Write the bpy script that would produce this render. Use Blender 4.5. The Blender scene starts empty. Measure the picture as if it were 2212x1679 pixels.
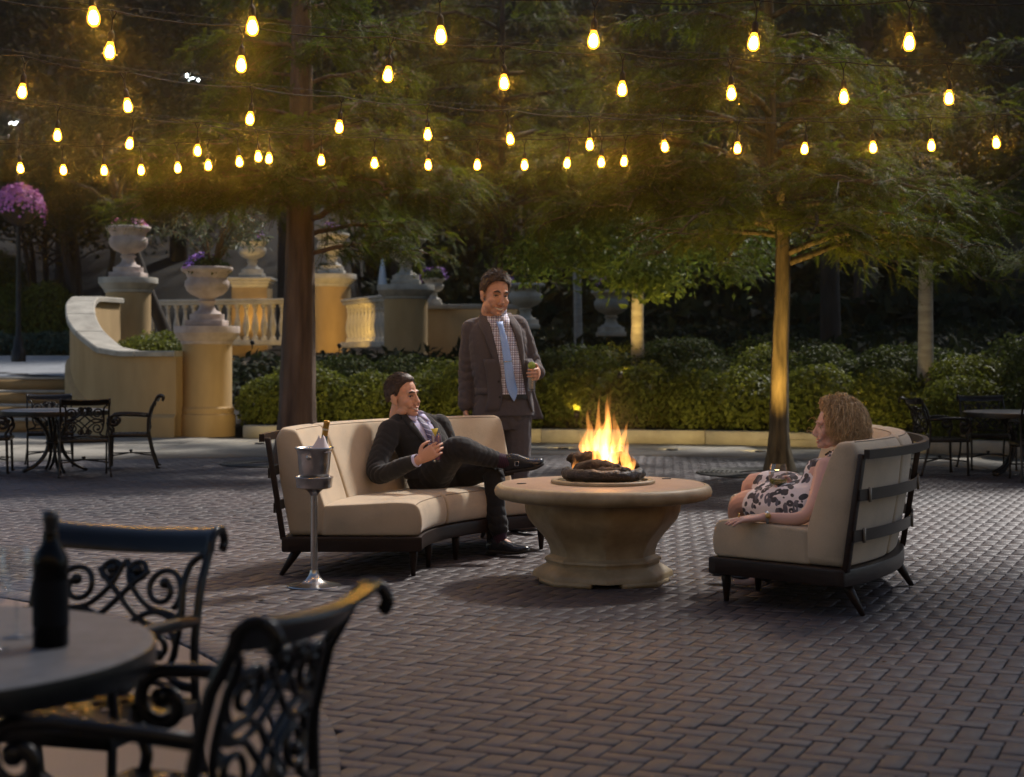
import bpy, bmesh, math, random
import numpy as np
from mathutils import Vector, Matrix

# ------------------------------------------------------------------ camera, sky, sun, exposure
FPX, CX, YH, HC = 3450.0, 1106.0, 765.0, 1.28     # focal length and horizon in 2212-pixel units, eye height
scene = bpy.context.scene
COL = scene.collection
cam_d = bpy.data.cameras.new('camera')
cam = bpy.data.objects.new('camera', cam_d)
COL.objects.link(cam)
cam.location = (0, 0, HC)
cam.rotation_euler = (math.pi / 2, 0, 0)
cam_d.sensor_width = 36
cam_d.lens = FPX / 2212 * 36
cam_d.shift_y = -(839.5 - YH) / 2212
cam_d.clip_end = 600
cam_d.clip_start = 0.05
cam_d.dof.use_dof = True
cam_d.dof.focus_distance = 9.6
cam_d.dof.aperture_fstop = 3.0
scene.camera = cam

SUN_EL, SUN_AZ = math.radians(47), math.radians(38)   # azimuth measured from +Y towards +X (behind, to the right)
world = bpy.data.worlds.new('World')
scene.world = world
world.use_nodes = True
wn = world.node_tree
sky = wn.nodes.new('ShaderNodeTexSky')
sky.sky_type = 'NISHITA'
sky.sun_disc = False
sky.sun_elevation = SUN_EL
sky.sun_rotation = SUN_AZ
bg = wn.nodes['Background']
wn.links.new(sky.outputs[0], bg.inputs[0])
bg.inputs[1].default_value = 0.085
sun_d = bpy.data.lights.new('sun', 'SUN')
sun_d.energy = 4.2
sun_d.angle = math.radians(5)
sun_d.color = (1.0, 0.95, 0.90)
sun = bpy.data.objects.new('sun', sun_d)
COL.objects.link(sun)
_sd = Vector((math.sin(SUN_AZ) * math.cos(SUN_EL), math.cos(SUN_AZ) * math.cos(SUN_EL), math.sin(SUN_EL)))
sun.rotation_euler = _sd.to_track_quat('Z', 'Y').to_euler()
sun.location = _sd * 50
scene.view_settings.view_transform = 'Standard'
scene.view_settings.look = 'None'
scene.view_settings.exposure = 0.42
scene.view_settings.gamma = 1
scene.view_settings.use_curve_mapping = False
scene.render.engine = 'CYCLES'
scene.cycles.use_denoising = True
scene.cycles.max_bounces = 6
scene.cycles.diffuse_bounces = 2
scene.cycles.glossy_bounces = 3
scene.cycles.transmission_bounces = 6
scene.cycles.transparent_max_bounces = 12
scene.cycles.volume_bounces = 0
scene.cycles.sample_clamp_indirect = 4.0
scene.cycles.caustics_reflective = False
scene.cycles.caustics_refractive = False

def G(x, y, z=0.0):
    """photo pixel (2212 wide) -> point on the level plane z"""
    d = FPX * (HC - z) / (y - YH)
    return ((x - CX) * d / FPX, d, z)

def P(x, y, d):
    """photo pixel at depth d"""
    return ((x - CX) * d / FPX, d, HC + (YH - y) * d / FPX)

rng = np.random.default_rng(7)
V3 = lambda *a: np.array(a, float)
def nrm(v):
    v = np.asarray(v, float)
    return v / np.maximum(np.linalg.norm(v, axis=-1, keepdims=True), 1e-9)

# ------------------------------------------------------------------ mesh helpers
class MB:
    def __init__(s):
        s.v = []; s.f = []; s.n = 0; s.c = []
    def add(s, v, f, c=None):
        v = np.asarray(v, float).reshape(-1, 3)
        s.v.append(v)
        s.f += [tuple(int(i) + s.n for i in q) for q in f]
        s.c.append(np.full(len(v), 0.5) if c is None else np.broadcast_to(np.asarray(c, float), (len(v),)))
        s.n += len(v)
        return s
    def box(s, c, sz, rz=0.0, M=None):
        x, y, z = np.array(sz) / 2
        v = np.array([[sx * x, sy * y, sz_ * z] for sx in (-1, 1) for sy in (-1, 1) for sz_ in (-1, 1)])
        if rz:
            ca, sa = math.cos(rz), math.sin(rz)
            v = v @ np.array([[ca, sa, 0], [-sa, ca, 0], [0, 0, 1]])
        if M is not None:
            v = v @ np.asarray(M, float).T
        v = v + np.array(c)
        return s.add(v, [(0, 1, 3, 2), (4, 6, 7, 5), (0, 4, 5, 1), (2, 3, 7, 6), (0, 2, 6, 4), (1, 5, 7, 3)])
    def rings(s, R, closed=True, cap0=True, cap1=True, loop=False, c=None):
        R = np.asarray(R, float)
        m, n = R.shape[:2]
        f = []
        mm = m if loop else m - 1
        nn = n if closed else n - 1
        for i in range(mm):
            i2 = (i + 1) % m
            for j in range(nn):
                j2 = (j + 1) % n
                f.append((i * n + j, i * n + j2, i2 * n + j2, i2 * n + j))
        if closed and not loop:
            if cap0: f.append(tuple(range(n))[::-1])
            if cap1: f.append(tuple((m - 1) * n + j for j in range(n)))
        return s.add(R.reshape(-1, 3), f, c)
    def lathe(s, prof, n=24, c=(0, 0, 0), flute=0, amp=0.0, twist=0.0, square=0, cap=True):
        a = np.arange(n) * 2 * math.pi / n
        R = []
        for k, p in enumerate(prof):
            r, z = p[0], p[1]
            fa = p[2] if len(p) > 2 else 0.0
            rr = np.full(n, r)
            if flute and fa:
                rr = r * (1 + fa * (np.abs(np.sin(flute / 2 * (a + twist * k))) - 0.5))
            if square:
                h = math.pi / square
                rr = rr * math.cos(h) / np.cos(((a + h) % (2 * h)) - h)
            R.append(np.stack([c[0] + rr * np.cos(a), c[1] + rr * np.sin(a), np.full(n, c[2] + z)], 1))
        return s.rings(R, cap0=cap, cap1=cap)
    def tube(s, path, r, n=8, flat=None, cap=True, up=None, loop=False, c=None):
        path = np.asarray(path, float)
        m = len(path)
        r = np.broadcast_to(np.asarray(r, float), (m,))
        r2 = r if flat is None else np.broadcast_to(np.asarray(flat, float), (m,))
        if loop:
            T = nrm(np.roll(path, -1, 0) - np.roll(path, 1, 0))
        else:
            T = nrm(np.gradient(path, axis=0))
        u = np.array(up if up is not None else ((0, 0, 1) if abs(T[0][2]) < .9 else (1, 0, 0)), float)
        a = np.arange(n) * 2 * math.pi / n
        R = []
        N = nrm(np.cross(T[0], u))
        for i in range(m):
            if up is not None:
                N_ = np.cross(T[i], u)
                if np.linalg.norm(N_) > .05: N = nrm(N_)
            else:
                N = nrm(N - T[i] * np.dot(N, T[i]))
            B = np.cross(N, T[i])
            R.append(path[i] + r[i] * np.cos(a)[:, None] * N + r2[i] * np.sin(a)[:, None] * B)
        return s.rings(R, cap0=cap, cap1=cap, loop=loop, c=c)
    def ball(s, c, r, n=12, m=8, M=None, col=None):
        r = np.broadcast_to(np.asarray(r, float), (3,))
        th = np.linspace(0, math.pi, m + 1)[1:-1]
        a = np.arange(n) * 2 * math.pi / n
        v = [[0, 0, 1]] + [[math.sin(t) * math.cos(b), math.sin(t) * math.sin(b), math.cos(t)] for t in th for b in a] + [[0, 0, -1]]
        v = np.array(v) * r
        if M is not None: v = v @ np.asarray(M, float).T
        f = [(0, 1 + j, 1 + (j + 1) % n) for j in range(n)]
        for i in range(len(th) - 1):
            for j in range(n):
                f.append((1 + i * n + j, 1 + (i + 1) * n + j, 1 + (i + 1) * n + (j + 1) % n, 1 + i * n + (j + 1) % n))
        k = 1 + (len(th) - 1) * n
        f += [(k + j, len(v) - 1, k + (j + 1) % n) for j in range(n)]
        return s.add(v + np.array(c), f, col)
    def mesh(s, name, smooth=True):
        me = bpy.data.meshes.new(name)
        v = np.concatenate(s.v)
        lens = np.array([len(q) for q in s.f], np.int32)
        me.vertices.add(len(v)); me.vertices.foreach_set('co', v.ravel())
        idx = np.fromiter((i for q in s.f for i in q), np.int32, lens.sum())
        me.loops.add(len(idx)); me.loops.foreach_set('vertex_index', idx)
        me.polygons.add(len(lens))
        me.polygons.foreach_set('loop_start', np.concatenate([[0], np.cumsum(lens)[:-1]]).astype(np.int32))
        if smooth: me.polygons.foreach_set('use_smooth', np.ones(len(lens), bool))
        at = me.attributes.new('tone', 'FLOAT', 'POINT')
        at.data.foreach_set('value', np.concatenate(s.c).astype(np.float32))
        me.update(calc_edges=True)
        if len(lens) < 9000:
            b = bmesh.new(); b.from_mesh(me); bmesh.ops.recalc_face_normals(b, faces=b.faces); b.to_mesh(me); b.free()
        return me
    def build(s, name, mat, parent=None, smooth=True, bevel=0.0, sub=0, loc=None, angle=None):
        o = bpy.data.objects.new(name, s.mesh(name, smooth))
        o.data.materials.append(mat)
        COL.objects.link(o)
        if parent is not None: o.parent = parent
        if loc is not None: o.location = loc
        if bevel:
            m = o.modifiers.new('bevel', 'BEVEL'); m.width = bevel; m.segments = 2; m.limit_method = 'ANGLE'
            m.angle_limit = math.radians(40)
        if sub:
            m = o.modifiers.new('sub', 'SUBSURF'); m.levels = sub; m.render_levels = sub
        if smooth and (bevel or angle):
            o.data.set_sharp_from_angle(angle=math.radians(angle or 40))
        return o

def big_mesh(name, v, f, tone, mat, parent=None, smooth=False):
    """v (N,3), f (M,k) numpy -> one object (for foliage)"""
    me = bpy.data.meshes.new(name)
    me.vertices.add(len(v)); me.vertices.foreach_set('co', np.ascontiguousarray(v, np.float32).ravel())
    k = f.shape[1]
    me.loops.add(f.size); me.loops.foreach_set('vertex_index', np.ascontiguousarray(f, np.int32).ravel())
    me.polygons.add(len(f)); me.polygons.foreach_set('loop_start', np.arange(0, f.size, k, dtype=np.int32))
    if smooth: me.polygons.foreach_set('use_smooth', np.ones(len(f), bool))
    at = me.attributes.new('tone', 'FLOAT', 'POINT')
    at.data.foreach_set('value', np.ascontiguousarray(tone, np.float32))
    me.update(calc_edges=True)
    me.materials.append(mat)
    o = bpy.data.objects.new(name, me)
    COL.objects.link(o)
    if parent is not None: o.parent = parent
    return o

def tag(o, label=None, cat=None, group=None, kind=None):
    if label: o['label'] = label
    if cat: o['category'] = cat
    if group: o['group'] = group
    if kind: o['kind'] = kind
    return o

def thing(name, label, cat, loc=(0, 0, 0), rz=0.0, group=None):
    o = bpy.data.objects.new(name, None)
    COL.objects.link(o)
    o.empty_display_size = 0.1
    o.location = loc; o.rotation_euler = (0, 0, rz)
    return tag(o, label, cat, group)

def copy_tree(o, parent=None, kids=None):
    c = o.copy(); COL.objects.link(c)
    if parent is not None: c.parent = parent
    for ch in list(o.children):
        copy_tree(ch, c)
    return c

# ------------------------------------------------------------------ materials
def M_(name):
    m = bpy.data.materials.new(name)
    m.use_nodes = True
    nt = m.node_tree
    return m, nt, nt.nodes['Principled BSDF']

def _rgb(c): return (c[0], c[1], c[2], 1.0)

def mat(name, c1, c2=None, scale=8.0, rough=0.6, metal=0.0, bump=0.0, bscale=None, spec=0.5, tone=None, coat=0.0, sheen=0.0,
        stretch=(1, 1, 1), detail=6.0, rvar=0.0, sss=0.0, c3=None, coords='Object', bdist=0.01):
    """two-colour noise material; tone = colour multiplied in by the per-vertex tone attribute (0..1)"""
    m, nt, b = M_(name)
    L = nt.links.new
    tc = nt.nodes.new('ShaderNodeTexCoord')
    mp = nt.nodes.new('ShaderNodeMapping'); mp.inputs['Scale'].default_value = stretch
    L(tc.outputs[coords], mp.inputs[0])
    b.inputs['Roughness'].default_value = rough
    b.inputs['Metallic'].default_value = metal
    b.inputs['Specular IOR Level'].default_value = spec
    b.inputs['Coat Weight'].default_value = coat
    b.inputs['Coat Roughness'].default_value = 0.08
    b.inputs['Sheen Weight'].default_value = sheen
    if sss:
        b.inputs['Subsurface Weight'].default_value = sss
        b.inputs['Subsurface Radius'].default_value = (1.0, 0.35, 0.2)
        b.inputs['Subsurface Scale'].default_value = 0.01
    out = None
    if c2 is None:
        rg = nt.nodes.new('ShaderNodeRGB'); rg.outputs[0].default_value = _rgb(c1); out = rg.outputs[0]
    else:
        nz = nt.nodes.new('ShaderNodeTexNoise'); nz.inputs['Scale'].default_value = scale; nz.inputs['Detail'].default_value = detail
        nz.inputs['Roughness'].default_value = 0.6
        L(mp.outputs[0], nz.inputs['Vector'])
        cr = nt.nodes.new('ShaderNodeValToRGB')
        cr.color_ramp.elements[0].position = 0.32; cr.color_ramp.elements[0].color = _rgb(c1)
        cr.color_ramp.elements[1].position = 0.68; cr.color_ramp.elements[1].color = _rgb(c2)
        if c3 is not None:
            e = cr.color_ramp.elements.new(0.5); e.color = _rgb(c3)
        L(nz.outputs[0], cr.inputs[0]); out = cr.outputs[0]
        if rvar:
            mr = nt.nodes.new('ShaderNodeMapRange')
            mr.inputs[3].default_value = rough - rvar; mr.inputs[4].default_value = rough + rvar
            L(nz.outputs[0], mr.inputs[0]); L(mr.outputs[0], b.inputs['Roughness'])
    if tone is not None:
        at = nt.nodes.new('ShaderNodeAttribute'); at.attribute_name = 'tone'
        mr = nt.nodes.new('ShaderNodeMix'); mr.data_type = 'RGBA'; mr.blend_type = 'MIX'
        mr.inputs['A'].default_value = _rgb(tone[0]); mr.inputs['B'].default_value = _rgb(tone[1])
        L(at.outputs['Fac'], mr.inputs['Factor'])
        mu = nt.nodes.new('ShaderNodeMix'); mu.data_type = 'RGBA'; mu.blend_type = 'MULTIPLY'; mu.inputs['Factor'].default_value = 1
        L(out, mu.inputs['A']); L(mr.outputs['Result'], mu.inputs['B']); out = mu.outputs['Result']
    L(out, b.inputs['Base Color'])
    if bump:
        nb = nt.nodes.new('ShaderNodeTexNoise'); nb.inputs['Scale'].default_value = bscale or scale * 4; nb.inputs['Detail'].default_value = 5
        L(mp.outputs[0], nb.inputs['Vector'])
        bp = nt.nodes.new('ShaderNodeBump'); bp.inputs['Strength'].default_value = bump; bp.inputs['Distance'].default_value = bdist
        L(nb.outputs[0], bp.inputs['Height']); L(bp.outputs[0], b.inputs['Normal'])
    return m

def leaf_mat(name, c1, c2, trans=0.35, rough=0.5):
    m, nt, b = M_(name)
    L = nt.links.new
    at = nt.nodes.new('ShaderNodeAttribute'); at.attribute_name = 'tone'
    mr = nt.nodes.new('ShaderNodeMix'); mr.data_type = 'RGBA'
    mr.inputs['A'].default_value = _rgb(c1); mr.inputs['B'].default_value = _rgb(c2)
    L(at.outputs['Fac'], mr.inputs['Factor'])
    L(mr.outputs['Result'], b.inputs['Base Color'])
    b.inputs['Roughness'].default_value = rough
    b.inputs['Specular IOR Level'].default_value = 0.18
    tr = nt.nodes.new('ShaderNodeBsdfTranslucent'); L(mr.outputs['Result'], tr.inputs[0])
    mx = nt.nodes.new('ShaderNodeMixShader'); mx.inputs[0].default_value = trans
    L(b.outputs[0], mx.inputs[1]); L(tr.outputs[0], mx.inputs[2])
    L(mx.outputs[0], nt.nodes['Material Output'].inputs[0])
    return m

def emit_mat(name, col, strength):
    m, nt, b = M_(name)
    b.inputs['Base Color'].default_value = _rgb(col)
    b.inputs['Emission Color'].default_value = _rgb(col)
    b.inputs['Emission Strength'].default_value = strength
    return m

def glass_mat(name, col=(1, 1, 1), rough=0.0, ior=1.7):
    """thin clear glass: transparent body with a glossy skin"""
    m, nt, b = M_(name)
    L = nt.links.new
    tr = nt.nodes.new('ShaderNodeBsdfTransparent'); tr.inputs[0].default_value = _rgb(col)
    gl = nt.nodes.new('ShaderNodeBsdfGlossy'); gl.inputs['Roughness'].default_value = rough + 0.02
    fr = nt.nodes.new('ShaderNodeFresnel')
    ge = nt.nodes.new('ShaderNodeNewGeometry')
    ma = nt.nodes.new('ShaderNodeMapRange'); ma.inputs[3].default_value = ior; ma.inputs[4].default_value = 1 / ior
    L(ge.outputs['Backfacing'], ma.inputs[0]); L(ma.outputs[0], fr.inputs[0])
    mx = nt.nodes.new('ShaderNodeMixShader')
    L(fr.outputs[0], mx.inputs[0]); L(tr.outputs[0], mx.inputs[1]); L(gl.outputs[0], mx.inputs[2])
    L(mx.outputs[0], nt.nodes['Material Output'].inputs[0])
    nt.nodes.remove(b)
    return m

def spot(name, loc, target, energy, col, parent, angle=60, size=0.05, blend=0.6):
    d = bpy.data.lights.new(name, 'SPOT')
    d.energy = energy; d.color = col; d.spot_size = math.radians(angle); d.spot_blend = blend; d.shadow_soft_size = size
    o = bpy.data.objects.new(name, d); COL.objects.link(o)
    v = Vector(target) - Vector(loc)
    o.rotation_euler = (-v).to_track_quat('Z', 'Y').to_euler()
    o.location = loc
    if parent is not None:
        o.parent = parent
        o.matrix_parent_inverse = Matrix.LocRotScale(parent.location, parent.rotation_euler, None).inverted()
    return o

def spline(pts, n=20, closed=False):
    """Catmull-Rom through pts"""
    p = np.asarray(pts, float)
    if closed: p = np.vstack([p[-1], p, p[0], p[1]])
    else: p = np.vstack([2 * p[0] - p[1], p, 2 * p[-1] - p[-2]])
    seg = len(p) - 3
    out = []
    for q in np.linspace(0, seg - 1e-6, n, endpoint=not closed):
        i = int(q); t = q - i
        a, b, c, d = p[i:i + 4]
        out.append(0.5 * ((2 * b) + (c - a) * t + (2 * a - 5 * b + 4 * c - d) * t * t + (3 * b - 3 * c + d - a) * t ** 3))
    return np.array(out)

def interp_path(keys, q):
    k = np.asarray(keys, float)
    return np.stack([np.interp(q, k[:, 0], k[:, i]) for i in range(1, k.shape[1])], -1)
# ------------------------------------------------------------------ material library
m_paver = mat('paver', (0.62, 0.60, 0.58), (1.0, 0.97, 0.95), scale=45, rough=0.52, bump=0.35, bscale=260, bdist=0.004,
              tone=((0.050, 0.047, 0.052), (0.104, 0.084, 0.085)), rvar=0.12, spec=0.45)
m_joint = mat('joint_sand', (0.018, 0.016, 0.014), (0.04, 0.035, 0.03), scale=60, rough=0.95)
m_terr = mat('terrazzo', (0.075, 0.055, 0.05), (0.15, 0.11, 0.10), scale=90, rough=0.42, bump=0.3, bscale=300, bdist=0.003, rvar=0.12)
m_conc = mat('concrete', (0.20, 0.18, 0.145), (0.30, 0.27, 0.22), scale=3, rough=0.8, bump=0.2, bscale=80)
m_kerb = mat('kerb_concrete', (0.26, 0.23, 0.18), (0.38, 0.34, 0.28), scale=4, rough=0.85, bump=0.25, bscale=60)
m_soil = mat('soil', (0.010, 0.008, 0.006), (0.024, 0.018, 0.012), scale=12, rough=1.0, bump=0.8, bscale=40)
m_lawn = mat('ground_cover', (0.012, 0.02, 0.008), (0.03, 0.045, 0.015), scale=3, rough=1.0, bump=0.8, bscale=20)
m_stucco = mat('ochre_stucco', (0.37, 0.24, 0.10), (0.50, 0.335, 0.155), scale=2.2, rough=0.85, bump=0.25, bscale=90, stretch=(1, 1, .35), detail=9)
m_stone = mat('cast_stone', (0.34, 0.31, 0.26), (0.56, 0.51, 0.43), scale=4, detail=10, rough=0.8, bump=0.2, bscale=70)
m_cope = mat('coping_stone', (0.28, 0.25, 0.20), (0.47, 0.43, 0.35), scale=4, detail=10, rough=0.8, bump=0.2, bscale=60)
m_pinkstone = mat('pink_cast_stone', (0.34, 0.26, 0.22), (0.54, 0.44, 0.38), scale=5, detail=10, rough=0.8, bump=0.2, bscale=70)
m_iron = mat('bronze_iron', (0.012, 0.010, 0.009), (0.025, 0.02, 0.017), scale=30, rough=0.32, metal=0.6, bump=0.1, bscale=150)
m_black = mat('black_iron', (0.006, 0.007, 0.008), (0.012, 0.013, 0.015), scale=30, rough=0.26, metal=0.5, bump=0.06, bscale=120)
m_dark = mat('dark_paint', (0.012, 0.012, 0.012), rough=0.5)

# ------------------------------------------------------------------ paving of the plaza
PAD_C, PAD_R, PAD_R2 = (-5.7, 4.4), 5.0, 5.2
FRONT = np.array([(-14, 16.5), (-9, 18.2), (-6.1, 19.0), (-3, 20.0), (0, 20.4), (3, 19.8), (4.8, 18.3), (7.5, 15.6), (14, 8)], float)
KERB = np.array([(-4.1, 24.3), (-3, 24.0), (-0.5, 23.2), (2.96, 22.5), (4.6, 21.4), (5.6, 20.2), (8, 17.6), (14, 10)], float)

paving = MB().add([(-40, -9, -.03), (40, -9, -.03), (40, 30, -.03), (-40, 30, -.03)], [(0, 1, 2, 3)]).build('paving', m_joint, smooth=False)
tag(paving, 'brick-red herringbone paving of the terrace', kind='structure')

def paver_shape(lx, ly, g=0.006, ch=0.0035, h=0.03):
    a, b = lx / 2 - g / 2, ly / 2 - g / 2
    def rect(p, q, z): return [(-p, -q, z), (p, -q, z), (p, q, z), (-p, q, z)]
    v = np.array(rect(a - ch, b - ch, 0) + rect(a, b, -ch) + rect(a, b, -h))
    f = [(0, 1, 2, 3)] + [(4 + i, 4 + (i + 1) % 4, (i + 1) % 4, i) for i in range(4)] + [(8 + i, 8 + (i + 1) % 4, 4 + (i + 1) % 4, 4 + i) for i in range(4)]
    return v, np.array(f)

def build_paving():
    w = 0.083
    ang = math.radians(-24)
    ca, sa = math.cos(ang), math.sin(ang)
    n = 400
    ii, jj = np.meshgrid(np.arange(-n, n), np.arange(-n, n), indexing='ij')
    m = (ii - jj) % 4
    h = np.stack([(ii[m == 0] + 1.0) * w, (jj[m == 0] + .5) * w], 1)
    v = np.stack([(ii[m == 3] + .5) * w, (jj[m == 3] + 1.0) * w], 1)
    c = np.vstack([h, v]); vert = np.r_[np.zeros(len(h), bool), np.ones(len(v), bool)]
    X = c[:, 0] * ca - c[:, 1] * sa; Y = c[:, 0] * sa + c[:, 1] * ca + 11.0
    lim = np.interp(X, FRONT[:, 0], FRONT[:, 1])
    keep = (Y > 2.2) & (Y < lim - 0.05) & (np.abs(X) < 0.3206 * Y + 1.6) & (np.hypot(X - PAD_C[0], Y - PAD_C[1]) > PAD_R2 - 0.05)
    X, Y, vert = X[keep], Y[keep], vert[keep]
    r = np.random.default_rng(3)
    N = len(X)
    # patchy tone: reddish and grey-brown areas plus single odd bricks
    def blob(s, k):
        q = np.random.default_rng(k)
        t = np.zeros(N)
        for _ in range(6):
            d = q.normal(size=2) * s; t += np.sin(X * d[0] + Y * d[1] + q.uniform(0, 6.28))
        return t / 3.5
    tone = np.clip(0.45 + 0.22 * blob(1.6, 5) + 0.2 * blob(0.5, 6) + r.normal(0, .16, N), 0, 1)
    zo = r.normal(0, 0.0011, N); tx = r.normal(0, .0009, (N, 2))
    base, fq = paver_shape(2 * w, w)
    # the 300 that show largest
    u = CX + FPX * X / Y; yy = YH + FPX * HC / Y
    vis = (u > 30) & (u < 2190) & (yy < 1670) & ~((u < 760) & (yy > 1300))
    order = np.argsort(np.where(vis, Y, 1e9))[:300]
    single = np.zeros(N, bool); single[order] = True
    # shared meshes in eight tones
    variants = []
    for k in range(8):
        mb = MB(); mb.add(base, fq, (k + .5) / 8); me = mb.mesh('paver', smooth=False); me.materials.append(m_paver); variants.append(me)
    for i in order:
        o = bpy.data.objects.new('paver', variants[min(7, int(tone[i] * 8))])
        COL.objects.link(o); o.parent = paving
        o.location = (X[i], Y[i], zo[i])
        o.rotation_euler = (tx[i, 0], tx[i, 1], ang + (math.pi / 2 if vert[i] else 0) + (math.pi if i % 2 else 0))
    idx = np.where(~single)[0]
    a = ang + np.where(vert[idx], math.pi / 2, 0)
    cb, sb = np.cos(a), np.sin(a)
    Vx = X[idx, None] + base[None, :, 0] * cb[:, None] - base[None, :, 1] * sb[:, None]
    Vy = Y[idx, None] + base[None, :, 0] * sb[:, None] + base[None, :, 1] * cb[:, None]
    Vz = zo[idx, None] + base[None, :, 2] + tx[idx, 0, None] * base[None, :, 1] + tx[idx, 1, None] * base[None, :, 0]
    V = np.stack([Vx, Vy, Vz], -1).reshape(-1, 3)
    F = (fq[None] + (np.arange(len(idx)) * 12)[:, None, None]).reshape(-1, 4)
    o = big_mesh('pavers', V, F, np.repeat(tone[idx], 12), m_paver, paving)
    o['kind'] = 'stuff'
build_paving()

# a few fallen leaves and bits of litter on the bricks
g = np.random.default_rng(77)
ll = np.c_[g.uniform(-3, 4, 150), g.uniform(4.6, 14, 150), np.full(150, .004)]
lv, lf_ = [], []
for i_, p_ in enumerate(ll):
    a_ = g.uniform(0, 6.28); s_ = g.uniform(.008, .024); c_, s2 = math.cos(a_), math.sin(a_)
    for x_, y_, z_ in ((-1, 0, 0), (0, .35, .25), (1, 0, .1), (0, -.35, .3)): lv.append((p_[0] + s_ * (x_ * c_ - y_ * s2), p_[1] + s_ * (x_ * s2 + y_ * c_), p_[2] + s_ * z_))
    lf_ += [(i_ * 4, i_ * 4 + 1, i_ * 4 + 2), (i_ * 4, i_ * 4 + 2, i_ * 4 + 3)]
o = big_mesh('leaf_litter', np.array(lv), np.array(lf_), np.repeat(g.uniform(0, 1, 150), 4), mat('dry_leaf', (.06, .035, .015), (.13, .09, .03), scale=30, rough=.9)); tag(o, 'scattered dry leaves lying on the bricks', 'leaf litter', kind='stuff')
# round pad of smooth aggregate with a soldier border, under the front table
pad = MB()
a = np.linspace(0, 2 * math.pi, 160, endpoint=False)
rg = lambda r, z: np.stack([PAD_C[0] + r * np.cos(a), PAD_C[1] + r * np.sin(a), np.full(160, z)], 1)
pad.rings([rg(PAD_R - .006, -.028), rg(PAD_R - .006, -.004), rg(PAD_R - .01, 0.0)], cap0=False, cap1=True)
pad = pad.build('round_pad', m_terr, smooth=False)
tag(pad, 'smooth aggregate circle under the front table', kind='structure')
bv, bf = paver_shape(0.197, 0.1)
bmesh_ = []
for k in range(5):
    mb = MB(); mb.add(bv, bf, .25 + .12 * k); me = mb.mesh('border_paver', smooth=False); me.materials.append(m_paver); bmesh_.append(me)
nb = int(2 * math.pi * 5.1 / 0.1)
for k in range(nb):
    t = k * 2 * math.pi / nb
    x, y = PAD_C[0] + 5.102 * math.cos(t), PAD_C[1] + 5.102 * math.sin(t)
    if y > 3.2 and y < 11 and abs(x) < .3206 * y + .6:
        o = bpy.data.objects.new('border_paver', bmesh_[k * 7 % 5]); COL.objects.link(o); o.parent = pad
        o.location = (x, y, .005); o.rotation_euler = (0, 0, t)

# concrete walk between the bricks and the kerb, cast in slabs
walk = MB()
bx = np.linspace(-13, 13, 60)
fr = np.interp(bx, FRONT[:, 0], FRONT[:, 1])
bk = np.where(bx < -4.6, 27.0, np.interp(bx, KERB[:, 0], KERB[:, 1]) + .3)
walk.add(np.vstack([np.c_[bx, fr, np.full(60, -.012)], np.c_[bx, bk, np.full(60, -.012)]]), [(i, i + 1, 61 + i, 60 + i) for i in range(59)])
walk = walk.build('walkway', m_joint, smooth=False)
tag(walk, 'concrete walk along the planting bed', kind='structure')
ed = np.arange(-13, 13.1, 2.0) + .3
for i in range(len(ed) - 1):
    x0, x1 = ed[i] + .006, ed[i + 1] - .006
    q = np.linspace(x0, x1, 5)
    f_ = np.interp(q, FRONT[:, 0], FRONT[:, 1]) + .004
    if x1 < -4.6:
        rows = [f_, f_ * .5 + 26.05 * .5 - .006, f_ * .5 + 26.05 * .5 + .006, np.full(5, 26.05)]
    else:
        rows = [f_, np.interp(q, KERB[:, 0], KERB[:, 1]) + .05]
    for k in range(0, len(rows), 2):
        top0 = np.c_[q, rows[k], np.full(5, 0.004)]; top1 = np.c_[q, rows[k + 1], np.full(5, 0.004)]
        mb = MB(); R = [np.c_[q, rows[k], np.full(5, -.02)], top0, top1, np.c_[q, rows[k + 1], np.full(5, -.02)]]
        mb.rings(R, closed=False)
        mb.build('slab', m_conc, walk, smooth=False)

# planting bed and rising ground behind
def bank_z(x, y):
    k = np.interp(x, KERB[:, 0], KERB[:, 1])
    t = y - k
    z = 0.10 + np.interp(t, [0, 1.5, 6, 13, 25, 45, 60], [0, .12, .8, 1.35, 1.6, 6, 20])
    left = np.interp(y, [27.6, 45, 60, 80], [.86, 1.25, 8, 24])
    w = np.clip((x + 6.4) / 0.8, 0, 1)
    return np.where(x < -7.2, left, z * w + left * (1 - w))
gx = np.concatenate([np.linspace(-60, -16, 10), np.linspace(-14, 16, 61), np.linspace(18, 60, 10)])
mb = MB()
rows = []
for t in np.concatenate([np.linspace(0.1, 8, 18), np.linspace(9, 25, 12), np.linspace(28, 75, 12)]):
    k = np.interp(gx, np.r_[-60, -8.2, -4.3, KERB[1:, 0]], np.r_[28.0, 28.0, 24.7, KERB[1:, 1]])
    y = k + t
    rows.append(np.c_[gx, y, bank_z(gx, y) + .03 * np.sin(gx * 3.1 + y * 2.3)])
mb.rings(rows, closed=False)
bank = mb.build('planting_bed', m_soil)
tag(bank, 'dark planted bank behind the plaza', kind='structure')
terr = MB().add([(-40, 28.0, .875), (-7.0, 28.0, .875), (-7.0, 40.5, 1.24), (-40, 40.5, 1.24)], [(0, 1, 2, 3)]).build('upper_terrace', mat('terrace_paving', (0.22, 0.23, 0.24), (0.32, 0.33, 0.34), scale=2.5, rough=0.75), smooth=False)
tag(terr, 'grey paved upper terrace at the head of the steps', kind='structure')

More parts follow.
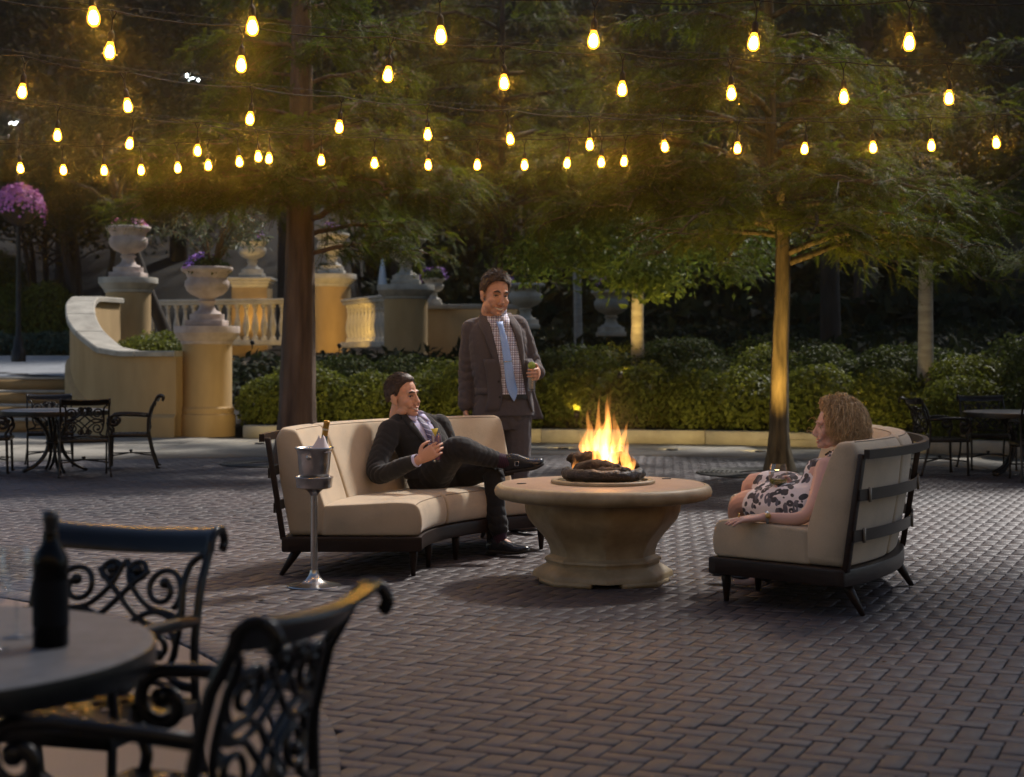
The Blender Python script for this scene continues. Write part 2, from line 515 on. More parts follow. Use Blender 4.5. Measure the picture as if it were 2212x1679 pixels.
# kerb in cast lengths
kerb = thing('kerb', 'low concrete kerb along the front of the planting bed', 'kerb', (0, 22, 0))
del kerb['category']; del kerb['label']; kerb['kind'] = 'structure'
kp = spline(KERB, 90)
L = np.r_[0, np.cumsum(np.linalg.norm(np.diff(kp, axis=0), axis=1))]
def at_len(s): return np.array([np.interp(s, L, kp[:, 0]), np.interp(s, L, kp[:, 1])])
s = 0.0
while s < L[-1] - 0.2:
    e = min(s + 2.35, L[-1])
    qs = np.linspace(s + .006, e - .006, 6)
    R = []
    for q in qs:
        p = at_len(q); t_ = nrm(at_len(min(q + .05, L[-1])) - at_len(max(q - .05, 0)))
        nn = np.array([-t_[1], t_[0]])
        prof = [(0, -.02), (0, .18), (.015, .195), (.26, .195), (.275, .18), (.275, -.02)]
        R.append([[p[0] + nn[0] * a_, p[1] + nn[1] * a_, z_] for a_, z_ in prof])
    mb = MB(); mb.rings(R)
    o = mb.build('kerb_stone', m_kerb, kerb, smooth=False, loc=(0, -22, 0))
    s = e

# steps up to the terrace
steps = thing('steps', 'four broad ochre steps rising to the upper terrace', 'steps', (-9, 26.1, 0))
for i in range(4):
    z1 = .22 * (i + 1)
    y0 = 26.1 + .5 * i
    rx = -6.05 - .32 * i          # the curved wall cuts the right end
    mb = MB(); mb.box(((rx - 14) / 2 + 9, (y0 + 28.3) / 2 - 26.1, z1 - .13), (rx + 14, 28.3 - y0, .18))
    mb.build('riser', m_stucco, steps, smooth=False)
    mb = MB(); mb.box(((rx - 14) / 2 + 9, (y0 - .03 + 28.3) / 2 - 26.1, z1 - .02), (rx + 14 + .01, 28.33 - y0, .04))
    mb.build('tread', m_cope, steps, smooth=False, bevel=.012)

# curved ochre wall with coping
WALL = spline([(-5.12, 24.62), (-5.7, 24.72), (-6.25, 25.1), (-6.9, 25.95), (-7.3, 27.0), (-7.45, 28.0), (-7.4, 29.5)], 60)
WZ = np.interp(np.linspace(0, 1, 60), [0, .24, .36, .5, .68, .82, 1], [1.24, 1.24, 1.30, 1.62, 2.02, 2.2, 2.22])
T = nrm(np.gradient(WALL, axis=0)); NN = np.c_[T[:, 1], -T[:, 0]]     # towards the back / right
wall = thing('curved_wall', 'ochre stucco wall sweeping up beside the steps with pale coping', 'wall', (-6, 25, 0))
def wring(i, offs):
    return [[WALL[i, 0] + NN[i, 0] * a_ + 6, WALL[i, 1] + NN[i, 1] * a_ - 25, z_] for a_, z_ in offs]
def wsec(i0, i1, f): 
    mb = MB(); mb.rings([wring(i, f(i)) for i in range(i0, i1)]); return mb
wsec(0, 60, lambda i: [(-.17, -.02), (-.17, WZ[i]), (.17, WZ[i]), (.17, -.02)]).build('wall_body', m_stucco, wall, angle=50)
# skirting follows the ground, then climbs beside the steps
SK = np.interp(np.linspace(0, 1, 60), [0, .25, .42, .6, .8, 1], [.36, .36, .52, 1.0, 1.3, 1.3])
wsec(0, 46, lambda i: [(-.25, -.02), (-.25, SK[i] - .06), (-.17, SK[i]), (-.1, SK[i]), (-.1, -.02)]).build('skirting', m_stucco, wall, angle=50)
cuts = [0, 10, 20, 28, 36, 44, 60]
for a_, b_ in zip(cuts[:-1], cuts[1:]):
    n_ = np.linspace(a_, b_ - (.18 if b_ < 60 else 1), 9)
    R = []
    for q in n_:
        p = np.array([np.interp(q, range(60), WALL[:, 0]), np.interp(q, range(60), WALL[:, 1])]); nq = np.array([np.interp(q, range(60), NN[:, 0]), np.interp(q, range(60), NN[:, 1])])
        z = np.interp(q, range(60), WZ)
        R.append([[p[0] + nq[0] * w_ + 6, p[1] + nq[1] * w_ - 25, z + h_] for w_, h_ in [(-.24, .003), (-.24, .075), (-.22, .09), (.22, .09), (.24, .075), (.24, .003)]])
    mb = MB(); mb.rings(R); mb.build('coping_stone', m_cope, wall, angle=30)

# ------------------------------------------------------------------ pedestals, urns, balustrade
URN = [(0.0, 0.0), (.29, 0.0), (.29, .10), (.24, .105), (.22, .14), (.16, .16), (.13, .21), (.115, .27), (.14, .30), (.16, .315), (.13, .335),
       (.12, .36), (.16, .385, .04), (.26, .43, .09), (.33, .50, .1), (.36, .58, .1), (.355, .65, .09), (.32, .70, .04), (.325, .715), (.34, .73),
       (.35, .77), (.38, .80), (.42, .82), (.435, .85), (.43, .885), (.40, .895), (.36, .88), (.33, .84), (.30, .80), (0.0, .79)]
def urn(loc, sc, m, label, fl=None, group=None, seed=1, plant=(.1, .22)):
    t = thing('urn_planter', label, 'planter', loc, 0.0, group)
    sq = MB(); sq.box((0, 0, .05 * sc), (.62 * sc, .62 * sc, .1 * sc)); sq.build('plinth', m, t, smooth=False, bevel=.01)
    mb = MB(); mb.lathe([(r * sc, (z + .1) * sc, *p) for r, z, *p in URN], n=96, flute=26, twist=.09)
    mb.build('bowl', m, t, angle=70)
    return t

def pedestal(loc, h, r, label, m_b, m_c, square=False, capr=None, moulding=True, group=None):
    t = thing('pedestal', label, 'pedestal', loc, 0.0, group)
    n = 4 if square else 48
    capr = capr or r * 1.32
    if square:
        mb = MB(); mb.box((0, 0, h / 2), (2 * r, 2 * r, h)); mb.build('shaft', m_b, t, smooth=False, bevel=.01)
        mb = MB()
        for z, k in ((.045, 1.0), (.12, .93), (.19, .86), (.23, .8)): mb.box((0, 0, h + .25 - z), (2 * capr * k, 2 * capr * k, .075))
        mb.build('cap', m_c, t, smooth=False, bevel=.02)
    else:
        mb = MB()
        prof = [(r, 0), (r, h)]
        if moulding:
            prof = [(r * 1.14, 0), (r * 1.14, .30), (r * 1.13, .34), (r * 1.07, .36), (r * 1.09, .40), (r * 1.08, .44), (r * 1.02, .46), (r, .50), (r, h)]
        mb.lathe(prof, n=64); mb.build('shaft', m_b, t, angle=30)
        mb = MB()
        mb.lathe([(r * 1.02, h - .01), (r * 1.06, h + .01), (r * 1.06, h + .04), (r * 1.12, h + .06), (r * 1.25, h + .13), (capr * .98, h + .16), (capr, h + .165), (capr, h + .26), (capr * .985, h + .275)], n=64)
        mb.build('cap', m_c, t, angle=30)
    return t

p0 = G(436, 945)
P_NEAR = (p0[0], p0[1] + .42, 0)
pedestal(P_NEAR, 1.44, .385, 'round pinkish stucco pedestal at the low end of the curved wall', m_stucco, m_pinkstone)
urn((P_NEAR[0], P_NEAR[1], 1.716), 0.93, m_pinkstone, 'pink fluted stone urn on the pedestal at the end of the curved wall')
P_BACK = (-7.28, 30.3, 0)
pedestal(P_BACK, 2.45, .42, 'shaded round pedestal behind the top of the curved wall', m_stucco, m_cope)
urn((P_BACK[0], P_BACK[1], 2.726), 0.98, m_pinkstone, 'fluted stone urn with pink flowers behind the top of the curved wall')
P_SQ = (-6.18, 38.0, 1.0)
pedestal(P_SQ, 1.85, .42, 'square ochre pedestal rising behind the balustrade', m_stucco, m_stone, square=True, capr=.52)
urn((P_SQ[0], P_SQ[1], 3.11), 0.9, m_stone, 'pale urn on the square pedestal behind the balustrade')
P_MID = (-4.06, 36.0, 0.6)
pedestal(P_MID, 2.2, .42, 'tall round ochre column pedestal between the two balustrade runs', m_stucco, m_stone, moulding=False)
urn((P_MID[0], P_MID[1], 3.08), 0.92, m_stone, 'pale urn on the column between the balustrade runs, half hidden by branches')
P_RT = (-2.10, 31.6, 0.5)
pedestal(P_RT, 1.87, .43, 'shaded round column pedestal at the right end of the balustrade', m_stucco, m_cope, moulding=False)
urn((P_RT[0], P_RT[1], 2.65), 0.92, m_cope, 'shaded urn on the column ending the balustrade')

BAL = [(.07, 0), (.07, .06), (.045, .075), (.04, .10), (.055, .16), (.078, .25), (.082, .31), (.07, .38), (.047, .48), (.036, .56), (.034, .62), (.05, .635), (.05, .655), (.036, .67), (.04, .70), (.068, .72), (.068, .78)]
def balustrade(p, q, n, z, label):
    p, q = np.array(p), np.array(q)
    t = thing('balustrade', label, 'balustrade', (p[0], p[1], z))
    d = q - p; ln = np.linalg.norm(d); rz = math.atan2(d[1], d[0])
    t.rotation_euler = (0, 0, rz)
    mb = MB(); mb.box((ln / 2, 0, .06), (ln, .30, .12)); mb.build('bottom_rail', m_stone, t, smooth=False, bevel=.01)
    mb = MB(); mb.box((ln / 2, 0, .97), (ln, .24, .07)); mb.box((ln / 2, 0, 1.035), (ln, .32, .06)); mb.build('top_rail', m_stone, t, smooth=False, bevel=.015)
    mb = MB(); mb.lathe([(r, h_ * 1.045) for r, h_ in BAL], n=20)
    me = None
    for i in range(n):
        if me is None:
            o = mb.build('baluster', m_stone, t, angle=50); me = o.data
        else:
            o = bpy.data.objects.new('baluster', me); COL.objects.link(o); o.parent = t
        o.location = ((i + .5) * ln / n, 0, .12)
balustrade((-9.0, 37.6), (-4.5, 36.2), 21, 1.48, 'long run of pale balusters left of the tall column')
balustrade((-3.65, 35.4), (-2.35, 32.2), 13, 1.42, 'short run of pale balusters between the two round columns')
lw = thing('garden_wall', 'low shaded ochre wall right of the balustrade', 'wall', (-.8, 33, 0))
mb = MB(); mb.box((0, 0, 1.1), (2.3, .35, 2.2)); mb.build('wall_body', m_stucco, lw, smooth=False)
mb = MB(); mb.box((0, 0, 2.25), (2.3, .48, .1)); mb.build('coping', m_cope, lw, smooth=False, bevel=.015)
urn((-1.62, 33.05, 2.3), 0.55, m_stone, 'small pale bowl of purple flowers on the low garden wall')
urn((P(1135, 700, 30.)[0], 30.0, 1.75), 0.86, m_stone, 'yellow lit urn in the shrubs behind the standing man')
urn((P(1320, 715, 31.)[0], 31.0, 1.62), 0.9, m_cope, 'fluted grey urn standing in the shrubs beside the birch trunk')
# low backdrop wall seen between the far trunks
hb = thing('house', 'pale clapboard house seen between dark trunks beyond the terrace', 'house', (-19, 62, 2.2))
m_clap = mat('clapboard', (0.16, 0.18, 0.16), (0.22, 0.24, 0.22), scale=2, rough=0.8)
for i in range(22):
    mb = MB(); mb.box((0, .02 * (i % 2), .22 * i + .11), (20, .3, .215)); mb.build('board', m_clap, hb, smooth=False)
for xw in (-4.5, 1.5, 5.5):
    mb = MB(); mb.box((xw, -.2, 2.2), (1.2, .12, 2.2)); w_ = mb.build('window', m_stone, hb, smooth=False)
    mb = MB(); mb.box((xw, -.275, 2.2), (.95, .03, 1.95)); mb.build('pane', mat('window_pane', (.05, .08, .11), rough=.1), w_, smooth=False)
# small fountain between the columns
ft = thing('fountain', 'small stone fountain with a white jet behind the balustrade', 'fountain', (P(826, 650, 44.)[0], 44.0, 1.3))
mb = MB(); mb.lathe([(1.3, 0), (1.35, .5), (1.45, .55), (1.4, .6), (1.2, .55), (0, .5)], n=40); mb.build('basin', m_stone, ft, angle=40)
mb = MB(); mb.lathe([(.2, .5), (.12, .9), (.1, 1.1), (.5, 1.25), (.52, 1.3), (.1, 1.28), (.08, 1.5), (.14, 1.62), (.0, 1.66)], n=32); mb.build('tier', m_stone, ft, angle=40)
mb = MB(); mb.lathe([(.1, 1.6), (.13, 1.9), (.08, 2.3), (.03, 2.6), (0, 2.65)], n=14); mb.build('jet', mat('white_water', (.55, .62, .7), rough=.4), ft)
# tree grates
m_grate = mat('grate_iron', (.02, .02, .016), (.05, .045, .035), scale=20, rough=.6, metal=.5)
def grate(x, y, r, label):
    t = thing('tree_grate', label, 'tree grate', (x, y, 0.006), 0.0, 'cast iron tree grates')
    for k in range(9):
        rr = .34 + (r - .34) * k / 8
        aa = np.linspace(0, 2 * math.pi, 48, endpoint=False)
        mb = MB(); mb.tube(np.c_[rr * np.cos(aa), rr * np.sin(aa), np.zeros(48)], .03, n=4, flat=.012, loop=True, up=(0, 0, 1)); mb.build('ring', m_grate, t)
    for k in range(12):
        b_ = k * math.pi / 6
        mb = MB(); mb.box(((.34 + r) / 2 * math.cos(b_), (.34 + r) / 2 * math.sin(b_), 0.002), (r - .34, .05, .016), b_); mb.build('spoke', m_grate, t, smooth=False)
# ------------------------------------------------------------------ furniture
def fabric_mat(name, c):
    m, nt, b = M_(name)
    L = nt.links.new
    tc = nt.nodes.new('ShaderNodeTexCoord')
    vo = nt.nodes.new('ShaderNodeTexVoronoi'); vo.inputs['Scale'].default_value = 300
    L(tc.outputs['Object'], vo.inputs['Vector'])
    nz = nt.nodes.new('ShaderNodeTexNoise'); nz.inputs['Scale'].default_value = 6; nz.inputs['Detail'].default_value = 4
    L(tc.outputs['Object'], nz.inputs['Vector'])
    cr = nt.nodes.new('ShaderNodeValToRGB')
    cr.color_ramp.elements[0].color = _rgb([k * .68 for k in c]); cr.color_ramp.elements[1].color = _rgb([min(1, k * 1.22) for k in c])
    cr.color_ramp.elements[0].position = .2; cr.color_ramp.elements[1].position = .8
    mxx = nt.nodes.new('ShaderNodeMath'); mxx.operation = 'MULTIPLY_ADD'; mxx.inputs[1].default_value = .5
    L(vo.outputs['Distance'], mxx.inputs[0]); L(nz.outputs[0], mxx.inputs[2]); 
    L(mxx.outputs[0], cr.inputs[0]); L(cr.outputs[0], b.inputs['Base Color'])
    b.inputs['Roughness'].default_value = .85; b.inputs['Sheen Weight'].default_value = .25; b.inputs['Specular IOR Level'].default_value = .25
    bp = nt.nodes.new('ShaderNodeBump'); bp.inputs['Strength'].default_value = .3; bp.inputs['Distance'].default_value = .002
    L(vo.outputs['Distance'], bp.inputs['Height']); L(bp.outputs[0], b.inputs['Normal'])
    return m
m_fab = fabric_mat('tan_upholstery', (.44, .35, .24))
m_wood = mat('dark_frame', (.014, .008, .006), (.03, .016, .011), scale=12, rough=.42, stretch=(1, 1, 6), spec=.28)
m_welt = mat('welt_piping', (.26, .20, .14), rough=.9)

SOFA_SPAN = math.radians(62)
def make_sofa():
    """curved three-seat sofa: origin on the ground at the centre of its arc, arc from angle 0 to SOFA_SPAN"""
    t = thing('curved_sofa', 'x', 'sofa')
    def arc(prof, a0, a1, n, rnd=.02, closed_ends=True):
        """profile (r,z) swept; ends puffed in a little so cushions have soft corners"""
        prof = np.array(prof, float)
        cen = prof.mean(0)
        R = []
        qs = [(0, .90), (.25, .965), (.6, .992), (1.2, 1.0)]
        aa = [(a0 + rnd * k, s_) for k, s_ in qs] + [(x, 1.0) for x in np.linspace(a0 + rnd * 2.5, a1 - rnd * 2.5, n)] + [(a1 - rnd * k, s_) for k, s_ in qs[::-1]]
        for a_, s_ in aa:
            pr = cen + (prof - cen) * s_
            R.append(np.c_[pr[:, 0] * math.cos(a_), pr[:, 0] * math.sin(a_), pr[:, 1]])
        mb = MB(); mb.rings(R); return mb
    def rounded(p, r, n=4):
        """round the corners of polygon p"""
        p = np.array(p, float); out = []
        rs = np.broadcast_to(np.asarray(r, float), (len(p),))
        for i in range(len(p)):
            a_, b_, c_ = p[i - 1], p[i], p[(i + 1) % len(p)]
            u, v = nrm(a_ - b_), nrm(c_ - b_)
            s_, e_ = b_ + u * rs[i], b_ + v * rs[i]
            for k in range(n + 1):
                q = k / n
                out.append((1 - q) ** 2 * s_ + 2 * q * (1 - q) * b_ + q * q * e_)
        return out
    S = SOFA_SPAN
    # base rail with the curved apron
    base = [(1.475, .15), (1.475, .235), (2.275, .235), (2.275, .15)]
    arc(rounded(base, .012, 2), -.022, S + .022, 26, rnd=.004).build('base_rail', m_wood, t, angle=40)
    # seat cushions
    sc_ = [(1.485, .237), (1.47, .33), (1.50, .425), (1.62, .432), (2.05, .41), (2.06, .237)]
    for a0, a1 in ((0.0, math.radians(38)), (math.radians(38.4), S)):
        arc(rounded(sc_, [.03, .05, .045, .05, .03, .02]), a0, a1, 18, rnd=.012).build('seat_cushion', m_fab, t, angle=60)
    def welt(p, i, r, a0, a1):
        p = np.array(p); b_ = p[i]; u, v = nrm(p[i - 1] - b_), nrm(p[(i + 1) % len(p)] - b_)
        m_ = .25 * (b_ + u * r) + .5 * b_ + .25 * (b_ + v * r)
        q = np.linspace(a0 + .016, a1 - .016, 30)
        mb = MB(); mb.tube(np.c_[m_[0] * np.cos(q), m_[0] * np.sin(q), np.full(30, m_[1])], .0032, n=6); mb.build('piping', m_welt, t)
    welt(sc_, 2, .045, 0, math.radians(38)); welt(sc_, 2, .045, math.radians(38.4), S)
    bc = [(2.03, .40), (2.095, .60), (2.165, .78), (2.20, .848), (2.285, .858), (2.318, .80), (2.292, .55), (2.235, .237), (2.03, .237)]
    for a0, a1 in ((0, math.radians(16)), (math.radians(16.3), math.radians(46)), (math.radians(46.3), S)):
        arc(rounded(bc, [.02, .04, .03, .025, .025, .025, .05, .02, .02]), a0 + .002, a1 - .002, 12, rnd=.016).build('back_cushion', m_fab, t, angle=60)
    for a0, a1 in ((0, math.radians(16)), (math.radians(16.3), math.radians(46)), (math.radians(46.3), S)):
        welt(bc, 3, .025, a0 + .004, a1 - .004); welt(bc, 4, .025, a0 + .004, a1 - .004)
    # open metal back frame: leaning posts, top rail, two straps with clips
    lean = lambda z: 2.262 + (z - .2) * .155
    def bar_arc(z, hh, th, name, off=0.0, a0=-.012, a1=S + .012):
        q = np.linspace(a0, a1, 36); R = []
        for k in q:
            r0 = lean(z) + off
            R.append([[(r0 + dx) * math.cos(k), (r0 + dx) * math.sin(k), z + dz] for dx, dz in ((0, -hh), (th, -hh), (th, hh), (0, hh))])
        mb = MB(); mb.rings(R); return mb.build(name, m_wood, t, smooth=True, angle=35)
    bar_arc(.80, .022, .03, 'top_rail', .02)
    for z_ in (.40, .60):
        o = bar_arc(z_, .028, .008, 'strap', .022)
        for k in np.radians([1.5, 22, 40, 60.5]):
            r0 = lean(z_) + .034
            mb = MB(); mb.box((r0 * math.cos(k), r0 * math.sin(k), z_), (.012, .012, .072), k); mb.build('clip', mat_clip, o, smooth=False)
    for k in np.radians([-.4, 31, 62.4]):
        mb = MB(); R = []
        for z_ in (.22, .80):
            r0 = lean(z_) - .012
            c0 = np.array([math.cos(k), math.sin(k)]); tt = np.array([-math.sin(k), math.cos(k)])
            R.append([[*(c0 * (r0 + dr) + tt * dt), z_] for dr, dt in ((0, -.018), (.03, -.018), (.03, .018), (0, .018))])
        mb.rings(R); mb.build('back_post', m_wood, t, smooth=False, bevel=.004)
    # tapered legs: upright along the front, splayed along the back
    for k, r0, out in [(np.radians(2.2), 1.53, 0), (np.radians(31), 1.53, 0), (np.radians(59.8), 1.53, 0), (np.radians(2.6), 2.20, .1), (np.radians(31), 2.22, .1), (np.radians(59.4), 2.20, .1), (np.radians(18), 1.53, 0), (np.radians(45), 1.53, 0)]:
        mb = MB()
        c0 = np.array([math.cos(k), math.sin(k)])
        mb.tube([[*(c0 * (r0 + out)), 0], [*(c0 * (r0 + out * .3)), .11], [*(c0 * r0), .155]], [.013, .025, .028], n=8); mb.build('leg', m_wood, t)
    return t
mat_clip = mat('clip_plastic', (.25, .22, .17), rough=.5)
sofa_l = make_sofa()
sofa_l.location = (.96, 9.15, 0)
sofa_l.rotation_euler = (0, 0, math.radians(118))
sofa_l['label'] = 'curved tan sofa with the man in the dark suit sitting on it'
sofa_l['group'] = 'curved sofas around the fire'
sofa_r = copy_tree(sofa_l)
sofa_r.location = (-.07, 9.25, 0)
sofa_r.rotation_euler = (0, 0, math.radians(-41.6))
sofa_r['label'] = 'curved tan sofa seen from its back, the woman sitting on it'

# ------------------------------------------------------------------ fire table
FT = (.515, 9.05)
m_pit = mat('pit_concrete', (.29, .215, .115), (.44, .34, .20), scale=9, detail=10, rough=.5, bump=.12, bscale=260, bdist=.003, spec=.5)
m_pittop = mat('pit_top', (.36, .235, .155), (.44, .30, .20), scale=10, rough=.45, bump=.12, bscale=260, bdist=.003, spec=.5)
m_log = mat('ceramic_log', (.006, .005, .004), (.03, .02, .014), scale=18, rough=.8, bump=1.0, bscale=30, bdist=.02)
m_rock = mat('lava_rock', (.006, .006, .006), (.02, .018, .016), scale=40, rough=.35, bump=1.0, bscale=80, bdist=.01)
ft = thing('fire_table', 'round tan concrete fire table with burning logs', 'fire table', (FT[0], FT[1], 0), math.radians(22.5))
def octo(prof, n=64, k=8):
    """lathe with a soft octagonal plan"""
    a_ = np.arange(n) * 2 * math.pi / n
    h = math.pi / k
    R = []
    for r, z, w in prof:
        ph = ((a_ + h) % (2 * h)) - h
        rr = r * (1 - w + w * math.cos(h) / np.cos(ph) / math.cos(h / 2))
        R.append(np.stack([rr * np.cos(a_), rr * np.sin(a_), np.full(n, z)], 1))
    return R
mb = MB()
mb.rings(octo([(.43, .47, .3), (.435, .45, .6), (.435, .42, .9), (.43, .39, .95), (.412, .345, 1), (.375, .30, 1), (.335, .255, 1), (.305, .21, 1), (.292, .17, 1), (.292, .15, 1), (.305, .142, 1), (.322, .132, 1), (.325, .12, 1), (.315, .108, 1), (.315, .098, 1), (.335, .09, 1), (.36, .075, 1), (.382, .06, 1), (.39, .05, 1), (.392, .026, 1)]))
mb.build('base', m_pit, ft, angle=42)
# feet: the bottom band is cut away between corner pads
for k in range(4):
    a_ = k * math.pi / 2 + math.pi / 8
    R = []
    for q in np.linspace(a_ - .55, a_ + .55, 9):
        ph = ((q + math.pi / 8) % (math.pi / 4)) - math.pi / 8
        ro = .392 * math.cos(math.pi / 8) / math.cos(ph) / math.cos(math.pi / 16)
        R.append([[r_ * math.cos(q), r_ * math.sin(q), z_] for r_, z_ in ((.25, 0), (ro, 0), (ro, .027), (.25, .027))])
    mb = MB(); mb.rings(R); mb.build('foot', m_pit, ft, smooth=False)
mb = MB()
mb.lathe([(.40, .462), (.56, .462), (.594, .47), (.611, .487), (.616, .507), (.61, .527), (.596, .541), (.576, .548), (.572, .546)], n=96, cap=False)
mb.build('rim', m_pit, ft, angle=60)
mb = MB(); mb.lathe([(.571, .5455), (.565, .548), (.30, .55), (.0, .55)], n=96, cap=False); mb.build('tabletop', m_pittop, ft, angle=60)
mb = MB(); mb.lathe([(.292, .549), (.296, .56), (.291, .569), (.28, .572), (.255, .57), (.25, .555), (0, .552)], n=80, cap=False); mb.build('burner_ring', m_pit, ft, angle=60)
for sx in (-.45, .47):
    mb = MB(); mb.box((sx, .12, .5515), (.05, .02, .004)); mb.build('vent_slot', m_dark, ft, smooth=False)
def lump(path, r, seed, n=14, jag=.18):
    g = np.random.default_rng(seed)
    path = spline(path, 14)
    rr = np.broadcast_to(r, (len(path),)) * (1 + g.normal(0, jag * .4, len(path)))
    rr[0] *= .75; rr[-1] *= .75
    mb = MB(); mb.tube(path, rr, n=n)
    v = mb.v[0]; v += g.normal(0, r * jag * .35, v.shape)
    return mb
logs = thing('ceramic_log_set', 'charred logs heaped in a ring of black lava rock on the fire table', 'logs', (FT[0], FT[1], .572))
aa = np.linspace(0, 2 * math.pi, 15)
mb = MB()
g = np.random.default_rng(4)
ring = np.c_[.205 * np.cos(aa), .205 * np.sin(aa), np.full(15, .03)]
ringp = spline(ring[:-1], 60, closed=True)
mb.tube(ringp, .034 * (1 + g.normal(0, .06, 60)), n=12, loop=True)
mb.v[0] += g.normal(0, .0035, mb.v[0].shape)
mb.build('rock_ring', m_rock, logs)
mb = MB(); mb.lathe([(.2, .012), (.1, .03), (0, .035)], n=30, cap=False); mb.v[0][:, 2] += g.normal(0, .006, len(mb.v[0])); mb.build('ember_bed', m_log, logs)
for k, (pth, r) in enumerate([([(-.16, -.09, .045), (-.06, -.12, .075), (.03, -.12, .06), (.07, -.15, .05)], .045),
                              ([(-.16, .02, .10), (-.09, .0, .115), (-.02, .02, .115)], .042),
                              ([(-.19, .04, .13), (-.155, .03, .10), (-.15, .0, .06)], .028),
                              ([(.05, .05, .10), (.10, .02, .12), (.15, .05, .09), (.19, .03, .05)], .036),
                              ([(.03, .1, .06), (.09, .1, .14), (.11, .08, .16)], .03),
                              ([(-.05, -.17, .05), (.06, -.18, .045), (.14, -.15, .05)], .03)]):
    lump(pth, r, 10 + k).build('log', m_log, logs)

# flames: glowing gas inside tapering tongues
def flame_mat():
    m, nt, b = M_('flame')
    nt.nodes.remove(b)
    L = nt.links.new
    tc = nt.nodes.new('ShaderNodeTexCoord')
    sp = nt.nodes.new('ShaderNodeSeparateXYZ'); L(tc.outputs['Generated'], sp.inputs[0])
    mp = nt.nodes.new('ShaderNodeMapping'); mp.inputs['Scale'].default_value = (34, 34, 7); L(tc.outputs['Object'], mp.inputs[0])
    nz = nt.nodes.new('ShaderNodeTexNoise'); nz.inputs['Scale'].default_value = 1.0; nz.inputs['Detail'].default_value = 2; nz.inputs['Distortion'].default_value = .6
    L(mp.outputs[0], nz.inputs['Vector'])
    fall = nt.nodes.new('ShaderNodeMapRange'); fall.inputs[1].default_value = 0.0; fall.inputs[2].default_value = 1.0; fall.inputs[3].default_value = 1.0; fall.inputs[4].default_value = .06
    L(sp.outputs[2], fall.inputs[0])
    nr = nt.nodes.new('ShaderNodeMapRange'); nr.inputs[1].default_value = .36; nr.inputs[2].default_value = .66; nr.inputs[3].default_value = .12; nr.inputs[4].default_value = 1.0
    L(nz.outputs[0], nr.inputs[0])
    mu = nt.nodes.new('ShaderNodeMath'); mu.operation = 'MULTIPLY'; L(fall.outputs[0], mu.inputs[0]); L(nr.outputs[0], mu.inputs[1])
    ms = nt.nodes.new('ShaderNodeMath'); ms.operation = 'MULTIPLY'; ms.inputs[1].default_value = FLAME_POWER; L(mu.outputs[0], ms.inputs[0])
    em = nt.nodes.new('ShaderNodeEmission'); em.inputs[0].default_value = (1.0, .36, .075, 1); L(ms.outputs[0], em.inputs[1])
    L(em.outputs[0], nt.nodes['Material Output'].inputs['Volume'])
    return m
FLAME_POWER = 80
m_flame = flame_mat()
fire = thing('fire', 'yellow flames rising from the logs on the fire table', 'fire', (FT[0], FT[1], .60))
def tongue(x, y, z0, h, r, seed, lean=(0, 0)):
    h *= 1.15
    g = np.random.default_rng(seed)
    n = 18
    q = np.linspace(0, 1, n)
    ph = g.uniform(0, 6.28, 4)
    px = x + lean[0] * q * h + r * .35 * q * np.sin(q * 5 + ph[0]) + r * .15 * np.sin(q * 11 + ph[1])
    py = y + lean[1] * q * h + r * .3 * q * np.sin(q * 4 + ph[2])
    rad = r * np.interp(q, [0, .12, .3, .55, .8, 1], [.62, .95, 1.0, .62, .28, .02])
    mb = MB(); mb.tube(np.c_[px, py, z0 + h * q], rad, n=10)
    mb.build('flame', m_flame, fire)
for a_ in [(0.0, .02, .03, .31, .062, 1, (.05, 0)), (-.055, .03, .08, .27, .034, 2, (-.08, 0)), (.055, .0, .06, .27, .042, 3, (.1, 0)), (.015, .06, .10, .33, .03, 4, (.06, 0)),
           (-.02, -.03, .04, .25, .05, 5, (-.02, 0)), (.10, .03, .12, .17, .022, 6, (.22, 0)), (-.10, .03, .12, .15, .026, 7, (.05, 0)), (.125, -.04, .03, .17, .034, 8, (.05, 0)),
           (.15, -.06, .02, .08, .024, 9, (.25, 0)), (-.165, -.07, .02, .09, .014, 10, (.02, 0)), (-.15, -.08, .02, .06, .018, 11, (.2, 0)), (.055, -.07, .0, .12, .03, 12, (0, 0)),
           (.0, -.07, .0, .07, .05, 13, (.1, 0)), (.10, -.09, .0, .05, .05, 14, (0, 0)), (.03, .04, .14, .34, .02, 15, (.02, 0)), (-.03, .05, .14, .3, .018, 16, (.03, 0)),
           (-.115, .03, .12, .11, .018, 17, (-.12, 0)), (.03, 0, .02, .2, .05, 18, (.02, 0))]:
    tongue(*a_)
pl = bpy.data.lights.new('fire_glow', 'POINT'); pl.energy = 1.8; pl.color = (1, .5, .16); pl.shadow_soft_size = .14
po = bpy.data.objects.new('fire_glow', pl); COL.objects.link(po); po.parent = fire; po.location = (0.02, -.02, .30)

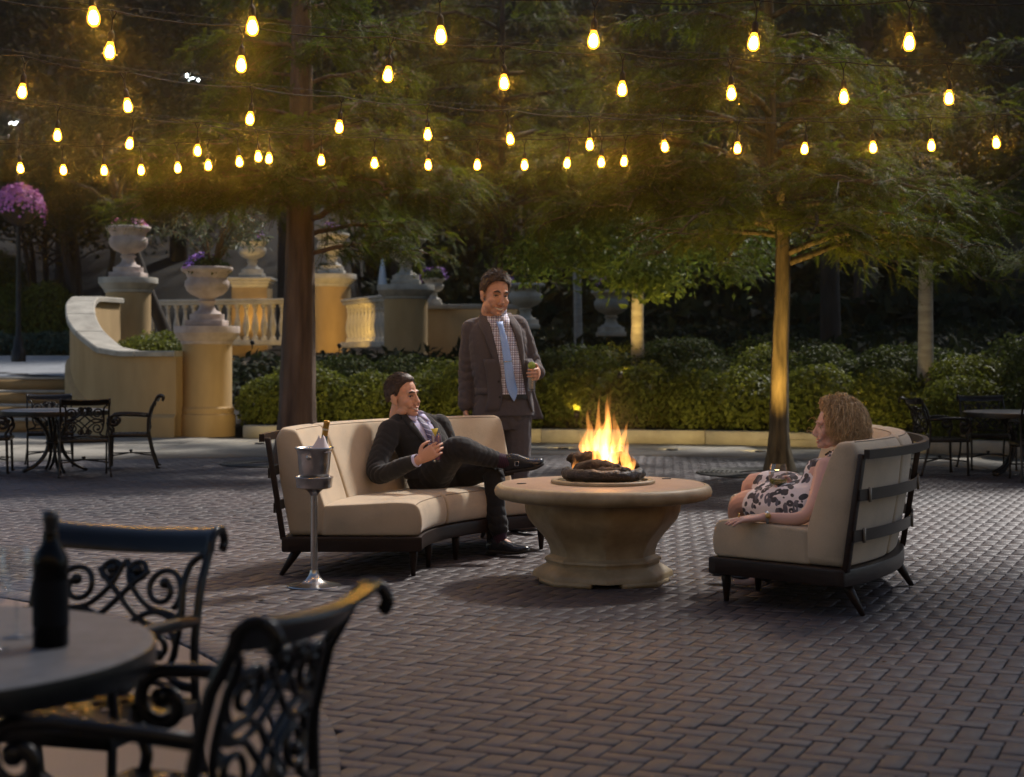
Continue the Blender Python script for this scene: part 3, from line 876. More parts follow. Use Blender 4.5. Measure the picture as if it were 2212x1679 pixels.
# ------------------------------------------------------------------ scroll-back chairs
def make_chair(m_, sides=8):
    """cast scroll-back armchair; origin on the ground under the seat, facing +y"""
    t = thing('scroll_chair', 'x', 'chair')
    W = .245
    yb = lambda z: np.interp(z, [0, .2, .40, .55, .70, .80, .86], [-.33, -.265, -.225, -.22, -.255, -.31, -.36])
    for s_ in (-1, 1):
        zz = np.r_[np.linspace(0, .80, 18)]
        pth = [[s_ * (W + .02 * max(0, .2 - z) / .2), yb(z) - .0, z] for z in zz]
        # rolled top: curls back and down
        cy, cz, rr = yb(.80) - .05, .80, .05
        for q in np.linspace(.1, 3.9, 10):
            k = 1 - q * .14
            pth.append([s_ * W, cy + rr * k * math.cos(q), cz + rr * k * math.sin(q)])
        mb = MB(); mb.tube(pth, np.linspace(.014, .015, len(pth)), n=sides, flat=.011, up=(1, 0, 0))
        mb.ball((s_ * (W + .02), yb(0) - .012, .012), (.018, .022, .012), n=8, m=5)
        mb.build('back_post', m_, t)
    # wide rolled top rail, slightly bowed
    R = []
    for x in np.linspace(-W - .012, W + .012, 13):
        bow = .03 * (1 - (x / W) ** 2)
        sg = .012 * (1 - (x / W) ** 2)
        row = []
        for dy, dz in ((.012, -.018), (.004, .02), (-.03, .045), (-.065, .046), (-.068, .036), (-.034, .033), (-.01, .012), (-.002, -.02)):
            row.append([x, yb(.80) - bow + dy, .802 + dz - sg])
        R.append(row)
    mb = MB(); mb.rings(R); mb.build('top_rail', m_, t, angle=50)
    # scrollwork
    vc, sw = .605, .0085
    mb = MB()
    def plane(uv): 
        uv = np.asarray(uv, float)
        return np.c_[uv[:, 0], yb(uv[:, 1]) - .022 * (1 - (uv[:, 0] / W) ** 2), uv[:, 1]]
    def curve(uv, r=sw, n=22): mb.tube(plane(spline(uv, n)), r, n=max(6, sides - 2))
    def spiral(cx, cv, r0, r1, a0, turns, lead=None, r=sw):
        q = np.linspace(0, 1, int(14 + 12 * abs(turns)))
        aa_ = a0 + q * turns * 2 * math.pi
        rr_ = r0 + (r1 - r0) * q
        uv = np.c_[cx + rr_ * np.cos(aa_), cv + rr_ * np.sin(aa_)]
        if lead is not None: uv = np.vstack([lead, uv])
        mb.tube(plane(uv), r, n=max(6, sides - 2))
        e = plane(uv[-1:])[0]; mb.ball(e, r * 1.9, n=8, m=6)
    for sx in (-1, 1):
        for sv in (-1, 1):
            big = (sx * .128, vc + sv * .078)
            spiral(*big, .062, .018, math.pi * .5 * (1 - sx) + (sx * sv) * -.9, sx * sv * 1.35)
            sm = (sx * .043, vc + sv * .118)
            spiral(*sm, .032, .008, math.pi * .5 * (1 + sx) - (sx * sv) * .2, -sx * sv * 1.1)
            curve([(sx * .075, vc + sv * .125), (sx * .03, vc + sv * .085), (0, vc + sv * .055), (-sx * .06, vc), (-sx * .12, vc - sv * .018), (-sx * .185, vc + sv * .012), (-sx * .19, vc + sv * .06)])
            curve([(0, vc + sv * .15), (sx * .012, vc + sv * .128), (sx * .03, vc + sv * .085), (sx * .09, vc + sv * .03), (sx * .16, vc + sv * .015), (sx * .195, vc - sv * .005)])
        curve([(sx * .235, vc + .175), (sx * .20, vc + .15), (sx * .19, vc + .10), (sx * .195, vc), (sx * .18, vc - .09), (sx * .15, vc - .145)], r=sw * 1.1)
        curve([(sx * .15, vc - .145), (sx * .19, vc - .165), (sx * .238, vc - .172)], r=sw * 1.1, n=8)
    curve([(-.238, vc - .18), (0, vc - .165), (.238, vc - .18)], r=sw * 1.1, n=12)
    mb.build('scrollwork', m_, t)
    # arms with front scrolls running into the front legs
    for s_ in (-1, 1):
        mb = MB()
        x = s_ * (W + .012)
        pth = [[s_ * W, yb(.61), .61], [x, -.1, .622], [x, .05, .628], [x, .13, .622]]
        cy, cz = .135, .552
        for q in np.linspace(math.pi / 2, -math.pi * 1.75, 34):
            f_ = (math.pi / 2 - q) / (math.pi * 2.25)
            rr = .07 * (1 - f_ * .80)
            pth.append([x, cy + rr * math.cos(q), cz + rr * math.sin(q)])
        mb.tube(pth, .017, n=sides, flat=.011, up=(1, 0, 0))
        mb.ball(pth[-1], (.02, .024, .024), n=10, m=6)
        mb.build('arm', m_, t)
        mb = MB()
        q = spline([(x, .205, .545), (x, .20, .49), (s_ * W, .17, .44), (s_ * W, .18, .38), (s_ * W, .185, .2), (s_ * W, .19, .0)], 16)
        mb.tube(q, .0145, n=sides, flat=.011, up=(1, 0, 0))
        mb.ball((s_ * W, .195, .012), (.018, .024, .012), n=8, m=5)
        mb.build('front_leg', m_, t)
    # seat: frame and woven straps
    mb = MB()
    fr_ = [(-W, -.215), (W, -.215), (W, .20), (-W, .20)]
    for i in range(4):
        a_, b_ = fr_[i], fr_[(i + 1) % 4]
        mb.box(((a_[0] + b_[0]) / 2, (a_[1] + b_[1]) / 2, .385), (abs(a_[0] - b_[0]) + .022, abs(a_[1] - b_[1]) + .022, .038))
    se = mb.build('seat', m_, t, smooth=False, bevel=.006)
    for k in range(9):
        x = -W + (k + .5) * 2 * W / 9
        mb = MB(); R = []
        for y in np.linspace(-.20, .19, 13):
            z = .397 + .004 * math.cos((y + .2) / .39 * 9 * math.pi + k * math.pi)
            R.append([[x - .020, y, z], [x + .020, y, z], [x + .020, y, z + .003], [x - .020, y, z + .003]])
        mb.rings(R); mb.build('strap', m_, se, angle=40)
    for k in range(8):
        y = -.20 + (k + .5) * .39 / 8
        mb = MB(); R = []
        for x in np.linspace(-W + .01, W - .01, 13):
            z = .3975 + .004 * math.cos((x + W) / (2 * W) * 9 * math.pi + k * math.pi + math.pi)
            R.append([[x, y - .017, z], [x, y + .017, z], [x, y + .017, z + .003], [x, y - .017, z + .003]])
        mb.rings(R); mb.build('strap', m_, se, angle=40)
    # crossed stretcher with a finial
    mb = MB()
    for s_ in (-1, 1):
        mb.tube([(s_ * W, .185, .155), (0, -.03, .175), (-s_ * W, -.275, .155)], .009, n=6)
    mb.lathe([(.012, .165), (.026, .17), (.012, .185), (.02, .195), (.024, .205), (0, .212)], n=10, c=(0, -.03, 0))
    mb.build('stretcher', m_, t)
    return t
def place(o, x, y, face, label, group):
    o.location = (x, y, 0)
    o.rotation_euler = (0, 0, math.atan2(face[1], face[0]) - math.pi / 2)
    o.scale = (1, 1, .965)
    tag(o, label, 'chair', group)
chA = make_chair(m_black, 10)
place(chA, -1.12, 3.99, (-.29, -.96), 'black scroll-back armchair tucked behind the wine bottle table, facing its bottle', 'scroll chairs at the bottle table')
chB = copy_tree(chA)
place(chB, -.70, 3.14, (-.95, .32), 'black scroll-back armchair drawn up sideways to the wine bottle table', 'scroll chairs at the bottle table')
ch0 = make_chair(m_iron, 6)
LT = (-4.98, 17.4)
RT = (5.36, 16.9)
place(ch0, -4.52, 16.85, (-.3, .95), 'bronze scroll chair with its back to the plaza at the table by the steps', 'scroll chairs at the table by the steps')
c = copy_tree(ch0); place(c, -5.28, 18.25, (.3, -.95), 'bronze scroll chair on the steps side of the table by the steps', 'scroll chairs at the table by the steps')
c = copy_tree(ch0); place(c, -4.33, 18.02, (-.98, -.2), 'bronze scroll chair seen side on before the curved wall', 'scroll chairs at the table by the steps')
c = copy_tree(ch0); place(c, -5.62, 17.25, (.98, .2), 'bronze scroll chair opposite the one by the curved wall', 'scroll chairs at the table by the steps')
c = copy_tree(ch0); place(c, 4.58, 17.0, (.98, .1), 'bronze scroll chair seen side on behind the right-hand sofa', 'scroll chairs at the table by the kerb')
c = copy_tree(ch0); place(c, 5.35, 16.2, (0.05, 1), 'bronze scroll chair with its back to the plaza at the table by the kerb', 'scroll chairs at the table by the kerb')
c = copy_tree(ch0); place(c, 5.30, 17.75, (0, -1), 'bronze scroll chair on the kerb side of the table by the kerb', 'scroll chairs at the table by the kerb')

m_ttop = mat('table_top', (.30, .275, .24), (.42, .39, .35), scale=25, rough=.35, bump=.05, bscale=150)
def make_table(m_leg, m_top, r=.57):
    t = thing('round_table', 'x', 'table')
    mb = MB(); mb.lathe([(0, .648), (r - .03, .648), (r - .01, .652), (r, .660), (r, .668), (r - .012, .674), (r - .03, .676), (0, .676)], n=72, cap=False); mb.build('table_top', m_top, t, angle=50)
    mb = MB(); mb.lathe([(r - .02, .615), (r + .004, .618), (r + .006, .650), (r + .003, .667), (r - .004, .667), (r - .006, .648)], n=72, cap=False); mb.build('edge_band', m_leg, t, angle=50)
    for k in range(4):
        a_ = k * math.pi / 2 + .5
        for off in (-.022, .022):
            q = spline([(.30, .63), (.20, .58), (.10, .45), (.07, .32), (.10, .2), (.20, .08), (.34, .012)], 18)
            pth = np.c_[q[:, 0] * math.cos(a_) - off * math.sin(a_), q[:, 0] * math.sin(a_) + off * math.cos(a_), q[:, 1]]
            mb = MB(); mb.tube(pth, .018, n=6); mb.build('leg', m_leg, t)
    mb = MB(); mb.lathe([(.09, .30), (.1, .32), (.09, .34)], n=16); mb.build('collar', m_leg, t)
    return t
tb = make_table(m_iron, m_ttop)
tb.location = (*LT, 0); tag(tb, 'round bronze table with a stone top near the steps', 'table', 'round terrace tables')
c = copy_tree(tb); c.location = (*RT, 0); c['label'] = 'round bronze table with a stone top near the kerb'
tf = make_table(m_black, mat('front_table_top', (.085, .083, .085), (.125, .122, .125), scale=20, rough=.6, spec=.2, bump=.04, bscale=120), r=.55)
tf.location = (-1.305, 3.31, 0); tag(tf, 'round table with the dark wine bottle and glasses on it', 'table', 'round terrace tables')

# ------------------------------------------------------------------ bottle and glasses on the front table
m_bottle = mat('dark_glass', (.002, .0025, .003), rough=.16, spec=.12)
m_glass = glass_mat('clear_glass', (.94, .95, .96), ior=2.1)
bt = thing('wine_bottle', 'dark wine bottle standing on the front table', 'bottle', (-.953, 3.30, .676))
mb = MB(); mb.lathe([(0, .0), (.033, .0), (.0365, .004), (.0365, .17), (.035, .185), (.028, .2), (.018, .215), (.0145, .23), (.0138, .262), (.0165, .264), (.0165, .278), (.0145, .28), (0, .28)], n=32, cap=False); bo = mb.build('bottle_body', m_bottle, bt, angle=60)
mb = MB(); mb.lathe([(.0370, .045), (.0371, .05), (.0371, .135), (.0370, .14)], n=32, cap=False); mb.build('label', mat('bottle_label', (.005, .006, .008), rough=.7, spec=.1), bt)
mb = MB(); mb.lathe([(.0148, .235), (.0143, .25), (.0171, .263), (.0171, .279), (.0, .2815)], n=24, cap=False); mb.build('foil', mat('foil_cap', (.008, .008, .009), rough=.35), bt)
GL = [(0, 0), (.033, 0.0), (.033, .002), (.008, .006), (.004, .012), (.0035, .08), (.006, .09), (.022, .10), (.034, .118), (.038, .14), (.037, .165), (.031, .195)]
def wine_glass(name, loc, label, group, wine=None, fill=.0, sc=1.0, rz=(0, 0)):
    t = thing(name, label, 'glass', loc, 0, group)
    t.rotation_euler = (rz[0], rz[1], 0)
    mb = MB(); mb.lathe([(r * sc, z * sc) for r, z in GL], n=32, cap=False); mb.build('glass_body', m_glass, t)
    if wine:
        pr = [(0, .1)] + [(r - .0015, z) for r, z in GL if .1 < z <= fill] + [(np.interp(fill, [z for _, z in GL], [r for r, _ in GL]) - .0015, fill), (0, fill)]
        mb = MB(); mb.lathe([(r * sc, z * sc) for r, z in pr], n=28, cap=False); mb.build('wine', wine, t, angle=40)
    return t
wine_glass('wine_glass', (-1.055, 3.40, .676), 'empty stemmed wine glass left of the dark bottle', 'empty glasses on the front table', sc=1.0)
wine_glass('wine_glass', (-1.06, 3.26, .676), 'empty stemmed wine glass standing nearest the rim of the front table', 'empty glasses on the front table', sc=1.0)

# ------------------------------------------------------------------ champagne bucket on its stand
m_steel = mat('brushed_steel', (.42, .40, .38), (.52, .50, .48), scale=60, rough=.24, metal=1.0, bump=.03, bscale=300)
bx_, by_ = -1.09, 8.80
st = thing('bucket_stand', 'chrome pedestal stand holding the champagne bucket', 'stand', (bx_, by_, 0))
mb = MB(); mb.lathe([(.148, 0), (.15, .004), (.147, .009), (.09, .018), (.05, .035), (.032, .06), (.026, .075), (.024, .09), (.0, .09)], n=48, cap=False); mb.build('foot', m_steel, st, angle=50)
mb = MB(); mb.lathe([(.0195, .085), (.0195, .52)], n=24); mb.build('pole', m_steel, st, angle=50)
mb = MB(); mb.lathe([(.02, .50), (.028, .515), (.05, .535), (.085, .54), (.097, .546), (.103, .598), (.107, .602), (.105, .605), (.098, .6), (.09, .55), (0, .546)], n=48, cap=False); mb.build('cradle', m_steel, st, angle=50)
bk_ = thing('champagne_bucket', 'steel ice bucket with side knobs on the chrome stand', 'bucket', (bx_, by_, .551))
mb = MB(); mb.lathe([(0, 0), (.072, 0), (.076, .004), (.088, .13), (.092, .18), (.098, .2), (.108, .212), (.107, .216), (.103, .215), (.093, .203), (.086, .18), (.08, .13), (.07, .01), (0, .01)], n=56, cap=False); mb.build('bucket_wall', m_steel, bk_, angle=50)
for a_ in (-1.75, 1.4):
    mb = MB(); mb.ball((.1 * math.cos(a_), .1 * math.sin(a_), .165), .0155, n=16, m=10); mb.tube([(.085 * math.cos(a_), .085 * math.sin(a_), .165), (.1 * math.cos(a_), .1 * math.sin(a_), .165)], .006, n=8); mb.build('knob', m_steel, bk_)
cb = thing('champagne_bottle', 'champagne bottle with gold foil neck leaning in the ice bucket', 'bottle', (bx_ + .02, by_ + .01, .60))
cb.rotation_euler = (0, math.radians(9), 0)
mb = MB(); mb.lathe([(0, 0), (.04, 0), (.04, .13), (.03, .18), (.018, .215), (.0155, .24), (.0155, .24)], n=28); mb.build('bottle_body', mat('green_glass', (.02, .03, .012), rough=.12), cb)
mb = MB(); mb.lathe([(.0165, .232), (.0165, .30), (.018, .302), (.018, .312), (.015, .317), (0, .318)], n=24, cap=False); mb.build('foil', mat('gold_foil', (.50, .26, .045), (.6, .34, .07), scale=60, rough=.35, metal=.35), cb)
mb = MB(); mb.lathe([(.0186, .262), (.0188, .264), (.0188, .27), (.0186, .272)], n=24, cap=False); mb.build('foil_band', mat('foil_band', (.72, .62, .42), rough=.4), cb)
nk = thing('napkin', 'white folded napkin wrapped round the champagne bottle neck', 'napkin', (bx_ + .02, by_, .75))
mb = MB()
R = []
m_nap = mat('white_linen', (.70, .64, .66), rough=.9)
for u in np.linspace(-1.25, 1.25, 11):
    col_ = []
    for v in np.linspace(0, 1, 8):
        top = .085 * (1 - abs(u - (-.25)) * .9) if u < .15 else .09 - .06 * abs(u - .55)
        r_ = .082 - .05 * v
        col_.append([r_ * math.sin(u) + .018 * v, -r_ * math.cos(u) + .004 * math.sin(7 * u), -.01 + v * (top + .01)])
    R.append(col_)
mb.rings(R, closed=False)
o = mb.build('napkin_cloth', m_nap, nk); md = o.modifiers.new('t', 'SOLIDIFY'); md.thickness = .003
# ------------------------------------------------------------------ foliage generators
def leaf_cloud(pos, nor, size, r, fold=.25, aspect=.5):
    """diamond leaves: pos (N,3), nor (N,3) facing, size (N,)"""
    N = len(pos)
    nor = nrm(nor)
    t = nrm(np.cross(nor, r.normal(size=(N, 3))))
    b = np.cross(nor, t)
    s = size[:, None]
    v = np.stack([pos, pos + t * s * .45 + b * s * aspect * .5 + nor * s * fold * .3, pos + t * s - nor * s * .12, pos + t * s * .45 - b * s * aspect * .5 + nor * s * fold * .3], 1).reshape(-1, 3)
    k = (np.arange(N) * 4)[:, None]
    f = np.concatenate([k + np.array([0, 1, 2]), k + np.array([0, 2, 3])])
    return v, f

def frond_cloud(pos, ax, ln, r, nl=7, lw=.016, ll=.055):
    """feathery sprays: axis + rows of needle leaflets"""
    N = len(pos)
    ax = nrm(ax)
    side = nrm(np.cross(ax, np.array([0, 0, 1.0]) + r.normal(0, .35, (N, 3))))
    V = []
    for k in range(nl):
        q = (k + .6) / nl
        c = pos + ax * (ln * q)[:, None] + np.array([0, 0, -1.0]) * (ln * .3 * q * q)[:, None]
        w = ll * (1 - .45 * q) * r.uniform(.75, 1.25, N)
        for s_ in (-1, 1):
            d = nrm(ax * .75 + side * s_ * .8 + np.array([0, 0, -.22]) + r.normal(0, .12, (N, 3)))
            V.append(np.stack([c - ax * lw * .5, c + ax * lw * .5, c + d * w[:, None]], 1))
    c = pos + ax * (ln * 1.25)[:, None] + np.array([0, 0, -1.0]) * (ln * .42)[:, None]
    V.append(np.stack([pos - side * .0025, pos + side * .0025, c], 1))
    V = np.stack(V, 1)                       # N, nl*2+1, 3, 3
    per = V.shape[1] * 3
    return V.reshape(-1, 3), np.arange(N * per).reshape(-1, 3), per

def grow_limbs(mb, base, az, L, rise, r0, g, droop=.25, n=9, bend=.25):
    q = np.linspace(0, 1, n)
    wob = g.normal(0, bend, 2)
    a_ = az + wob[0] * q * q
    d = L * q
    x = base[0] + d * np.cos(a_); y = base[1] + d * np.sin(a_)
    z = base[2] + L * (rise * q - droop * q * q) + .02 * g.normal(size=n) * (q > 0)
    pth = np.c_[x, y, z]
    mb.tube(pth, r0 * (1 - .85 * q) + .003, n=6)
    return pth

m_bark = mat('cypress_bark', (.06, .038, .026), (.19, .125, .085), scale=9, rough=.95, bump=1.0, bscale=16, stretch=(1, 1, .12), bdist=.03)
m_bark2 = mat('olive_bark', (.028, .020, .010), (.17, .13, .07), scale=14, rough=.95, bump=1.0, bscale=18, stretch=(1, 1, .15), bdist=.025)
m_birch = mat('pale_bark', (.22, .20, .17), (.44, .41, .36), scale=7, rough=.9, bump=.5, bscale=14, stretch=(.3, .3, 1.6), c3=(.33, .30, .26))
m_dkbark = mat('dark_bark', (.02, .015, .011), (.05, .038, .028), scale=9, rough=.95, bump=.8, bscale=18, stretch=(1, 1, .2))
m_cyp = leaf_mat('cypress_leaf', (.042, .058, .005), (.130, .155, .014), .45, .65)
m_cyp2 = leaf_mat('cypress_leaf_far', (.032, .045, .006), (.095, .115, .015), .45, .65)
m_leafL = leaf_mat('cherry_leaf', (.050, .085, .014), (.150, .205, .040), .45, .5)
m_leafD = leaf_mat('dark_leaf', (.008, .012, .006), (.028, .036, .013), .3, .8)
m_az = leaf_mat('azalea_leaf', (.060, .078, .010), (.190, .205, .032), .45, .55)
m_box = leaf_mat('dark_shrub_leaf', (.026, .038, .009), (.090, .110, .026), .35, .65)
m_blue = leaf_mat('blue_green_leaf', (.02, .045, .032), (.07, .115, .085), .25, .4)
m_willow = leaf_mat('willow_leaf', (.06, .075, .04), (.17, .19, .115), .35, .45)
m_cone = mat('cypress_cone', (.14, .12, .035), (.22, .19, .06), scale=40, rough=.7)

def trunk_tube(pts, rad, g, n=20, flute=.07, k=60, kf=7):
    pth = spline(pts, k)
    q = np.linspace(0, 1, k)
    rr = np.interp(q, np.linspace(0, 1, len(rad)), rad)
    mb = MB()
    T_ = nrm(np.gradient(pth, axis=0))
    a_ = np.arange(n) * 2 * math.pi / n
    N_ = nrm(np.cross(T_[0], (0, 1, 0)))
    R = []
    ph = g.uniform(0, 6.28, 3)
    for i in range(k):
        N_ = nrm(N_ - T_[i] * np.dot(N_, T_[i])); B = np.cross(N_, T_[i])
        fl = 1 + flute * (1.2 - q[i]) * (np.sin(kf * a_ + ph[0] + q[i]) + .5 * np.sin((kf * 2 - 3) * a_ + ph[1])) + g.normal(0, .012, n)
        R.append(pth[i] + rr[i] * (fl * np.cos(a_))[:, None] * N_ + rr[i] * (fl * np.sin(a_))[:, None] * B)
    mb.rings(R)
    return mb, pth, rr

def cypress(loc, pts, rad, z0, z1, Rm, nlimb, nfr, label, m_b, m_l, seed, low_bias=1.5, cones=0, kids=7, fl=(.14, .24), nl=7, group='bald cypress trees on the plaza', extra=()):
    g = np.random.default_rng(seed)
    t = thing('cypress_tree', label, 'tree', loc, 0.0, group)
    mb, pth, rr = trunk_tube(pts, rad, g)
    fp, fa = [], []
    ga = g.uniform(0, 6.28)
    limbs = []
    for i in range(nlimb):
        q = (i + g.uniform(0, 1)) / nlimb
        z = z0 + (z1 - z0) * q ** low_bias
        az = ga + i * 2.4 + g.normal(0, .3)
        L = Rm * (1 - .82 * (z - z0) / (z1 - z0)) * g.uniform(.65, 1.1)
        limbs.append((z, az, L, g.uniform(.15, .55)))
    limbs += list(extra)
    for z, az, L, rise in limbs:
        b = np.array([np.interp(z, pth[:, 2], pth[:, 0]), np.interp(z, pth[:, 2], pth[:, 1]), z])
        p = grow_limbs(mb, b, az, L, rise, .012 + .012 * L, g, droop=rise * .75 + g.uniform(.0, .2))
        for k in range(int(kids * (1 + L))):
            s_ = g.uniform(.15, 1)
            c = np.array([np.interp(s_, np.linspace(0, 1, 9), p[:, j]) for j in range(3)])
            sd = az + g.choice([-1, 1]) * g.uniform(.5, 1.3)
            l2 = L * g.uniform(.15, .38) * (1.15 - .6 * s_) + .12
            p2 = grow_limbs(mb, c, sd, l2, g.uniform(-.05, .3), .006, g, droop=g.uniform(.15, .5), n=5)
            m_ = max(2, int(l2 * 11))
            for w in range(m_):
                f_ = g.uniform(.1, 1)
                cc = np.array([np.interp(f_, np.linspace(0, 1, 5), p2[:, j]) for j in range(3)])
                aa_ = sd + g.choice([-1, 1]) * g.uniform(.2, 1.1)
                fp.append(cc); fa.append([math.cos(aa_), math.sin(aa_), g.uniform(-.65, .15)])
    fp, fa = np.array(fp), np.array(fa)
    # fill up to nfr by jittered repeats
    rep = max(1, int(math.ceil(nfr / len(fp))))
    fp = np.repeat(fp, rep, 0)[:nfr * 2]; fa = np.repeat(fa, rep, 0)[:nfr * 2]
    fp = fp + g.normal(0, .035, fp.shape); fa = fa + g.normal(0, .35, fa.shape)
    ln = g.uniform(*fl, len(fp))
    v, f, per = frond_cloud(fp, fa, ln, g, nl=nl)
    cl = .5 + .25 * np.sin(fp[:, 0] * 2.1 + seed) * np.sin(fp[:, 1] * 1.7) + g.normal(0, .18, len(fp))
    mb.build('trunk', m_b, t)
    big_mesh('crown', v, f, np.repeat(np.clip(cl, 0, 1), per), m_l, t)
    for i in range(cones):
        k = g.integers(len(fp))
        c = MB(); c.ball(fp[k] + np.array([0, 0, -.06]), .016, n=8, m=6); c.build('cone', m_cone, t)
    return t

T1 = (-2.53, 18.8, 0)
cypress(T1, [(0, 0, -.05), (0, 0, .5), (.02, 0, 1.6), (.04, 0, 3.0), (.05, .02, 5.0), (.03, 0, 6.5), (.0, 0, 7.8)], [.30, .215, .185, .155, .12, .085, .03], 3.0, 7.2, 2.3, 42, 14000,
        'tall reddish-brown bald cypress rising behind the left sofa', m_bark, m_cyp, 11, cones=24,
        extra=[(2.95, -2.8, 1.9, .35), (2.45, .1, 1.6, .28), (2.65, .5, 1.8, .33), (3.05, 3.3, 1.9, .4), (3.0, -1.2, 1.5, .35), (3.4, -.3, 2.2, .3), (3.6, 2.9, 2.1, .4), (2.85, -.4, 2.1, .33), (3.2, 3.6, 1.9, .4)])
grate(-2.75, 18.6, .62, 'round iron tree grate at the foot of the reddish cypress')
T2 = (2.9, 17.3, 0)
cypress(T2, [(0, 0, -.05), (-.01, 0, .35), (.0, 0, 1.2), (.03, 0, 2.1), (.02, 0, 2.7), (-.08, 0, 3.4), (-.12, 0, 5.0), (-.1, 0, 6.0), (-.1, 0, 7.2)], [.185, .105, .088, .080, .070, .062, .05, .035, .015], 2.55, 6.8, 2.9, 50, 17000,
        'bald cypress with an uplit golden trunk behind the right sofa', m_bark2, m_cyp, 23, cones=40,
        extra=[(2.25, .35, 2.6, .5), (2.35, -.3, 2.2, .45), (2.9, 3.4, 2.2, .4), (3.1, 2.7, 2.4, .4), (3.0, -2.4, 2.0, .4), (2.6, -1.0, 2.0, .3), (3.0, 0.1, 2.8, .3), (3.3, 3.0, 2.6, .35), (3.1, 3.9, 2.0, .3)])
grate(2.75, 17.1, .75, 'round iron tree grate at the foot of the uplit cypress')
cypress((-.25, 23.9, .3), [(0, 0, 0), (.05, 0, 2.0), (.1, .1, 5.0), (.1, .1, 8.2)], [.06, .055, .05, .02], 3.0, 8.0, 3.3, 40, 12000, 'cypress in the bed behind the standing man, its crown above him', m_dkbark, m_cyp2, 31, group='bald cypress trees in the bed')
cypress((8.0, 20.2, .2), [(0, 0, 0), (0.05, 0, 2.0), (0, .1, 5.0), (.1, .1, 7.4)], [.13, .1, .08, .03], 2.4, 7.2, 3.4, 36, 10000, 'cypress at the kerb beyond the right-hand table', m_dkbark, m_cyp2, 37, group='bald cypress trees in the bed')
cypress((-6.9, 24.4, .0), [(0, 0, 0), (0.05, 0, 3.0), (0, .1, 6.0), (.1, .1, 10.0)], [.02, .02, .08, .03], 4.6, 9.6, 3.3, 30, 6500, 'cypress crown above the curved wall', m_dkbark, m_cyp2, 41, group='bald cypress trees in the bed') if False else None

def broadleaf(loc, h, rad, zc, rx, rz, n, size, m_b, m_l, label, seed, cat='tree', forks=5, name='broadleaf_tree', lean=(0, 0), group=None, stems=1, fork_z=None):
    g = np.random.default_rng(seed)
    t = thing(name, label, cat, loc, 0.0, group)
    mb = MB()
    for s_ in range(stems):
        ang = g.uniform(0, 6.28); sp = (.0 if stems == 1 else .35)
        top = np.array([lean[0] + sp * 2.5 * math.cos(ang), lean[1] + sp * 2.5 * math.sin(ang), h])
        base = np.array([sp * .5 * math.cos(ang), sp * .5 * math.sin(ang), -.1])
        m1, pth, rr = trunk_tube([base, base + (top - base) * .35 + g.normal(0, .04, 3), base + (top - base) * .7 + g.normal(0, .06, 3), top], rad, g, n=12, flute=.03, k=24)
        mb.add(m1.v[0], m1.f)
        fz = fork_z or h * .5
        for k in range(forks):
            z = g.uniform(fz, h * .95)
            b = np.array([np.interp(z, pth[:, 2], pth[:, j]) for j in range(3)])
            grow_limbs(mb, b, k * 2 * math.pi / forks + g.normal(0, .3), rx * g.uniform(.6, .95), g.uniform(.4, 1.0), rad[-1] * .9, g, droop=.2)
    mb.build('trunk', m_b, t)
    # clumped crown
    nc = 26
    cd = nrm(g.normal(size=(nc, 3))); cr = g.uniform(.3, .95, nc) ** .6
    cen = np.array([lean[0], lean[1], zc]) + cd * cr[:, None] * np.array([rx, rx, rz])
    ci = g.integers(nc, size=n)
    sp_ = g.uniform(.2, .42, nc)
    pos = cen[ci] + g.normal(size=(n, 3)) * (sp_[ci] * min(rx, rz * 1.2))[:, None] * np.array([1, 1, .6])
    nor = nrm(pos - np.array([0, 0, zc])) * .5 + g.normal(0, .5, (n, 3)) + np.array([0, 0, .55])
    v, f = leaf_cloud(pos, nor, size * g.uniform(.6, 1.25, n), g)
    tone = np.clip(g.normal(.5, .16, nc)[ci] + g.normal(0, .15, n), 0, 1)
    big_mesh('crown', v, f, np.repeat(tone, 4), m_l, t)
    return t

broadleaf((P(1380, 800, 24.5)[0], 24.5, .3), 3.4, [.115, .10, .085, .05], 2.6, 2.3, .75, 9000, .125, m_birch, m_leafL, 'pale-barked tree with broad light leaves behind the flames', 51, forks=6, fork_z=2.0, group=None)
broadleaf((P(1998, 800, 21.9)[0], 21.9, .3), 3.7, [.12, .105, .09, .05], 3.5, 2.4, 1.0, 7000, .12, m_birch, m_leafD, 'pale-barked tree leaning over the right-hand table', 52, forks=6, fork_z=1.7)
broadleaf((P(1250, 700, 32.)[0], 32.0, 1.35), 4.5, [.09, .08, .07, .05], 4.2, 2.5, 1.5, 6000, .13, m_birch, m_leafD, 'slim shaded tree beyond the birch', 53, fork_z=2.2)
broadleaf((P(1795, 700, 29.)[0], 29.0, 1.1), 4.2, [.2, .17, .15, .08], 4.0, 2.7, 1.5, 7000, .13, m_dkbark, m_leafD, 'thick dark trunk in the shade behind the uplit cypress', 54, fork_z=1.9)
broadleaf((P(395, 690, 31.5)[0] , 31.5, 1.0), 4.6, [.14, .12, .10, .06], 4.6, 1.7, .9, 2600, .12, m_dkbark, m_leafD, 'dark leaning trunk slanting up behind the urns', 55, lean=(-1.7, 0), fork_z=2.8)
for i, (x, y, nm) in enumerate([(110, 46, 'multi-stemmed dark tree behind the flower basket'), (190, 44, 'multi-stemmed dark tree beside the clipped yellow bush')]):
    broadleaf((P(x, 700, y)[0], y, 1.3), 4.2, [.11, .09, .07, .04], 4.6, 2.6, 1.6, 5000, .18, m_dkbark, m_leafD, nm, 60 + i, stems=5, forks=3, fork_z=2.4)
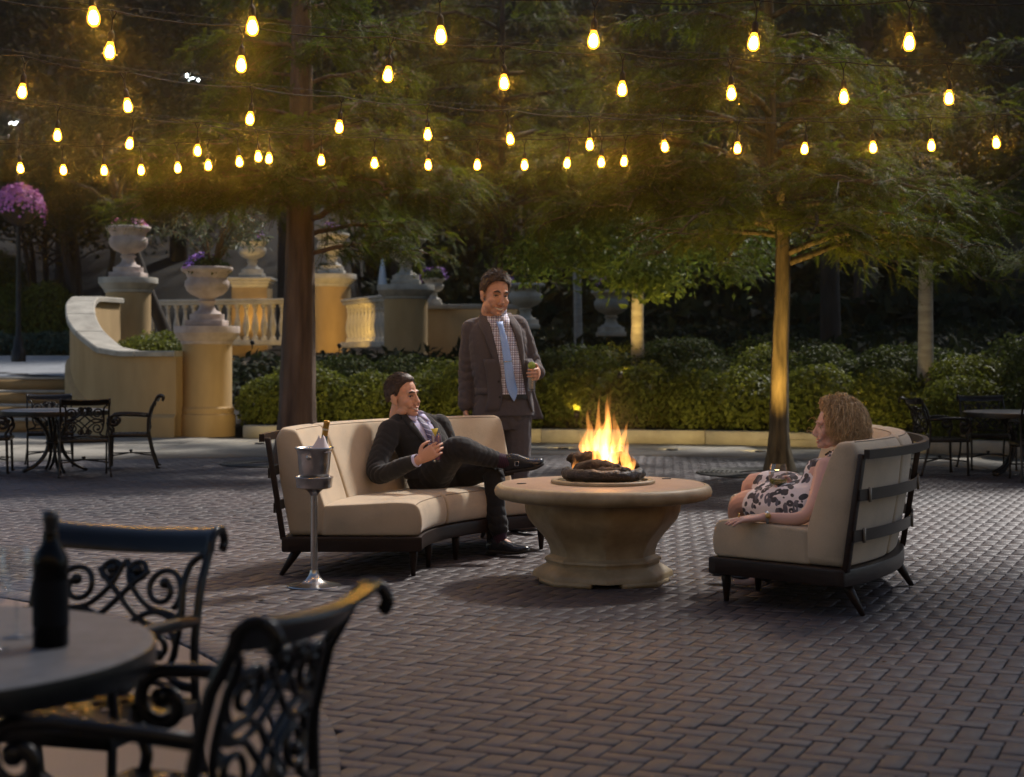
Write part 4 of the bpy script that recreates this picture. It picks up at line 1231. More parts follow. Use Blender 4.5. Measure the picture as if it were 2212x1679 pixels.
far_labels = ['far dark tree crown over the terrace end', 'far dark tree crown above the clipped bush', 'far dark tree crown above the back urn', 'far dark tree crown above the balustrade', 'far dark tree crown above the tall column', 'far dark tree crown above the standing man',
              'far dark tree crown above the birch', 'far dark tree crown left of the uplit cypress', 'far dark tree crown right of the uplit cypress', 'far dark tree crown above the right-hand table', 'far dark tree crown past the right-hand table']
for i, xx in enumerate(np.linspace(-100, 2320, 11)):
    d_ = 44 + (i * 37 % 11)
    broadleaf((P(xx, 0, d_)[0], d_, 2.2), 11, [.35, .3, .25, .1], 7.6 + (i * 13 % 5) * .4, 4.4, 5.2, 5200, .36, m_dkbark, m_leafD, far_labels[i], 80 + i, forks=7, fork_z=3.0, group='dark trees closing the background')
for i, (X_, d_) in enumerate([(8.5, 38.5), (12.5, 40), (17, 39), (21.5, 41)]):  # trees added to keep the sun off the slope
    broadleaf((X_, d_, 1.8), 13, [.3, .26, .2, .1], 9.0, 3.6, 6.0, 4200, .42, m_dkbark, m_leafD, ['added tall tree shading the slope behind the birch', 'added tall tree shading the slope behind the uplit cypress', 'added tall tree shading the slope beyond the kerb table', 'added shading tree at the far right of the garden'][i], 140 + i, forks=7, fork_z=4.0, group='dark trees closing the background')
# the wooded slope behind everything
g = np.random.default_rng(5)
n = 26000
wx = g.uniform(-34, 34, n); wy = g.uniform(58, 82, n)
kz = bank_z(wx, wy)
pos = np.c_[wx, wy, kz + g.uniform(0, 1, n) ** 1.5 * 5]
v, f = leaf_cloud(pos, g.normal(0, .6, (n, 3)) + np.array([0, -.6, .3]), g.uniform(.5, 1.0, n), g)
o = big_mesh('woodland', v, f, np.repeat(g.uniform(0, 1, n), 4), m_leafD); tag(o, 'dark wooded slope far behind the garden', 'woodland', kind='stuff')

n = 42000
wx = g.uniform(-7, 14, n); wt = g.uniform(2.6, 24, n); wy = np.interp(wx, KERB[:, 0], KERB[:, 1]) + wt
ok_ = ~((wx < -1.0) & (wy > 31)) & (wx > -5.2)
wx, wy = wx[ok_], wy[ok_]; n = len(wx)
pos = np.c_[wx, wy, bank_z(wx, wy) + g.uniform(0, .35, n)]
v, f = leaf_cloud(pos, g.normal(0, .6, (n, 3)) + np.array([0, -.3, .6]), g.uniform(.14, .30, n), g)
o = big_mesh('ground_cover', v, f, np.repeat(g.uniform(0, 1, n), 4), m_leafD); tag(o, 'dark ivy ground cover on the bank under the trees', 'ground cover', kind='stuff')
n = 30000
wx = g.uniform(-5, 24, n); wy = np.interp(wx, KERB[:, 0], KERB[:, 1]) + g.uniform(18, 50, n)
pos = np.c_[wx, wy, bank_z(wx, wy) + g.uniform(0, .9, n)]
v, f = leaf_cloud(pos, g.normal(0, .6, (n, 3)) + np.array([0, -.6, .4]), g.uniform(.3, .65, n), g)
o = big_mesh('undergrowth', v, f, np.repeat(g.uniform(0, 1, n), 4), m_leafD); tag(o, 'dark undergrowth climbing the slope behind the garden', 'undergrowth', kind='stuff')
# ------------------------------------------------------------------ shrubs
def shrub(loc, rx, ry, h, n, size, m_l, label, seed, group, name='shrub', flowers=None, lumps=16):
    g = np.random.default_rng(seed)
    t = thing(name, label, 'shrub', loc, g.uniform(0, 6.28), group)
    mb = MB()
    for k in range(7):
        a_ = k * .9
        mb.tube([(0, 0, -.05), (rx * .3 * math.cos(a_), ry * .3 * math.sin(a_), h * .35), (rx * .65 * math.cos(a_), ry * .65 * math.sin(a_), h * .7)], [.018, .012, .005], n=5)
    mb.build('stems', m_dkbark, t)
    ld = nrm(np.c_[g.normal(size=(lumps, 2)), np.abs(g.normal(size=lumps)) * .8]); la = g.uniform(-.12, .22, lumps)
    d = nrm(np.c_[g.normal(size=(n, 2)), g.normal(size=n) * .9 + .25])
    bump = 1 + (np.exp(-8 * (1 - d @ ld.T)) * la).sum(1)
    rad = bump * np.where(g.uniform(size=n) < .7, g.uniform(.86, 1.04, n), g.uniform(.4, .9, n))
    pos = d * rad[:, None] * np.array([rx, ry, h * .62]) + np.array([0, 0, h * .40])
    keep = pos[:, 2] > .02
    pos, d = pos[keep], d[keep]
    m = len(pos)
    v, f = leaf_cloud(pos, d * .7 + g.normal(0, .5, (m, 3)) + np.array([0, 0, .25]), size * g.uniform(.6, 1.3, m), g, aspect=.55)
    lt = (g.normal(.0, .13, lumps)[(d @ ld.T).argmax(1)])
    big_mesh('foliage', v, f, np.repeat(np.clip(.5 + lt + g.normal(0, .2, m), 0, 1), 4), m_l, t)
    return t
kpath = lambda x: np.interp(x, KERB[:, 0], KERB[:, 1])
xs = np.arange(-3.75, 9.6, .80)
names = ['under the near pedestal', 'left of the reddish cypress', 'behind the reddish cypress', 'right of the reddish cypress', 'behind the seated man', 'behind the gap in the sofa', 'behind the standing man', 'behind the fire', 'below the birch trunk',
         'between the birch and the uplit cypress', 'left of the uplit cypress', 'behind the uplit cypress', 'behind the woman', 'above the right sofa back', 'left of the leaning pale tree', 'under the leaning pale tree', 'behind the kerb table', 'past the kerb table']
for i, x in enumerate(xs[:18]):
    y = kpath(x)
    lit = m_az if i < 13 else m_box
    shrub((x, y + .78 + .1 * (i % 2), .16), .58, .52, .78 + .12 * ((i * 5) % 3) / 2, 5200, .072, lit, 'low rounded azalea at the kerb ' + names[i], 100 + i, 'azaleas along the kerb', 'azalea_shrub')
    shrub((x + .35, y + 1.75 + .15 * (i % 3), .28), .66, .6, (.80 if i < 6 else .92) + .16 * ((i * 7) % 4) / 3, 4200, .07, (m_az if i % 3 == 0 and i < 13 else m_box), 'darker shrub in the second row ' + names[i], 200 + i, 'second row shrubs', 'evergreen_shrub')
    if i % 2 == 0 and i > 4:
        shrub((x + .2, y + 3.3 + .3 * (i % 3), .5), .95, .8, .85 + .2 * (i % 3) / 2, 4200, .085, m_box, 'large dark shrub in the back row ' + names[i], 300 + i, 'back row shrubs', 'evergreen_shrub')
for i, (px, py, d_, r_, h_) in enumerate([(330, 745, 26.6, .55, .7), (372, 745, 27.2, .6, .75), (300, 745, 28.4, .6, .7)]):
    shrub((P(px, py, d_)[0], d_, .85), r_, r_ * .9, h_, 3000, .07, m_az, ['small bright shrub just behind the curved wall', 'small bright shrub beside the near pedestal', 'small bright shrub at the foot of the back pedestal'][i], 400 + i, 'shrubs behind the curved wall')
for i, x in enumerate((-10, 55, 115, 170)):
    shrub((P(x, 760, 41.2)[0], 41.2, 1.2), .62, .5, .62, 3200, .085, m_blue, ['clipped blue-green hedge plant at the outer end of the terrace', 'clipped blue-green hedge plant below the flower basket post', 'clipped blue-green hedge plant below the yellow bush', 'clipped blue-green hedge plant next to the curved wall'][i], 420 + i, 'low hedge on the terrace', 'hedge_plant')
shrub((P(112, 700, 43.5)[0], 43.5, 1.2), 1.05, .9, 2.0, 7000, .10, m_az, 'large clipped yellow-green bush on the upper terrace', 430, None)
shrub((P(5, 700, 43.)[0], 43.0, 1.2), .85, .8, 1.75, 4500, .10, m_az, 'yellow-green bush left of the flower basket post', 431, None)
shrub((P(-8, 700, 46.)[0], 46.0, 2.6), .9, .8, 1.6, 4000, .11, m_az, 'light green treetop behind the flower basket', 432, None)

# ------------------------------------------------------------------ flowers in urns, hanging basket on its post
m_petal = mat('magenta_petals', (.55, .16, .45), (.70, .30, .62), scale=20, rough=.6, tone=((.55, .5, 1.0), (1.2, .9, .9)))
m_petalP = mat('purple_petals', (.36, .13, .60), (.52, .24, .72), scale=20, rough=.6)
def flowers(parent_loc, r, h, n_leaf, n_fl, m_l, m_p, label, seed, fs=.05, ls=.07, squash=.6, cat='flowers', name='flowering_plant', shade=None):
    g = np.random.default_rng(seed)
    t = thing(name, label, cat, parent_loc)
    d = nrm(np.c_[g.normal(size=(n_leaf, 2)), np.abs(g.normal(size=n_leaf)) * squash])
    pos = d * g.uniform(.3, 1, n_leaf)[:, None] ** .5 * np.array([r, r, h])
    v, f = leaf_cloud(pos, d + g.normal(0, .5, (n_leaf, 3)), ls * g.uniform(.6, 1.3, n_leaf), g)
    big_mesh('foliage', v, f, np.repeat(g.uniform(0, 1, n_leaf), 4), m_l, t)
    if n_fl:
        nc = max(4, n_fl // 25)
        cd = nrm(np.c_[g.normal(size=(nc, 2)), np.abs(g.normal(size=nc)) * squash * 1.3 + .25])
        ci = g.integers(nc, size=n_fl)
        d = nrm(cd[ci] + g.normal(0, .16, (n_fl, 3)))
        pos = d * np.array([r, r, h]) * g.uniform(.98, 1.15, n_fl)[:, None]
        v, f = leaf_cloud(pos, d + g.normal(0, .4, (n_fl, 3)), fs * g.uniform(.7, 1.3, n_fl), g, aspect=.9)
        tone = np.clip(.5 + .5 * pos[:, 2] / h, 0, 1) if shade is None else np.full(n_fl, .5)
        big_mesh('blossoms', v, f, np.repeat(tone, 4), m_p, t)
    return t
zt = lambda z, s_: z + .90 * s_ + .1 * s_
flowers((P_NEAR[0], P_NEAR[1], 2.56), .36, .27, 1500, 140, m_box, m_petalP, 'dark foliage with purple flowers in the pink urn', 501)
flowers((P_BACK[0], P_BACK[1], 3.62), .34, .24, 900, 260, m_az, m_petal, 'pink flowers over bright leaves in the back urn', 502)
flowers((P_SQ[0], P_SQ[1], 3.95), .34, .3, 900, 60, m_willow, m_petalP, 'grey-green trailing plant in the urn on the square pedestal', 503)
flowers((P_MID[0], P_MID[1], 3.92), .36, .3, 900, 60, m_willow, m_petalP, 'grey-green plant in the urn on the tall column', 504)
flowers((P_RT[0], P_RT[1], 3.5), .34, .25, 800, 40, m_box, m_petalP, 'dark plant in the shaded urn ending the balustrade', 505)
flowers((-1.62, 33.05, 2.83), .27, .26, 500, 160, m_box, m_petalP, 'purple flowers in the small bowl on the garden wall', 506)
flowers((P(1135, 700, 30.)[0], 30.0, 2.52), .36, .3, 900, 90, m_box, m_petalP, 'dark plant with purple flowers behind the standing man', 507)
flowers((P(1320, 715, 31.)[0], 31.0, 2.45), .36, .3, 900, 90, m_box, m_petalP, 'dark plant with purple flowers beside the birch trunk', 508)
# willow-like shoots growing out of the near urn and beside the cypress
def willow(loc, h, n_sh, label, seed, spread=.7, lean=(0, 0)):
    g = np.random.default_rng(seed)
    t = thing('willow_shrub', label, 'shrub', loc)
    mb = MB(); pos, nor = [], []
    for k in range(n_sh):
        a_ = g.uniform(0, 6.28); L = h * g.uniform(.6, 1.1)
        p = spline([(0, 0, 0), (spread * .35 * math.cos(a_) + lean[0] * .3, spread * .35 * math.sin(a_), L * .55), (spread * .8 * math.cos(a_) + lean[0] * .7, spread * .8 * math.sin(a_), L * .85), (spread * 1.25 * math.cos(a_) + lean[0], spread * 1.25 * math.sin(a_), L * .7)], 14)
        mb.tube(p, np.linspace(.022, .004, 14), n=5)
        for j in range(60):
            q = g.uniform(.25, 1) * 13; i0 = min(12, int(q)); pos.append(p[i0] + (p[i0 + 1] - p[i0]) * (q - i0) + g.normal(0, .05, 3)); nor.append(g.normal(0, .7, 3))
    mb.build('stems', mat('ochre_stem', (.10, .055, .015), (.16, .09, .03), scale=10, rough=.8), t)
    pos = np.array(pos)
    v, f = leaf_cloud(pos, np.array(nor), g.uniform(.09, .16, len(pos)), g, aspect=.22)
    v[:, 2] -= np.tile([0, .01, .04, .01], len(pos))
    big_mesh('foliage', v, f, np.repeat(g.uniform(0, 1, len(pos)), 4), m_willow, t)
willow((P_NEAR[0] + .05, P_NEAR[1] + .1, 2.55), 1.15, 16, 'willow-leaved shoots standing in the pink urn', 511, spread=.75)
LPX = P(40, 700, 36.)[0]
lp = thing('lamp_post', 'black iron post carrying a basket of pink and purple flowers', 'post', (LPX, 36.0, 1.1))
mb = MB(); mb.lathe([(.16, 0), (.16, .25), (.12, .3), (.1, .5), (.06, .6), (.055, 2.0), (.05, 5.4)], n=16); mb.build('pole', m_iron, lp, angle=40)
mb = MB(); mb.lathe([(.05, 3.05), (.3, 3.2), (.42, 3.4), (.44, 3.42)], n=24, cap=False); mb.build('basket', m_iron, lp)
flowers((LPX, 36.0, 4.42), .55, .62, 1500, 1700, m_box, m_petal, 'round mass of pink and purple blossoms in the post basket', 520, fs=.075, ls=.09, squash=1.0)

# ------------------------------------------------------------------ string lights
def bulb_mat():
    return emit_mat('bulb_glow', (1.0, .60, .10), BULB_POWER)
BULB_POWER = 150
m_bulb = bulb_mat()
m_halo, nt_, b_ = M_('amber_glass')
tr_ = nt_.nodes.new('ShaderNodeBsdfTransparent'); tr_.inputs[0].default_value = (1, .80, .45, 1)
em_ = nt_.nodes.new('ShaderNodeEmission'); em_.inputs[0].default_value = (1, .45, .03, 1); em_.inputs[1].default_value = 2.2
ad_ = nt_.nodes.new('ShaderNodeAddShader'); nt_.links.new(tr_.outputs[0], ad_.inputs[0]); nt_.links.new(em_.outputs[0], ad_.inputs[1])
nt_.links.new(ad_.outputs[0], nt_.nodes['Material Output'].inputs[0]); nt_.nodes.remove(b_)
m_cable = mat('black_rubber', (.006, .005, .004), rough=.6, spec=.2)
ZB = 2.85
ROWS = [('over the front of the fire circle', [(202, 36), (545, 57), (952, 76), (1282, 86), (1628, 91), (1964, 91)]),
        ('over the middle of the fire circle', [(237, 110), (521, 139), (838, 161), (1089, 178), (1344, 192), (1580, 201), (1823, 209), (2050, 211)]),
        ('crossing behind the sofas', [(48, 197), (276, 228), (540, 256), (733, 274), (924, 290), (1102, 300), (1274, 312), (1436, 316), (1593, 320), (1738, 321), (1886, 318), (2012, 314), (2152, 308)]),
        ('hung before the two cypresses', [(124, 292), (280, 310), (427, 325), (558, 338), (694, 346), (809, 352), (925, 356), (1031, 356), (1133, 356), (1225, 352), (1299, 350), (1348, 348)]),
        ('running back over the steps table', [(44, 363), (137, 367), (225, 368), (305, 367), (384, 362), (450, 357), (517, 349), (581, 342)])]
core = MB(); core.lathe([(0, -.036), (.012, -.034), (.020, -.024), (.022, -.010), (.018, .010), (.012, .024), (.0, .030)], n=14, cap=False); core_me = core.mesh('filament'); core_me.materials.append(m_bulb)
glas = MB(); glas.lathe([(0, -.046), (.014, -.044), (.025, -.034), (.030, -.016), (.0285, 0), (.023, .02), (.0165, .036), (.013, .046)], n=18, cap=False); glas_me = glas.mesh('bulb'); glas_me.materials.append(m_halo)
sock = MB(); sock.lathe([(.0, .045), (.016, .045), (.0175, .05), (.0175, .085), (.013, .098), (.006, .104), (.0045, .11), (.004, .165)], n=12, cap=False)
sock.tube([(0, 0, .165), (-.012, 0, .19), (-.02, 0, .21)], .004, n=5); sock.tube([(0, 0, .165), (.012, 0, .19), (.02, 0, .21)], .004, n=5)
sock_me = sock.mesh('socket'); sock_me.materials.append(m_cable)
g = np.random.default_rng(8)
for lab, row in ROWS:
    pts = np.array([P(x, y, (ZB - HC) * FPX / (YH - y)) for x, y in row])
    t = thing('light_string', 'string of glowing amber bulbs ' + lab, 'string lights', tuple(pts[0]), 0, 'string lights over the plaza')
    q = pts - pts[0]
    q0 = q[0] - (q[1] - q[0]); q1 = q[-1] + (q[-1] - q[-2])
    top = np.vstack([q0 - (q[1] - q[0]) * 2, q0, q, q1, q1 + (q[-1] - q[-2]) * 2]) + np.array([0, 0, .212])
    w = []
    for a_, b_ in zip(top[:-1], top[1:]):
        for s_ in np.linspace(0, 1, 8, endpoint=False):
            w.append(a_ + (b_ - a_) * s_ + np.array([0, 0, -.035 * 4 * s_ * (1 - s_) * np.linalg.norm(b_ - a_)]))
    w.append(top[-1])
    mb = MB(); mb.tube(np.array(w), .004, n=6); mb.build('cable', m_cable, t)
    mb = MB(); mb.tube(np.array(top) + np.array([0, 0, .02]), .0018, n=4); mb.build('support_wire', m_cable, t)
    for p in q:
        o = bpy.data.objects.new('socket', sock_me); COL.objects.link(o); o.parent = t; o.location = p; o.rotation_euler = (g.normal(0, .06), g.normal(0, .06), math.atan2((q[-1] - q[0])[1], (q[-1] - q[0])[0]))
        b2 = bpy.data.objects.new('bulb', glas_me); COL.objects.link(b2); b2.parent = o
        b3 = bpy.data.objects.new('filament', core_me); COL.objects.link(b3); b3.parent = o

# added out of view: tree to shade the foreground, hotel front to block sky
def unseen_tree(loc, label, seed, zc=12.5, rx=3.9):
    broadleaf(loc, 14, [.32, .28, .22, .1], zc, rx, 3.4, 9000, .30, m_dkbark, m_leafL, label, seed, forks=9, fork_z=8.5, name='added_shade_tree')
unseen_tree((8.5, 14.3, 0), 'added unseen tree shading the foreground from the right', 71)
hotel = thing('added_hotel_front', 'added unseen hotel front blocking the sky behind the viewer', 'building', (0, -5, 0))
mb = MB(); mb.box((0, -.5, 3.2), (44, 1, 6.4)); mb.build('wall', m_stucco, hotel, smooth=False)
for k in range(11):
    for j in range(1):
        x_ = -20 + 4 * k; z_ = 1.9 + 4.3 * j
        mb = MB(); mb.box((x_, .03, z_), (1.9, .1, 2.9)); w_ = mb.build('window', m_dark, hotel, smooth=False)
        mb = MB(); mb.box((x_, .09, z_ - 1.52), (2.2, .2, .12)); mb.build('sill', m_stone, w_, smooth=False)
# ------------------------------------------------------------------ garden lamps
WARM = (1.0, .62, .15)
m_lens = emit_mat('lamp_lens', (1.0, .78, .30), 30)
def garden_spot(loc, target, power, label, angle=70, lens=True):
    t = thing('garden_spotlight', label, 'spotlight', loc, 0, 'garden spotlights')
    v = nrm(np.array(target) - np.array(loc))
    mb = MB(); mb.tube([(0, 0, -.12), (0, 0, 0)], .012, n=8); mb.build('stake', m_iron, t)
    mb = MB(); mb.tube([-v * .06, v * .03], [.04, .045], n=14); mb.build('housing', m_iron, t)
    mb = MB(); mb.tube([v * .0305, v * .034], [.035, .034], n=14); mb.build('lens', m_lens, t)
    sp = bpy.data.lights.new('spotlight', 'SPOT'); sp.energy = power; sp.color = WARM; sp.spot_size = math.radians(angle); sp.spot_blend = .7; sp.shadow_soft_size = .04
    o = bpy.data.objects.new('spotlight', sp); COL.objects.link(o); o.parent = t; o.location = v * .05
    o.rotation_euler = Vector(-v).to_track_quat('Z', 'Y').to_euler()
    return t
up = G(1678, 1034)
garden_spot((up[0], up[1], .05), (2.95, 17.3, 3.0), 300, 'small yellow uplight at the foot of the golden cypress trunk', 84)
a_ = (P(1245, 0, 23.2)[0], 23.12, .42); garden_spot(a_, (a_[0], a_[1] + .55, a_[2] + .6), 30, 'yellow garden light in the azaleas between man and fire', 110)
a_ = (P(1850, 0, 21.6)[0], 21.55, .42); garden_spot(a_, (a_[0], a_[1] + .55, a_[2] + .6), 26, 'yellow garden light in the shrubs above the woman', 110)
a_ = P(1558, 600, 28.0); garden_spot(a_, (a_[0], a_[1] + .3, a_[2] + 1.), 12, 'yellow light glowing in leaves left of the uplit trunk', 110)
garden_spot((P_MID[0] + .6, P_MID[1] - 4.0, 1.45), (P_MID[0], P_MID[1], 2.4), 190, 'added light washing the tall round column', 70)  # added wash light, no lamp visible at the column
garden_spot((P_SQ[0] + .3, P_SQ[1] - 1.3, 1.6), (P_SQ[0], P_SQ[1], 3.6), 40, 'garden light washing the square pedestal', 110)
garden_spot((P(545, 750, 31.)[0], 31.0, 1.5), (-6.2, 37.6, 2.2), 170, 'added light shining on the balustrade', 80)  # added to brighten the balustrade, fixture not seen
def hedge_fill(loc, target, power, label, angle=120):
    """added flush lamp washing the plants"""
    t = thing('hedge_fill', label, 'ground light', loc, 0, 'added fill lights along the walk')
    mb = MB(); mb.lathe([(.07, -.02), (.075, .006), (.06, .010), (.052, .006)], n=20, cap=False); mb.build('collar', m_iron, t)
    mb = MB(); mb.lathe([(.052, .004), (0, .004)], n=20, cap=False); mb.build('lens', m_dimlens, t)
    v = nrm(np.array(target) - np.array(loc))
    sp = bpy.data.lights.new('hedge_fill_lamp', 'SPOT'); sp.energy = power; sp.color = (1.0, .74, .30); sp.spot_size = math.radians(angle); sp.spot_blend = 1.0; sp.shadow_soft_size = .08
    o = bpy.data.objects.new('hedge_fill_lamp', sp); COL.objects.link(o); o.parent = t; o.location = (0, 0, .05)
    o.rotation_euler = Vector(-v).to_track_quat('Z', 'Y').to_euler()
m_dimlens = emit_mat('hedge_fill_lens', (1.0, .78, .40), 1.5)
for px_, lab in ((560, 'added fill light before the azaleas beside the near pedestal'), (790, 'added fill light before the azaleas right of the reddish trunk'), (980, 'added fill light before the azaleas behind the seated man'), (1210, 'added fill light before the azaleas beside the standing man'), (1430, 'added fill light before the azaleas behind the flames'), (1600, 'added fill light before the azaleas left of the golden trunk'), (1800, 'added fill light before the azaleas behind the woman')):
    X_ = P(px_, 0, 22.6)[0]; k_ = float(kpath(X_)); hedge_fill((X_, k_ - 1.5, .012), (X_, k_ + 1.0, .9), 58, lab)  # added fill for hedge and kerb, no fixtures seen here
garden_spot((P(1340, 0, 23.3)[0], 23.3, .98), (P(1360, 0, 24.5)[0], 24.3, 3.0), 110, 'added light shining up into the pale-barked tree', 110)  # added lamp to brighten trunk and crown, none seen there
# white street lamps glinting through the leaves
for k, (x, y, lab) in enumerate([(416, 176, 'white street lamp glinting through leaves beside the reddish cypress'), (28, 281, 'white street lamp glinting above the flower basket'), (1765, 240, 'white street lamp glinting through the uplit cypress')]):
    px = P(x, y, 57.0)
    t = thing('street_lamp', lab, 'street lamp', (px[0], px[1], 7.0), 0, 'street lamps beyond the garden')
    hh = px[2] - 7.0
    mb = MB(); mb.lathe([(.12, 0), (.07, .4), (.05, hh - .3), (.12, hh - .25), (.14, hh - .22)], n=12); mb.build('pole', m_iron, t, angle=40)
    mb = MB(); mb.lathe([(.14, hh - .21), (.27, hh - .05), (.30, hh + .12), (.2, hh + .28), (0, hh + .33)], n=18, cap=False); mb.build('globe', emit_mat('lamp_globe', (.86, .95, 1.0), 12), t)
# ------------------------------------------------------------------ people: tools
from mathutils.bvhtree import BVHTree
def skin_mat(name, c, c2):
    return mat(name, c, c2, scale=22, rough=.48, sss=.12, bump=.08, bscale=200, bdist=.002, spec=.35)
m_skin1 = skin_mat('skin_tan', (.62, .335, .225), (.65, .36, .245))
m_skin2 = skin_mat('skin_olive', (.55, .295, .195), (.58, .315, .21))
m_skin3 = skin_mat('skin_fair', (.70, .43, .345), (.73, .45, .365))
m_teeth = mat('teeth', (.75, .70, .60), rough=.3)
m_eye = mat('eye_white', (.55, .50, .46), rough=.2)
m_iris = mat('iris_dark', (.02, .012, .008), rough=.15)
m_lip = mat('lips', (.48, .22, .17), rough=.45)
m_lip3 = mat('lips_rose', (.50, .16, .15), rough=.4)

def loft(mb, cen, R_, F_, rx, ry, n=20, p=2.3):
    """superellipse rings: cen (k,3); R_/F_ lateral and forward axes (3,) or (k,3)"""
    cen = np.asarray(cen, float); k = len(cen)
    R_ = np.broadcast_to(np.asarray(R_, float), (k, 3)); F_ = np.broadcast_to(np.asarray(F_, float), (k, 3))
    rx = np.broadcast_to(np.asarray(rx, float), (k,)); ry = np.broadcast_to(np.asarray(ry, float), (k,))
    a_ = np.arange(n) * 2 * math.pi / n
    cs, sn = np.cos(a_), np.sin(a_)
    cx = np.sign(cs) * np.abs(cs) ** (2 / p); sx = np.sign(sn) * np.abs(sn) ** (2 / p)
    R = [cen[i] + rx[i] * cx[:, None] * R_[i] + ry[i] * sx[:, None] * F_[i] for i in range(k)]
    mb.rings(R)
def limb(mb, pts, rad, n=14, k=22, flat=None):
    pth = spline(pts, k)
    q = np.linspace(0, 1, k); s_ = np.linspace(0, 1, len(rad))
    rr = np.interp(q, s_, rad)
    mb.tube(pth, rr, n=n, flat=None if flat is None else np.interp(q, s_, flat))
    mb.ball(pth[0], rr[0], n=n, m=8); mb.ball(pth[-1], rr[-1], n=n, m=8)
def remesh(mb, voxel, smooth=3, fac=.5):
    me = mb.mesh('tmp', smooth=True)
    o = bpy.data.objects.new('tmp', me); COL.objects.link(o)
    m = o.modifiers.new('r', 'REMESH'); m.mode = 'VOXEL'; m.voxel_size = voxel; m.use_smooth_shade = True
    if smooth:
        m = o.modifiers.new('s', 'SMOOTH'); m.iterations = smooth; m.factor = fac
    dg = bpy.context.evaluated_depsgraph_get()
    me2 = bpy.data.meshes.new_from_object(o.evaluated_get(dg))
    bpy.data.objects.remove(o); bpy.data.meshes.remove(me)
    return me2
def get_co(me):
    v = np.empty(len(me.vertices) * 3, np.float32); me.vertices.foreach_get('co', v); return v.reshape(-1, 3).astype(float)
def get_no(me):
    v = np.empty(len(me.vertices) * 3, np.float32); me.vertices.foreach_get('normal', v); return v.reshape(-1, 3).astype(float)
def set_co(me, v):
    me.vertices.foreach_set('co', np.ascontiguousarray(v, np.float32).ravel()); me.update()
def wrinkle(me, amp, seed, freq=28, dirs=14, mask=None):
    """soft cloth folds: summed directional waves along the normals"""
    g = np.random.default_rng(seed)
    v, n = get_co(me), get_no(me)
    t = np.zeros(len(v))
    for k in range(dirs):
        d = nrm(g.normal(size=3)); f = freq * g.uniform(.35, 1.6)
        w = np.sin(v @ d * f + g.uniform(0, 6.28) + 1.4 * np.sin(v @ nrm(g.normal(size=3)) * f * .35))
        t += np.sign(w) * np.abs(w) ** 1.5 * (14 / f) ** .6
    t /= dirs ** .5
    if mask is not None: t *= mask(v)
    set_co(me, v + n * (amp * t)[:, None])
def crease(me, items, seed=1):
    """sharp folds bunching round joints: (centre, axis, radius, waves per metre, depth)"""
    g = np.random.default_rng(seed)
    v, n = get_co(me), get_no(me)
    d = np.zeros(len(v))
    for c, ax, sg, fr, amp in items:
        ax = nrm(np.array(ax, float)); r = v - np.array(c, float)
        e1 = nrm(np.cross(ax, (.3, .5, .8)))
        ph = r @ ax * fr * 6.283 + 1.6 * np.sin(r @ e1 * 38 + g.uniform(0, 6)) + .9 * np.sin(r @ np.cross(ax, e1) * 55 + g.uniform(0, 6))
        d += amp * np.exp(-(r ** 2).sum(1) / sg ** 2) * (np.abs(np.sin(ph * .5)) ** .7 - .6)
    set_co(me, v + n * d[:, None])
def put(me, name, m_, parent, label=None):
    me.materials.clear(); me.materials.append(m_)
    at = me.attributes.get('tone') or me.attributes.new('tone', 'FLOAT', 'POINT')
    me.polygons.foreach_set('use_smooth', np.ones(len(me.polygons), bool))
    o = bpy.data.objects.new(name, me); COL.objects.link(o); o.parent = parent
    if parent is not None: o.location = [-k for k in parent.location]
    if label: o['label'] = label
    return o
def putmb(mb, name, m_, parent, smooth=True, angle=None, solid=0.0):
    o = mb.build(name, m_, parent, smooth=smooth, angle=angle)
    o.location = [-k for k in parent.location]
    if solid:
        md = o.modifiers.new('t', 'SOLIDIFY'); md.thickness = solid; md.offset = 0
    return o
def bvh_of(me):
    return BVHTree.FromPolygons([tuple(c) for c in get_co(me)], [tuple(p.vertices) for p in me.polygons])
class Wrap:
    """lay strips of cloth on a garment: u to the wearer's right, v downwards, offset along the outward direction"""
    def __init__(s, bvh, O, R_, D_, F_):
        s.b = bvh; s.O = np.array(O, float); s.R = nrm(R_); s.F = nrm(F_); s.D = nrm(D_)
    def pt(s, u, v, off):
        p = s.O + s.R * u + s.D * v + s.F * .6
        h = s.b.ray_cast(Vector(p), Vector(-s.F), 1.2)
        q = np.array(h[0]) if h[0] is not None else s.O + s.R * u + s.D * v
        return q + s.F * off
    def strip(s, rows, off=.004, nu=9, smooth_last=True, puff=0.0):
        """rows: list of (v, u_left, u_right) or ((uL,vL),(uR,vR))"""
        R = []
        for r in rows:
            if len(r) == 3: a_, b_ = (r[1], r[0]), (r[2], r[0])
            else: a_, b_ = r
            R.append([s.pt(a_[0] + (b_[0] - a_[0]) * q, a_[1] + (b_[1] - a_[1]) * q, off + puff * 4 * q * (1 - q)) for q in np.linspace(0, 1, nu)])
        R = np.array(R)
        for _ in range(2):
            R[1:-1] = .5 * R[1:-1] + .25 * (R[:-2] + R[2:])
        mb = MB(); mb.rings(R, closed=False)
        return mb
def rows_of(keys, n=16):
    k = np.array(keys, float)
    q = np.linspace(k[0, 0], k[-1, 0], n)
    return [(v, np.interp(v, k[:, 0], k[:, 1]), np.interp(v, k[:, 0], k[:, 2])) for v in q]

